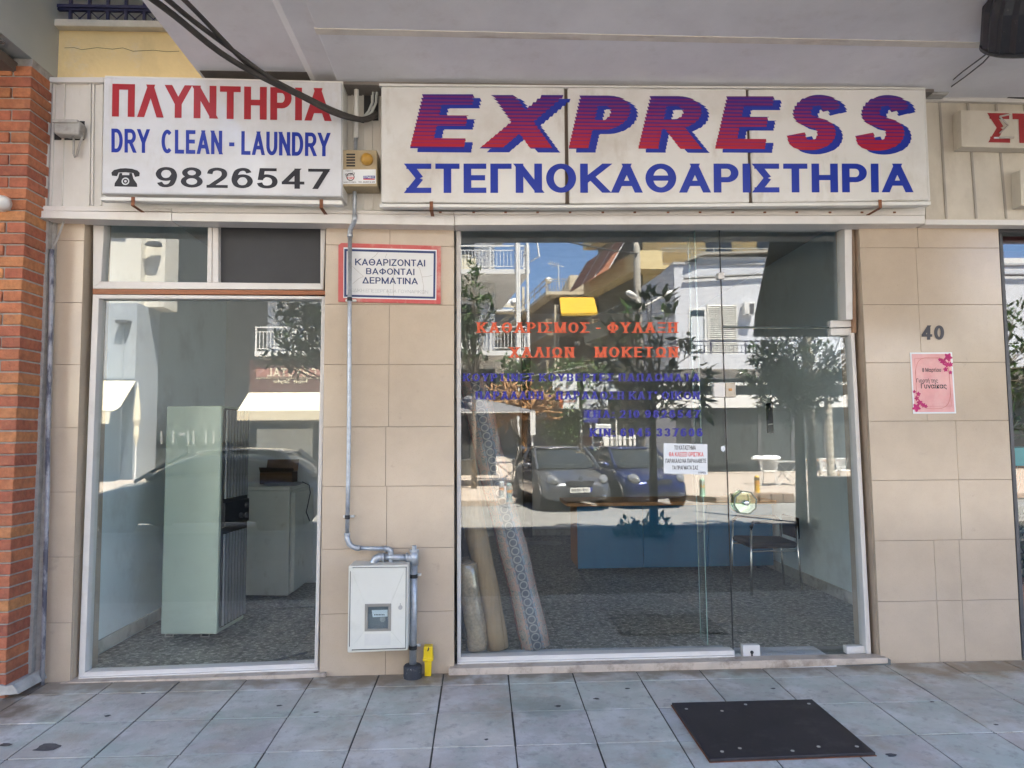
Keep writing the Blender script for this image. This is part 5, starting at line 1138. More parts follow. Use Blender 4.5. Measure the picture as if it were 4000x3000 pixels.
def rtext(lines, m, par, Y, bold=(.03, .02), slab=False):
    mb = MB()
    for s, x0, y0, x1, y1 in lines: text(mb, s, onquad([(x1, y0), (x0, y0), (x0, y1), (x1, y1)], Y, True), bold, slab, .002)
    return mb.build('lettering', m, par, recalc=False)
rtext([('CRYSTAL', 1043, 1438, 1235, 1470), ('Hair Style', 1068, 1481, 1200, 1497)], CREAMAW, hs, YS+.185, (.02, .01), True)
rtext([('Θουκυδίδου 37 - Άλιμος  τ 215 560 3002', 1050, 1520, 1180, 1525)], mat('grey_ink', None), hs, YS+.185, (0, 0))
mb = MB()
for s in (-1, 1):
    for cxp, r, k in ((60, 9, 1.6), (36, 6, 1.5), (18, 5, 1.5)):
        mb.tube([RP(1160+s*cxp+r*(1-i/26)*math.cos(s*i*.45+1), 1413-2+r*(1-i/26)*math.sin(i*.45+1)+3, YS+.2) for i in range(24)], .012, 4)
mb.build('scroll_ornament', mat('pink_sign_band', None), hs)
aw = thing('salon_awning', 'cream salon awning with a scalloped edge above the pale shop front', 'awning', (X(1120, YWb), YWb+.6, 2.6))
mb = MB(); za, zb_, xa_, xb_ = Z(1536, YS, 1100), Z(1606, -21.9, 1100), X(975, YS), X(1300, YS)
mb.prism([(xa_, YS+.2, za), (xb_, YS+.2, za), (xb_, -21.9, zb_), (xa_, -21.9, zb_)], (0, 0, .02)); mb.build('canopy', CREAMAW, aw)
mb = MB(); n = 22
for i in range(n):
    a, b = lerp(xa_, xb_, i/n), lerp(xa_, xb_, (i+1)/n); k = 6
    mb.prism([(a, -21.9, zb_)]+[(lerp(a, b, j/k), -21.9, zb_-.30-.05*math.sin(PI*j/k)) for j in range(k+1)]+[(b, -21.9, zb_)], (0, .012, 0))
mb.build('valance', mat('cream_valance', (.60, .54, .40), .9, .05), aw)
mb = MB(); mb.box(xa_, xb_, YWb+.9, YWb+.95, Z(1655, YWb, 1100), Z(1608, YWb, 1100)); mb.build('inner_valance', mat('dark_valance', (.10, .105, .10), .8), aw)
rtext([('ΚΟΜΜΩΤΗΡΙΟ', 1035, 1620, 1190, 1640)], mat('grey_ink', None), aw, YWb+.96, (.02, .02)); 
rtext([('& NAILS', 1050, 1684, 1152, 1699)], PAPER, w1, YWb+.1, (.01, .01))
# --- grey two-storey house on the right of the side street
YH = -25.0
h3 = thing('grey_house', 'pale grey two-storey house with louvred shutter and low iron balcony', 'house', (12, -28, 0))
hx = X(2650, YH); zt3 = Z(1033, YH, 2650)
MB().prism([(hx, YH, -.1), (34, YH, -.1), (34, -31, -.1), (hx-.5, -31, -.1)], (0, 0, zt3+.1)).build('wall', GRR, h3)
MB().box(hx-.05, 34.05, -31, YH+.06, zt3+.001, zt3+.1).build('coping', mat('coping_grey', (.42, .42, .43), .8), h3)
MB().box(X(2745, YH), 33.9, -30.9, YH-.02, zt3+.101, Z(1002, YH, 2745)).build('parapet', WHR, h3)
MB().prism([(X(2700, YH), YH+.25, Z(1024, YH, 2700)), (X(2760, YH), YH+.25, Z(1000, YH, 2745)), (19, YH+.25, Z(965, YH, 3000)), (19, YH+.25, Z(958, YH, 3000)), (X(2755, YH), YH+.25, Z(992, YH, 2745)), (X(2695, YH), YH+.25, Z(1019, YH, 2700))], (0, -5, 0)).build('roof_sheet', CONC, h3)
MB().tube([(X(2685, YH), YH+.12, Z(1090, YH, 2685)), (X(3030, YH), YH+.12, Z(1072, YH, 3000)), (30, YH+.12, Z(1072, YH, 3000)-.02)], .055, 8).build('awning_roller', DGREY, h3)
o = MB().rp([(2690, 1203), (2776, 1203), (2776, 1383), (2690, 1383)], YH+.03, -.08).build('balcony_door', WPAINT, h3)
MB().rp([(2697, 1212), (2752, 1212), (2752, 1380), (2697, 1380)], YH+.045, -.02).build('pane', WIND, o); MB().rp([(2700, 1236), (2748, 1236), (2748, 1372), (2700, 1372)], YH+.06, -.012).build('curtain', mat('white_curtain', (.6, .62, .64), .8, .25, 12, stretch=(6, 6, .3)), o)
sh = MB(); zlo, zhi = Z(1383, YH, 2800), Z(1190, YH, 2800); xs0, xs1 = X(2779, YH), X(2887, YH)
n = 24
for i in range(n): z = lerp(zlo, zhi, i/n); sh.prism([(xs0, YH+.06, z), (xs1, YH+.06, z), (xs1, YH+.01, z+.05), (xs0, YH+.01, z+.05)], (0, .012, .02))
sh.box(xs0-.05, xs0, YH, YH+.07, zlo, zhi); sh.box(xs1, xs1+.05, YH, YH+.07, zlo, zhi); sh.build('shutter', mat('cream_shutter', (.66, .64, .58), .6), h3)
MB().rp([(2640, 1383), (4600, 1383), (4600, 1442), (2640, 1442)], YH+1.0, -1.0).build('balcony_slab', GRR, h3)
rb = MB(); zr0 = Z(1383, YH+1, 2800); xa_, xb_ = X(2650, YH+1), X(3200, YH+1)
rail(rb, xa_, xb_, YH+.95, zr0-.05, .62, .17, .009, 1.2); rail_y(rb, xa_, YH, YH+.95, zr0-.05, .62); rb.build('railing', IRON, h3)
ac = MB().rp([(2908, 1180), (2950, 1182), (2950, 1228), (2908, 1226)], YH+.38, -.34).build('air_conditioner', WHITE2, h3, bevel=.02)
MB().rp([(2930, 1184), (2946, 1185), (2946, 1224), (2930, 1223)], YH+.40, -.02).build('fan_grille', DGREY, ac)
MB().rp([(2640, 1480), (5000, 1480), (5000, 1850), (2640, 1850)], YH+.03, -.02).build('shop_front', SHOPD, h3)
for i, px in enumerate((2700, 2830, 2960, 3090, 3220)): MB().rp([(px, 1600), (px+14, 1600), (px+14, 1850), (px, 1850)], YH+.08, -.06).build('door_post', DGREY, h3)
MB().rp([(2520, 1496), (3420, 1490), (3420, 1502), (2520, 1508)], YH+1.6, -.1).build('awning_bar', WPAINT, h3)
MB().prism([RP(2540, 1545, YH+2.6), RP(3420, 1540, YH+2.6), RP(3420, 1590, YH+2.6), RP(2540, 1594, YH+2.6)], (0, -.04, 0)).build('awning_valance', WPAINT, h3)
# --- yellow block behind it, brown awnings along the side street
b4 = thing('yellow_block', 'tall yellow block with brown awnings along the narrow side street', 'building', (12, -38, 0))
Y4 = -33.5; x4 = X(2505, Y4)
zb4 = Z(1050, Y4, 2550)
MB().prism([(x4+.6, Y4-1.4, 0), (22, Y4-1.4, 0), (22, -41.2, 0), (x4-.9, -41.2, 0)], (0, 0, 17)).build('wall', mat('shaded_side_wall', (.15, .13, .085), .85, .15, 1), b4)  # street side of the yellow block, its shade put into a dark olive colour
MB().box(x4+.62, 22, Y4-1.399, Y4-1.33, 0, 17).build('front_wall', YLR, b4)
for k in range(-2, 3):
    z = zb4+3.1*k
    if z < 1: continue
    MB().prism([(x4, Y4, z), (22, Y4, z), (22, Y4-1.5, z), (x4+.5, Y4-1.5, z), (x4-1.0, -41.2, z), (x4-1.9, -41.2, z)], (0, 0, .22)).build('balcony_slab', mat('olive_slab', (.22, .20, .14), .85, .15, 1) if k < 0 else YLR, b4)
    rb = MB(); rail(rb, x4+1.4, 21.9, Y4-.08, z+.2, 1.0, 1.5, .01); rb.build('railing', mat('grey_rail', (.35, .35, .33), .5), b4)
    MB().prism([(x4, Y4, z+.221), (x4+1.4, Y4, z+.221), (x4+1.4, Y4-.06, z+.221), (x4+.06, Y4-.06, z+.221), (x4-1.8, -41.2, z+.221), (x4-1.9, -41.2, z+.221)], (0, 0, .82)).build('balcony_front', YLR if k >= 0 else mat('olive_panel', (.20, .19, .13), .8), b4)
    if k == 0:
        a = MB(); zt_ = z+2.3
        d0, d1 = Vector((x4-.15, Y4-1.2, zt_)), Vector((x4-1.6, -41.2, zt_))
        out = Vector((-1.25, .25, -2.1)); a.prism([d0, d1, d1+out, d0+out], (0, 0, .03)); ao = a.build('awning', BROWNAW, b4)
        for t in (0, .33, .66, 1): p = d0.lerp(d1, t); MB().tube([p+Vector((-.02, 0, .05)), p+out+Vector((0, 0, .06))], .03, 6).build('awning_arm', WPAINT, ao)
mb = MB()
for k in range(4): 
    for i in range(3): z = zb4+3.1*(k-2)+.3; mb.box(13+i*3, 14.5+i*3, Y4-1.42, Y4-1.38, z, z+2.2)
mb.v = [v+Vector((0, .08, 0)) for v in mb.v]; mb.build('window_row', WIND, b4)
# --- brown block farther up the side street
b5 = thing('brown_block', 'brown apartment block with roof terrace and yellow awning farther up the side street', 'building', (8, -52, 0))
Y5 = -47.0; x5 = X(2140, Y5); zr5 = Z(1150, Y5, 2200)
MB().prism([(x5+.7, Y5-1.3, 0), (14, Y5-1.3, 0), (14, -74, 0), (x5-3.6, -74, 0)], (0, 0, zr5)).build('wall', BRR, b5)
for k in range(4):
    z = zr5-3.05*k
    MB().prism([(x5, Y5, z), (14, Y5, z), (14, Y5-1.4, z), (x5+1, Y5-1.4, z), (x5-3, -74, z), (x5-4, -74, z)], (0, 0, .25)).build('balcony_slab', CRR if k == 0 else mat('brown_slab', (.26, .21, .15), .85, .15, 1), b5)
    rb = MB(); rail(rb, x5+.1, 10, Y5-.1, z+.25, .95, .3 if k else .22, .02)
    for t in range(14): p = Vector((x5, Y5, 0)).lerp(Vector((x5-4, -74, 0)), t/14); rb.box(p.x-.03, p.x+.03, p.y-.03, p.y+.03, z+.25, z+1.2)
    q0, q1 = Vector((x5, Y5, z+1.15)), Vector((x5-4, -74, z+1.15)); rb.prism([q0, q1, q1+Vector((.06, 0, 0)), q0+Vector((.06, 0, 0))], (0, 0, .06)); rb.prism([q0-Vector((0, 0, .4)), q1-Vector((0, 0, .4)), q1+Vector((.06, 0, -.4)), q0+Vector((.06, 0, -.4))], (0, 0, .06))
    rb.build('railing', mat('tan_rail', (.42, .34, .22), .6), b5)
    if k in (1, 2):
        d0, d1 = Vector((x5+.8, Y5-6, z+2.9)), Vector((x5-1.2, -66, z+2.9)); out = Vector((-1.7, -.2, -1.2)); MB().prism([d0, d1, d1+out, d0+out], (0, 0, .03)).build('awning', mat('tan_awning', (.36, .24, .14), .9), b5)
MB().prism([RP(2185, 1163, Y5+.02), RP(2320, 1163, Y5+.02), RP(2335, 1222, Y5+1.3), RP(2192, 1226, Y5+1.3)], (0, 0, .03)).build('yellow_awning', YELAW, b5)
MB().prism([RP(2192, 1227, Y5+1.3), RP(2335, 1223, Y5+1.3), RP(2335, 1232, Y5+1.3), RP(2192, 1234, Y5+1.3)], (0, .03, 0)).build('awning_valance', YELAW, b5)
mb = MB()
for a in (2166, 2178): mb.rp([(a, 1190), (a+7, 1190), (a+7, 1440), (a, 1440)], Y5+.05, -.4)
mb.build('column', CRR, b5)
MB().rp([(2225, 1075), (2300, 1075), (2300, 1135), (2225, 1135)], Y5-3, -6).build('penthouse', CRR, b5)
for k, (a, b) in enumerate([(2245, 1330), (2160, 1225), (2290, 1330)]): MB().rp([(a, b), (a+20, b), (a+20, b+18), (a, b+18)], Y5-.9, -.35).build('air_conditioner', WHITE2, b5, bevel=.03)
mb = MB()
for k in range(3):
    z = zb4-3.1*k
    for t in range(9): p = Vector((x4, Y4, z+1.04)).lerp(Vector((x4-1.9, -41.2, z+1.04)), t/9); mb.tube([p, p+Vector((0, 0, .45))], .02, 5)
    mb.tube([Vector((x4, Y4, z+1.5)), Vector((x4-1.9, -41.2, z+1.5))], .025, 6)
mb.build('side_rail', mat('grey_rail', None), b4)
def dish(px, py, Y, r, lab):
    o = thing('satellite_dish', lab, 'satellite dish', tuple(RP(px, py, Y)), group='satellite dishes on the roofs'); c = RP(px, py, Y)
    MB().lathe([(r, .12), (r*.7, .04), (.02, 0), (.02, -.03), (r*.7, .01), (r, .1)], c, 'Y', 24).build('reflector', WPAINT, o, smooth=True)
    MB().tube([c+Vector((0, -.03, 0)), c+Vector((0, -.25, -.2)), c+Vector((0, -.25, -r-1.2))], .03, 6).build('mast', GREYM, o)
    MB().tube([c+Vector((0, .02, -r*.6)), c+Vector((0, .4, -.05)), c+Vector((0, .42, .02))], .02, 6).build('feed_arm', GREYM, o)
dish(2143, 1097, Y5-.8, .26, 'white satellite dish on the roof edge of the brown block')
dish(2010, 1182, -60, .40, 'white satellite dish low between the balcony building and the brown block')
an = thing('roof_aerial', 'thin television aerial standing on the roof of the brown block', 'aerial', tuple(RP(2183, 1130, Y5-3)))
p = RP(2183, 1120, Y5-3); q = RP(2182, 1035, Y5-3); MB().tube([p, q], .04, 6).build('mast', WPAINT, an)
for k in range(5): c = q+Vector((-.15*k-.05, 0, -.06+.04*k)); MB().tube([c-Vector((0, .3, .12)), c+Vector((0, .3, .12))], .02, 5).build('rod', WPAINT, an)
MB().tube([q+Vector((.4, 0, -.15)), q+Vector((-.9, 0, .15))], .025, 5).build('boom', WPAINT, an)
# --- far cream block closing the street and a shaded block on the left
b6 = thing('far_cream_block', 'far cream apartment block closing the side street', 'building', (0, -78, 0))
Y6 = -70.0
MB().box(X(1900, Y6), X(2090, Y6), -85, Y6, 0, Z(1215, Y6, 2000)).build('wall', CRR, b6)
for k in range(4): z = Z(1215, Y6, 2000)-3*k; MB().box(X(1905, Y6)-.5, X(2090, Y6), Y6-.2, Y6+1.3, z-.25, z).build('balcony_slab', WHR, b6); MB().box(X(1910, Y6), X(2080, Y6), Y6+.01, Y6+.03, z-2.2, z-.4).build('dark_opening', WIND, b6)
MB().lathe([(.45, -1.2), (.45, 1.2)], (X(1985, Y6), Y6-2, Z(1172, Y6, 2000)), 'X', 16).build('water_tank', WPAINT, b6)
MB().box(X(2045, -62), X(2055, -62), -63, -62, Z(1260, -62, 2050), Z(1120, -62, 2050)).build('chimney', CRR, b6)
b7 = thing('shaded_block', 'plain grey block in the left part of the street, upper floors white', 'building', (-16, -26, 0))
Y7 = -24.0
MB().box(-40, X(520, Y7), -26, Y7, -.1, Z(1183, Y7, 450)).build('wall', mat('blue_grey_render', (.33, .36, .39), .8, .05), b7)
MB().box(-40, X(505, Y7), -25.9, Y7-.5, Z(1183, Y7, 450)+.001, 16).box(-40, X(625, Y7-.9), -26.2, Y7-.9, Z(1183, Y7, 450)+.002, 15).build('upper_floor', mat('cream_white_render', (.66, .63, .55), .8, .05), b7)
for a, b in [(430, 905), (560, 942)]: MB().rp([(a, b+12), (a+20, b), (a+60, b), (a+60, b+16), (a+30, b+16)], Y7-.4, -.3).build('dark_bracket', DGREY, b7)
MB().box(X(452, Y7), X(500, Y7), Y7+.001, Y7+.35, Z(1268, Y7, 470), Z(1255, Y7, 470)).build('lamp_ledge', DGREY, b7)
MB().box(X(470, Y7), X(474, Y7), Y7+.001, Y7+.08, 0, Z(1268, Y7, 470)).build('downpipe', mat('blue_grey_render', None), b7)
MB().box(-40, X(520, Y7), Y7+.01, Y7+.02, -.05, Z(1480, Y7, 470)).build('shop_front', mat('blue_dark_front', (.085, .10, .12), .4, .2), b7)
b8 = thing('dark_passage', 'dim grey block set back between the salon and the grey corner', 'building', (-11, -34, 0))
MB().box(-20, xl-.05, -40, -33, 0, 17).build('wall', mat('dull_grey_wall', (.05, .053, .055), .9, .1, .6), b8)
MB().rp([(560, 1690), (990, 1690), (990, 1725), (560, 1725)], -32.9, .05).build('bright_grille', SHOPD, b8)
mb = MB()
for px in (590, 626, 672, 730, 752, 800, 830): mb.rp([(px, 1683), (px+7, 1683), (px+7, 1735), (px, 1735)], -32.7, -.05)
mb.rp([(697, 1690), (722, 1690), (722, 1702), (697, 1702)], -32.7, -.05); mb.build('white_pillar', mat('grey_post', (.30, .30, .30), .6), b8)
a2 = thing('cream_awning', 'sloping cream shop awning on the grey block at the far left', 'awning', (X(450, -22), -22, 3))
MB().prism([RP(200, 1490, -23.9), RP(530, 1490, -23.9), RP(470, 1590, -21.9), RP(445, 1606, -21.6), RP(200, 1610, -21.6)], (0, 0, .03)).build('canopy', CREAMAW, a2)
MB().prism([RP(200, 1611, -21.6), RP(432, 1609, -21.6), RP(425, 1655, -21.6), RP(200, 1655, -21.6)], (0, .03, 0)).build('valance', CREAMAW, a2)
um = thing('folded_umbrella', 'folded cream umbrella standing beside the cream awning', 'umbrella', (X(538, -18), -18, -.07))
c = RP(538, 1500, -18)
prof = [(1500, .01), (1530, .05), (1580, .09), (1640, .12), (1665, .07), (1700, .09), (1740, .03)]
MB().lathe([(r, Z(py, -18, 538)) for py, r in reversed(prof)], (c.x, -18, 0), 'Z', 10).build('cloth', CREAMAW, um); MB().tube([(c.x, -18, -.07), (c.x, -18, Z(1495, -18, 538))], .025, 8).build('pole', WPAINT, um)
MB().box(c.x-.25, c.x+.25, -18.25, -17.75, -.07, .0).build('base', CONC, um)

# --- trees
def leafpoly(mb, c, d, nrm, s, w=.36):
    d = d.normalized(); a = d.cross(nrm); a = a.normalized() if a.length > 1e-4 else d.orthogonal().normalized(); nn = a.cross(d)*s*.08
    mb.poly([c, c+d*s*.3+a*s*w*.42-nn, c+d*s*.62+a*s*w*.45, c+d*s, c+d*s*.62-a*s*w*.45, c+d*s*.3-a*s*w*.42-nn])
BARK = mat('grey_bark', (.14, .115, .09), .9, .3, 14, bump=.008, bscale=40, stretch=(1, 1, .3))
MAGL = leafmat('magnolia_leaf', [(.035, .075, .022), (.06, .12, .03), (.03, .06, .02), (.10, .17, .035), (.045, .09, .03)], .28)
def rnd(): return Vector((random.gauss(0, 1), random.gauss(0, 1), random.gauss(0, 1))).normalized()
def tree(label, x, y, z0, trunk_h, cz, rx, rz, ntips, per, ls, tr=.07, m=None, group='street trees along the kerb', lean=0, hole=.25, seed=1):
    random.seed(seed)
    o = thing('street_tree', label, 'tree', (x, y, z0), group=group)
    c = Vector((x+lean, y, cz)); tips = []
    while len(tips) < ntips:
        d = rnd(); r = random.uniform(hole, 1)**.6; p = c+Vector((d.x*rx, d.y*rx, d.z*rz))*r
        tips.append(p)
    t = MB(); top = Vector((x+lean*.7, y, cz+rz*.35)); fork = Vector((x+.02, y, z0+trunk_h))
    t.tube([(x, y, z0-.05), (x+.015, y, z0+trunk_h*.5), fork, fork.lerp(top, .5)+Vector((.05, 0, 0)), top], [tr*1.15, tr*.95, tr*.8, tr*.5, tr*.15], 9)
    for p in tips:
        s0 = fork.lerp(top, random.uniform(0, .75)); mid = s0.lerp(p, .5)+rnd()*.12*rx-Vector((0, 0, .08*rz))
        t.tube([s0, mid, p], [tr*.28, tr*.16, .006], 5)
    t.build('trunk', BARK, o, smooth=True)
    f = MB()
    for p in tips:
        out = (p-c).normalized()+Vector((0, 0, .35))
        for k in range(per):
            d = (out*.5+rnd()).normalized(); q = p+rnd()*ls*.35*(1 if per < 14 else 2.2); leafpoly(f, q, d, (Vector((0, 0, 1))+rnd()*.7).normalized(), ls*random.uniform(.7, 1.15))
    f.build('crown', m or MAGL, o, recalc=False)
    return o
YT = -6.6; zpv = -.10
tree('sparse young magnolia with loose leaf rosettes in front of the big window', X(2545, YT), YT, zpv, 1.7, Z(1440, YT, 2545), 1.15, 1.3, 70, 9, .21, .07, hole=.25, seed=5)
tree('dense leafy tree at the kerb opposite the glass door', X(3120, -7.0), -7.0, zpv, 1.9, Z(1455, -7, 3120), 1.05, .9, 150, 22, .115, .09, hole=.1, seed=8)
tree('broad dark tree between the two shop windows', X(1440, -6.8), -6.8, zpv, 2.2, Z(1290, -6.8, 1400), 1.80, .98, 190, 15, .16, .10, hole=.1, seed=11)
tree('small leafy tree by the corner cafe across the road', X(1850, -17), -17, -.07, 2.5, Z(1230, -17, 1850), .75, 1.6, 60, 9, .24, .08, group='trees across the road', seed=21)
tree('leafy tree further along the kerb in front of the florist', 8.6, -7.0, zpv, 1.6, 2.6, 1.3, 1.2, 110, 15, .15, .09, hole=.1, seed=13)
# pruned orange-brown shrub, ivy hedge
random.seed(31)
pk = thing('pruned_tree', 'hard pruned leafless tree with knotted orange brown branches', 'tree', (X(2040, -18.5), -18.5, -.07))
mb = MB(); bxp = Vector((X(2060, -18.5), -18.5, -.07)); f1_ = RP(2050, 1640, -18.5)
mb.tube([bxp, bxp.lerp(f1_, .6)+Vector((-.08, 0, 0)), f1_], [.13, .11, .10], 9)
def knot(p, d, r, dep):
    q = p+d*random.uniform(.28, .5); mid = p.lerp(q, .5)+rnd()*.07; mb.tube([p, mid, q], [r, r*.85, r*.75], 6)
    if dep:
        for k in range(3): knot(q, (d+rnd()*.95).normalized(), r*.72, dep-1)
for k in range(6): knot(f1_, (Vector((random.uniform(-1, 1), random.uniform(-.5, .5), .9))).normalized(), .085, 3)
mb.build('branches', mat('orange_brown_bark', (.36, .20, .09), .85, .3, 10), pk, smooth=True)
def bush(name, label, cat, pts, Y, dy, n, ls, m, seed):
    random.seed(seed); o = thing(name, label, cat, (X(sum(p[0] for p in pts)/len(pts), Y), Y, -.07)); f = MB()
    x0, x1 = min(p[0] for p in pts), max(p[0] for p in pts); y0, y1 = min(p[1] for p in pts), max(p[1] for p in pts)
    def inside(a, b):
        c = False
        for i in range(len(pts)):
            (ax, ay), (bx_, by_) = pts[i], pts[i-1]
            if (ay > b) != (by_ > b) and a < (bx_-ax)*(b-ay)/(by_-ay)+ax: c = not c
        return c
    k = 0
    while k < n:
        a, b = random.uniform(x0, x1), random.uniform(y0, y1)
        if not inside(a, b): continue
        p = RP(a, b, Y+random.uniform(-dy, dy))+rnd()*.1; leafpoly(f, p, (rnd()+Vector((0, .3, .1))).normalized(), (rnd()+Vector((0, .5, .6))).normalized(), ls*random.uniform(.6, 1.2), .5); k += 1
    f.build('foliage', m, o, recalc=False)
    st_ = MB(); xm = X((x0+x1)/2, Y); zt = Z(y0, Y)-.4
    for k in range(5 if zt > 1 else 0): st_.tube([(xm+random.uniform(-.3, .3), Y, -.07), (xm+random.uniform(-.6, .6), Y+random.uniform(-.2, .2), zt*.5), (xm+random.uniform(-.7, .7), Y, zt)], [.04, .03, .012], 5)
    if st_.v: st_.build('stem', BARK, o)
    return o
IVY = leafmat('ivy_leaf', [(.05, .10, .02), (.08, .15, .03), (.04, .08, .02), (.12, .18, .04)], .45)
bush('ivy_bush', 'bright green climbing bush covering the fence behind the grey car', 'bush', [(2115, 1480), (2150, 1420), (2230, 1400), (2330, 1415), (2400, 1470), (2390, 1540), (2290, 1560), (2280, 1640), (2250, 1730), (2170, 1740), (2110, 1690), (2140, 1600)], -19.0, .5, 1500, .16, IVY, 41)
bush('dark_shrub', 'dark shrub under the balconies behind the pruned tree', 'bush', [(1960, 1380), (2080, 1400), (2120, 1480), (2060, 1560), (1960, 1520)], -20.5, .4, 320, .2, MAGL, 43)
bush('weed_clump', 'clump of weeds growing at the foot of the magnolia', 'weeds', [(2400, 2072), (2440, 2040), (2490, 2055), (2540, 2030), (2600, 2040), (2640, 2072), (2620, 2090), (2420, 2090)], YT+.05, .2, 260, .13, MAGL, 44)
# invented cabinet under the dense tree, added to block the sunlit road in the glass
cb_ = thing('invented_cabinet', 'invented dark grey cabinet standing under the dense tree at the kerb', 'cabinet', (X(3250, -6.9), -6.9, zpv))
x0_, x1_ = X(3178, -6.9), X(3330, -6.9)
MB().box(x0_, x1_, -7.1, -6.75, zpv, Z(1875, -6.9, 3250)).build('body', mat('cabinet_grey', (.10, .105, .11), .6), cb_, bevel=.01); MB().box(x0_-.02, x1_+.02, -7.13, -6.72, Z(1875, -6.9, 3250)+.001, Z(1868, -6.9, 3250)+.02).build('lid', DGREY, cb_)
for s in (0, 1): MB().box(lerp(x0_, x1_, .5*s)+.015, lerp(x0_, x1_, .5*s+.5)-.015, -6.749, -6.735, zpv+.08, Z(1885, -6.9, 3250)).build('door', mat('cabinet_grey', None), cb_)

# --- lamp post with two heads, wires, concrete pole
lpn = thing('lamp_post', 'concrete street lamp post with two white lamp heads', 'street lamp', (X(2502, -14.6), -14.6, -.05))
px_ = X(2502, -14.6); MB().tube([(px_, -14.6, -.07), (px_, -14.6, Z(950, -14.6, 2502)-.1), (px_, -14.6, Z(945, -14.6, 2502))], [.14, .095, .05], 12).build('pole', mat('pole_concrete', (.40, .37, .32), .85, .15, 8), lpn, smooth=True)
for a, b, c_, d_ in [((2440, 1137), (2488, 1163), 2500, 1180), ((2580, 1158), (2638, 1136), 2504, 1200)]: pass
for (a0, b0), (a1, b1), arm in [((2446, 1140), (2488, 1162), [(2500, 1190), (2486, 1162)]), ((2632, 1140), (2584, 1158), [(2504, 1200), (2545, 1182), (2586, 1157)])]:
    p, q = RP(a0, b0, -14.2), RP(a1, b1, -14.3); MB().tube([p, p.lerp(q, .15), p.lerp(q, .6), q], [.03, .075, .09, .05], 10).build('lamp_head', WPAINT, lpn, smooth=True)
    MB().tube([RP(a, b, -14.45) for a, b in arm], .03, 6).build('arm', WPAINT, lpn)
wire = MB()
def sag(p, q, s, n=14): return [p.lerp(q, i/n)-Vector((0, 0, s*4*(i/n)*(1-i/n))) for i in range(n+1)]
wire.tube(sag(RP(1700, 760, -13), RP(2490, 990, -14.5), .25), .028, 6)
tag(wire.build('street_cable', BLACKM), 'thick black street cable strung to the lamp post', 'cable')
wire = MB(); wire.tube(sag(RP(2000, 1480, -16), RP(2700, 1330, -20), .1), .008, 5); tag(wire.build('thin_wire', GREYM), 'thin pale wire crossing in front of the ivy bush', 'wire')
cp = thing('concrete_pole', 'grey concrete utility pole rising inside the dense tree crown', 'pole', (X(3168, -8.5), -8.5, -.2))
xx = X(3168, -8.5); MB().tube([(xx, -8.5, -.21), (xx, -8.5, 3.4), (xx, -8.5, 5.6)], [.09, .085, .07], 12).build('shaft', mat('pole_concrete', None), cp, smooth=True)
for z in (2.6, 2.8, 3.0, 3.2): MB().tube([(xx, -8.5, z), (xx, -8.5, z+.02)], .095, 12).build('band', DGREY, cp)
# dark awning hanging from our overhang (its reflection is the dark patch above the door)
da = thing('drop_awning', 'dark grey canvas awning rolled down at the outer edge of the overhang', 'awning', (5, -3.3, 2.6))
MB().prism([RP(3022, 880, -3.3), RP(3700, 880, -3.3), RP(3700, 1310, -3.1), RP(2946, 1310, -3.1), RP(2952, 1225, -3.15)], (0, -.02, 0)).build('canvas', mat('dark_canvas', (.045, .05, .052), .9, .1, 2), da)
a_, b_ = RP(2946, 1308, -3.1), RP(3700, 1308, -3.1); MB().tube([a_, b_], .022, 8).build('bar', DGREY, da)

# --- fence, gate and clinic signs by the grey car
YF = -19.6
gt_ = thing('white_gate', 'white iron gate with ring ornaments between white posts behind the cars', 'gate', (X(2310, YF), YF, -.07))
mb = MB()
for i, a in enumerate(range(2258, 2366, 9)): c = X(a, YF); mb.tube([(c, YF, -.07), (c, YF, Z(1722-(6 if i % 2 else 0), YF, 2300))], .011, 5)
for b in (1727, 1745, 1822): mb.box(X(2256, YF), X(2364, YF), YF-.015, YF+.015, Z(b, YF)-.018, Z(b, YF)+.018)
mb.build('bars', WPAINT, gt_)
for a in (2327, 2339, 2351): c = RP(a, 1736, YF); MB().tube([c+Vector((.05*math.cos(t), 0, .05*math.sin(t))) for t in [i*PI/8 for i in range(17)]], .009, 5).build('ring', RUST, gt_)
MB().box(X(2268, YF)-.05, X(2268, YF)+.05, YF-.05, YF+.05, -.07, Z(1600, YF)).build('post', WPAINT, gt_)
MB().box(X(2364, YF)-.06, X(2364, YF)+.12, YF-.08, YF+.08, -.07, Z(1700, YF)).build('post', WPAINT, gt_)
fn = thing('white_fence', 'white sheet fence with iron pickets behind the blue car', 'fence', (X(2450, YF), YF, -.07))
mb = MB()
for a in (2372, 2390, 2406, 2422, 2440, 2462, 2480, 2496): c = X(a, YF); mb.box(c-.05, c+.045, YF-.03, YF+.03, -.07, Z(1700, YF))
mb.build('panel', WPAINT, fn); MB().box(X(2370, YF), X(2520, YF), YF+.031, YF+.05, Z(1712, YF)-.03, Z(1712, YF)).build('rail', WPAINT, fn); MB().box(X(2405, YF), X(2409, YF), YF-.02, YF+.08, -.07, Z(1640, YF)).build('post', WPAINT, fn)
SGB = mat('lightbox_white', (.72, .74, .74), .4, .03)
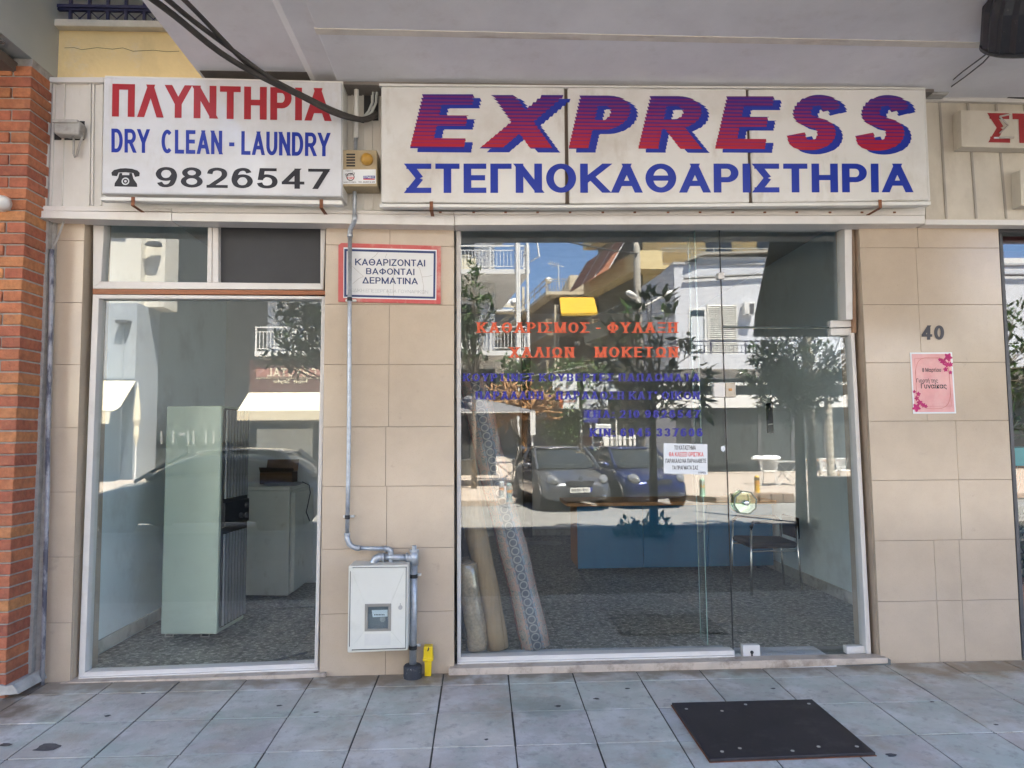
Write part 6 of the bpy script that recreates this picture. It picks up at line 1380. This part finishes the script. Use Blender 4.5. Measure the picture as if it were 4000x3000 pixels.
def clinic(label, x0, y0, x1, y1, m, lines, extra=None, Y=-18.6):
    o = thing('clinic_sign', label, 'sign', tuple(RP((x0+x1)/2, y1, Y)), group='clinic signs on the fence')
    MB().rp([(x0, y0), (x1, y0), (x1, y1), (x0, y1)], Y, -.12).build('board', m, o, bevel=.02)
    if extra: MB().rp([(extra[0], y0+3), (extra[1], y0+3), (extra[1], y1-3), (extra[0], y1-3)], Y+.012, -.01).build('colour_band', extra[2], o)
    for im, *ls in lines: rtext(ls, im, o, Y+.015, (.02, .015))
    MB().tube([RP((x0+x1)/2, y1, Y-.06), RP((x0+x1)/2, y1+25, Y-.06)], .025, 6).build('bracket', WPAINT, o)
clinic('white clinic sign with thin black lines, upper row of the fence', 2158, 1463, 2254, 1527, SGB, [(INK, ('ΧΑΝΙ ΕΛΑΝΤ', 2164, 1471, 2220, 1480), ('- - - - -', 2170, 1492, 2230, 1498), ('- - - -', 2170, 1504, 2225, 1510), ('ΤΗΛ. 98', 2163, 1516, 2190, 1521))])
clinic('white clinic sign reading ΜΙΚΡΟΒΙΟΛΟΓΙΚΟ ΙΑΤΡΕΙΟ', 2276, 1463, 2420, 1529, SGB, [(NAVY, ('ΜΙΚΡΟΒΙΟΛΟΓΙΚΟ', 2284, 1469, 2418, 1481), ('ΙΑΤΡΕΙΟ', 2320, 1486, 2384, 1498), ('ΑΛΕΞΟΠΟΥΛΟΥ ΕΥΑΓΓΕΛΙΑ', 2282, 1507, 2416, 1516), ('984 7763', 2325, 1520, 2372, 1526))])
clinic('white clinic sign with an orange side band', 2182, 1542, 2262, 1598, SGB, [(VRED, ('Παιδιατρος', 2202, 1563, 2250, 1570)), (INK, ('- - - - -', 2205, 1582, 2250, 1586))], (2183, 2199, mat('orange_print', (.6, .16, .04), .6)))
clinic('white clinic sign reading ΩΤΟΡΙΝΟΛΑΡΥΓΓΟΛΟΓΟΣ ΚΥΡΚΟΣ ΘΩΜΑΣ', 2276, 1540, 2374, 1598, SGB, [(NAVY, ('ΩΤΟΡΙΝΟ', 2310, 1546, 2368, 1556), ('ΛΑΡΥΓΓΟΛΟΓΟΣ', 2284, 1562, 2370, 1571), ('ΚΥΡΚΟΣ ΘΩΜΑΣ', 2284, 1575, 2370, 1584), ('9881953', 2303, 1588, 2340, 1594))])
clinic('small blue sign with white lines below the other clinic signs', 2279, 1603, 2336, 1652, mat('blue_sign', (.03, .035, .22), .5), [(PAPER, ('ΤΡΑΠΕΖΑ', 2296, 1609, 2328, 1614), ('ΙΑΤΡΟΣ', 2300, 1621, 2325, 1626), ('- - - -', 2285, 1634, 2330, 1639))])
clinic('small white lit box sign reading ΠΑΙΔΙΑΤΡΟΣ', 2326, 1656, 2387, 1695, SGB, [(GREYM, ('ΠΑΠΑΓΕΩΡΓΙΟΥ', 2332, 1664, 2378, 1669), ('ΠΑΙΔΙΑΤΡΟΣ', 2331, 1675, 2381, 1682))])
clinic('white post box panel with a brown letter slot on the gate', 2270, 1697, 2318, 1744, WPAINT, [], (2275, 2312, mat('brown_plate', (.15, .05, .02), .6)), Y=YF+.2)
gn = clinic('small green number plate reading 32 on the gate', 2292, 1746, 2330, 1764, mat('green_plate', (.16, .24, .20), .6), [(PAPER, ('32', 2305, 1754, 2319, 1761))], Y=YF+.2)
# --- cafe parasol, tables, chairs, bollards
pz_ = thing('cafe_parasol', 'square grey cafe parasol with white corner posts under the balconies', 'parasol', (X(1930, -18), -18, -.07))
YP = -17.0
x0_, x1_ = X(1700, YP), X(2092, YP); ze, zp = Z(1608, YP, 1950), Z(1535, YP, 1850)
GRC = mat('grey_canvas', (.16, .16, .17), .9, .06); ap = Vector((X(1830, YP-1.6), YP-1.6, zp)); cn_ = [Vector((x0_, YP, ze)), Vector((x1_, YP, ze)), Vector((x1_, YP-3.2, ze)), Vector((x0_, YP-3.2, ze))]
mb = MB()
for i in range(4): mb.prism([cn_[i], cn_[(i+1) % 4], ap], (0, 0, .02))
mb.build('canopy', GRC, pz_)
mb = MB(); mb.box(x0_, x1_, YP-.01, YP+.01, ze-.03, ze); mb.build('edge', WPAINT, pz_)
for a, b in ((x1_-.1, YP-.1), (x1_-.1, YP-3.1), (x0_+.1, YP-.1)): MB().tube([(a, b, -.07), (a, b, ze)], .035, 8).build('post', WPAINT, pz_)
MB().box(X(2072, YP), X(2092, YP), YP-.08, YP+.02, Z(1700, YP, 2080), Z(1612, YP, 2080)).build('hanging_sheet', WPAINT, pz_)
def chair_cafe(x, y, rz, label, m=WPAINT, wood=False):
    o = thing('cafe_chair', label, 'chair', (x, y, -.06), rz, group='cafe chairs across the road')
    l = MB()
    for sx in (-.2, .2):
        for sy in (-.2, .2): l.tube([(sx*1.15, sy*1.15, 0), (sx*.85, sy*.85, .44)], .014, 6)
    l.build('legs', m if not wood else mat('pale_wood', (.42, .28, .15), .6), o, local=True)
    s = MB(); s.lathe([(.23, .43), (.25, .445), (.24, .46)], (0, 0, 0), 'Z', 16); s.build('seat', m, o, local=True)
    b = MB(); n = 14
    for i in range(n+1):
        t = PI*(.05+.9*i/n); p0 = (.23*math.cos(t), .23*math.sin(t), .45); t2 = t+.25; p1 = (.27*math.cos(t2), .27*math.sin(t2), .80); t3 = t-.25; p2 = (.27*math.cos(t3), .27*math.sin(t3), .80)
        b.tube([p0, p1], .007, 4); b.tube([p0, p2], .007, 4)
    b.tube([(.27*math.cos(PI*i/n), .27*math.sin(PI*i/n), .80) for i in range(n+1)], .014, 6); b.build('backrest', m, o, local=True); return o
def table_cafe(x, y, label, w=.4, m=None):
    o = thing('cafe_table', label, 'table', (x, y, -.06), 0, group='cafe tables across the road')
    MB().box(-w, w, -.35, .35, .70, .73).build('top', m or GREYM, o, local=True)
    for s in (-.25, .25): MB().tube([(-w*.8, s, 0), (w*.8, s, .70)], .014, 6).tube([(w*.8, s, 0), (-w*.8, s, .70)], .014, 6).build('folding_leg', WPAINT, o, local=True)
    return o
YC = -16.6
chair_cafe(X(3000, YC), YC, .5, 'white lattice cafe chair just behind the octagon door handle')
table_cafe(X(3080, YC), YC-.3, 'grey folding cafe table between two lattice chairs', .42)
chair_cafe(X(3150, YC), YC, -.6, 'white lattice cafe chair to the right of the folding table')
chair_cafe(X(3220, YC), YC+.2, 2.8, 'white lattice cafe chair beside the wrapped trunk', wood=True)
chair_cafe(X(3290, YC), YC+.1, 2.2, 'white lattice cafe chair with pale wooden legs nearest the pier', wood=True)
table_cafe(X(3260, YC), YC-.9, 'wooden topped cafe table behind the wrapped trunk', .5, mat('orange_table', (.36, .16, .05), .5))
table_cafe(X(2000, YC), YC-2, 'white topped cafe table under the grey parasol', .55, WPAINT); chair_cafe(X(2045, YC), YC-2, 1.3, 'dark cafe chair beside the parasol table', BLACKM)
tc = MB(); random.seed(3); c = Vector((X(3000, YC-.2), YC-.6, .70))
[tc.lathe([(.14, .0), (.19, .05), (.15, .11), (.05, .15)], c+Vector((dx, dy, 0)), 'Z', 7) for dx, dy in ((-.2, 0), (.02, .08), (.2, -.05), (.36, .03))]; o = tc.build('cloth_heap', PAPER); tag(o, 'heap of white cloths piled on the cafe table', 'cloths')
tw = thing('wrapped_trunk', 'thin trunk wrapped in pale rope bands at the cafe', 'tree', (X(3240, -15.4), -15.4, -.06)); xx = X(3240, -15.4)
mb = MB(); n = 30; mb.tube([(xx, -15.4, -.06+2.6*i/n) for i in range(n+1)], [.10+.012*(i % 2) for i in range(n+1)], 12); mb.build('trunk', mat('rope_wrap', (.40, .36, .29), .9, .2, 20), tw)
def bollard(px, Y, py_top, label, m, top=None, z0=-.07, r=.07):
    o = thing('bollard', label, 'bollard', (X(px, Y), Y, z0), group='bollards along the kerb'); c = (X(px, Y), Y, 0); zt = Z(py_top, Y, px)
    MB().lathe([(r*1.15, z0), (r, z0+.05), (r, zt-.03), (r*.6, zt)], c, 'Z', 16).build('post', m, o, smooth=False)
    for z, mm in ((zt-.12, top or GREYM), (zt-.22, mat('orange_band', (.6, .25, .04), .5))): MB().lathe([(r*1.04, z), (r*1.04, z+.06)], c, 'Z', 16).build('band', mm, o)
bollard(1987, -12.4, 1888, 'grey green bollard by the corner kerb next to the grey car', mat('bollard_grey', (.22, .30, .29), .6))
bollard(1958, -13.6, 1880, 'pale bollard half hidden behind the corner bollard', mat('bollard_pale', (.4, .42, .40), .6))
bollard(2738, -13.2, 1870, 'light green bollard in front of the blue car', mat('bollard_green', (.30, .50, .36), .6))
bollard(2951, -14, 1858, 'yellow bollard with a dark cap behind the door handle', mat('bollard_yellow', (.62, .38, .02), .5), BLACKM)
bollard(3160, -13.2, 1876, 'pale grey bollard in front of the cafe chairs', mat('bollard_pale', None))
bb_ = MB()
for i in range(5): a = 2850+i*46; bb_.box(X(a, -13.0), X(a+42, -13.0), -13.1, -12.7, -.21, .02)
structure(bb_.build('stone_kerb', mat('brown_kerb_stone', (.24, .17, .12), .9, .3, 6), bevel=.02))
# --- cars
def car(label, x, y, rz, paint, L, Wd, H, plate=None, group='parked cars', style=0, z=-.21):
    o = thing('parked_car', label, 'car', (x, y, z), rz, group=group); k = Wd/1.66; hk = H/1.50; lk = L/3.64
    CG = mat('car_glass', (.03, .035, .035), .03, .05, spec=.8); TYRE = mat('tyre', (.02, .02, .02), .8); RIM = mat('alloy_rim', (.5, .5, .5), .3, .1, metal=.8); LAMP = mat('headlamp_glass', (.34, .35, .36), .06, .5, 18, spec=.9, metal=.5)
    BUM = mat('black_trim', (.025, .025, .027), .5)
    def loft(st, ring, m, name, sub=1, par=o):
        mb = MB(); n = None
        for s_ in st:
            pts = ring(*s_); n = len(pts); mb.v += [Vector(p) for p in pts]
        for i in range(len(st)-1):
            for j in range(n): j2 = (j+1) % n; mb.f.append((i*n+j, i*n+j2, (i+1)*n+j2, (i+1)*n+j))
        mb.f.append(tuple(reversed(range(n)))); mb.f.append(tuple((len(st)-1)*n+j for j in range(n)))
        return mb.build(name, m, par, smooth=True, local=True, sub=sub)
    def low(d, hw, z0, z1):
        d = -d*lk; hw *= k; z1 *= hk; mz = lerp(z0, z1, .55)
        pts = [(hw*.86, z0), (hw, z0+.10), (hw*1.0, mz), (hw*.965, z1-.09), (hw*.80, z1), (0, z1+.025)]
        return [(a, d, b) for a, b in pts]+[(-a, d, b) for a, b in reversed(pts[:-1])]
    body = loft([(-.02, .45, .32, .56), (0, .62, .26, .62), (.10, .76, .21, .70), (.38, .82, .19, .80), (.95, .83, .19, .95), (1.9, .835, .19, .985), (2.9, .835, .19, .99), (3.35, .80, .22, .98), (3.58, .70, .3, .92), (3.64, .55, .36, .8)], low, paint, 'body')
    def cab(d, hb, zb, ht, zt):
        d = -d*lk; return [(hb*k, d, zb*hk), (lerp(hb, ht, .6)*k, d, lerp(zb, zt, .6)*hk), (ht*k, d, zt*hk), (0, d, (zt+.03)*hk), (-ht*k, d, zt*hk), (-lerp(hb, ht, .6)*k, d, lerp(zb, zt, .6)*hk), (-hb*k, d, zb*hk)]
    loft([(.86, .74, .90, .70, .92), (1.28, .765, .93, .69, 1.20), (1.66, .775, .95, .62, 1.405), (2.3, .775, .96, .61, 1.45), (2.95, .765, .97, .60, 1.42), (3.36, .73, .96, .57, 1.22), (3.58, .68, .93, .60, .97)], cab, CG, 'glasshouse')
    def rf(d, hw, zt): d = -d*lk; return [(hw*k, d, zt*hk-.02), (hw*k*.93, d, zt*hk+.022), (0, d, zt*hk+.045), (-hw*k*.93, d, zt*hk+.022), (-hw*k, d, zt*hk-.02), (0, d, zt*hk-.02)]
    loft([(1.62, .63, 1.40), (1.9, .63, 1.44), (2.4, .63, 1.455), (2.95, .62, 1.43), (3.12, .60, 1.375)], rf, paint, 'roof')
    def T(s, d, hw, z_): return Vector((s*hw*k, -d*lk, z_*hk))
    for s in (-1, 1):
        MB().tube([T(s, .88, .76, .93), T(s, 1.28, .715, 1.20), T(s, 1.64, .635, 1.41)], .035, 6).build('front_pillar', paint, o, local=True)
        MB().tube([T(s, 2.2, .80, .96), T(s, 2.22, .735, 1.22), T(s, 2.25, .625, 1.44)], .035, 6).build('door_pillar', BUM if style else paint, o, local=True)
        MB().tube([T(s, 3.42, .74, .95), T(s, 3.2, .695, 1.22), T(s, 3.02, .615, 1.42)], .075, 6).build('rear_pillar', paint, o, local=True)
        mr = o and MB().lathe([(.01, -.10), (.055, -.08), (.075, 0), (.055, .08), (.01, .1)], (s*(.93*k), -1.18*lk, 1.02*hk), 'X', 12).build('mirror', paint, o, smooth=True, local=True)
        hl = MB(); nseg = 14
        c = Vector((s*.60*k, -.17*lk, .71*hk)); ax1 = Vector((s*.12, -.06, -.03)); ax2 = Vector((s*.04, -.10, .105))
        rings = [[c+(ax1*math.cos(2*PI*i/nseg)+ax2*math.sin(2*PI*i/nseg))*q+Vector((s*.02, .06, .02))*w for i in range(nseg)] for q, w in ((1, .2), (.9, 1.0), (.55, 1.5), (.1, 1.7))]
        for rr_ in rings: hl.v += rr_
        for i in range(3):
            for j in range(nseg): j2 = (j+1) % nseg; hl.f.append((i*nseg+j, i*nseg+j2, (i+1)*nseg+j2, (i+1)*nseg+j))
        hl.f.append(tuple(3*nseg+j for j in range(nseg))); hl.build('headlight', LAMP, o, smooth=True, local=True)
        for d in (.68, 3.02):
            w_ = MB().lathe([(.19, -.09), (.275, -.085), (.29, -.05), (.29, .05), (.275, .085), (.19, .09)], (s*(.745*k), -d*lk, .29), 'X', 24).build('wheel', TYRE, o, smooth=True, local=True)
            rm = MB().lathe([(.19, s*.085), (.17, s*.07), (.05, s*.092), (.01, s*.094)], (s*(.745*k), -d*lk, .29), 'X', 20)
            for q in range(5): a = 2*PI*q/5; rm.box(s*.745*k+s*.07-.008, s*.745*k+s*.098, -d*lk+.11*math.cos(a)-.03, -d*lk+.11*math.cos(a)+.03, .29+.11*math.sin(a)-.03, .29+.11*math.sin(a)+.03)
            rm.build('rim', RIM, w_, local=True)
            MB().lathe([(.335, -.02), (.335, .02)], (s*(.828*k), -d*lk, .30), 'X', 24).build('wheel_arch', BUM, o, local=True)
        MB().tube([T(s, 1.05, .845, .92), T(s, 1.0, .85, .5), T(s, 1.05, .84, .25)], .006, 4).tube([T(s, 2.2, .85, .92), T(s, 2.2, .85, .4), T(s, 2.15, .845, .25)], .006, 4).build('door_seam', BUM, o, local=True)
        MB().box(s*.84*k-.015, s*.84*k+.03*s if s > 0 else s*.84*k+.015, -2.1*lk, -1.92*lk, .80, .825).build('door_handle', paint, o, local=True)
        MB().tube([(s*.50*k, .015, .36), (s*.62*k, -.02, .34), (s*.70*k, -.09, .36)], .012, 6).build('bumper_trim', mat('chrome', None), o, local=True)
        MB().tube([(s*.1, -.98*lk+.03, .945*hk+.03), (s*.62, -1.02*lk, 1.02*hk)], .008, 4).build('wiper', BUM, o, local=True)
    g = MB(); g.prism([(-.29*k, .035, .60*hk), (.29*k, .035, .60*hk), (.33*k, .02, .69*hk), (.16*k, .02, .70*hk), (0, .02, .675*hk), (-.16*k, .02, .70*hk), (-.33*k, .02, .69*hk)], (0, -.1, 0)); g.build('grille', BUM, o, local=True)
    MB().prism([(-.42*k, .03, .27), (.42*k, .03, .27), (.48*k, .02, .38), (-.48*k, .02, .38)], (0, -.1, 0)).build('lower_intake', BUM, o, local=True)
    em = MB()
    for rx, rz_ in ((.055, .038), (.022, .036), (.05, .014)): em.tube([(rx*math.cos(t), .035, .755*hk+rz_*math.sin(t)) for t in [i*PI/10 for i in range(21)]], .006, 5)
    em.build('emblem', mat('chrome', None), o, local=True)
    if plate:
        pm_ = MB().box(-.26, .26, .045, .06, .44, .55).build('number_plate', mat('plate_white', (.75, .75, .72), .4), o, local=True)
        tm = MB(); text(tm, plate, lambda u, v, kk: Vector((.17-.40*u, .0615+kk, .465+.06*v)), (.03, .02)); tm.build('lettering', INK, pm_, local=True, recalc=False)
        MB().box(.215, .258, .0602, .0625, .442, .548).build('blue_band', BLUE, pm_, local=True)
    return o
PGREY = mat('grey_car_paint', (.12, .125, .14), .3, .05, metal=.5, coat=1); PBLUE = mat('blue_car_paint', (.008, .02, .11), .28, .05, metal=.4, coat=1); PDARK = mat('charcoal_car_paint', (.07, .072, .075), .3, .05, metal=.4, coat=.8)
c = RP(2268, 1960, -11.2); car('metallic grey small hatchback parked nose towards the shop', c.x, -11.2, -.17, PGREY, 3.64, 1.66, 1.5, 'ΙΥΖ-1888')
c = RP(2580, 1960, -11.6); car('dark blue small hatchback parked nose towards the shop', c.x, -11.6, -.2, PBLUE, 3.45, 1.62, 1.47, None, style=1)
car('charcoal hatchback parked along the kerb, seen from its side', X(395, -8.75), -8.75, PI/2-.0, PDARK, 4.2, 1.75, 1.56, None, style=1)
car('black hatchback parked along the kerb ahead of the charcoal one', X(395, -8.75)-5.2, -8.85, PI/2, mat('black_car_paint', (.02, .022, .026), .3, .05, coat=.8), 4.2, 1.75, 1.5, None, style=1)
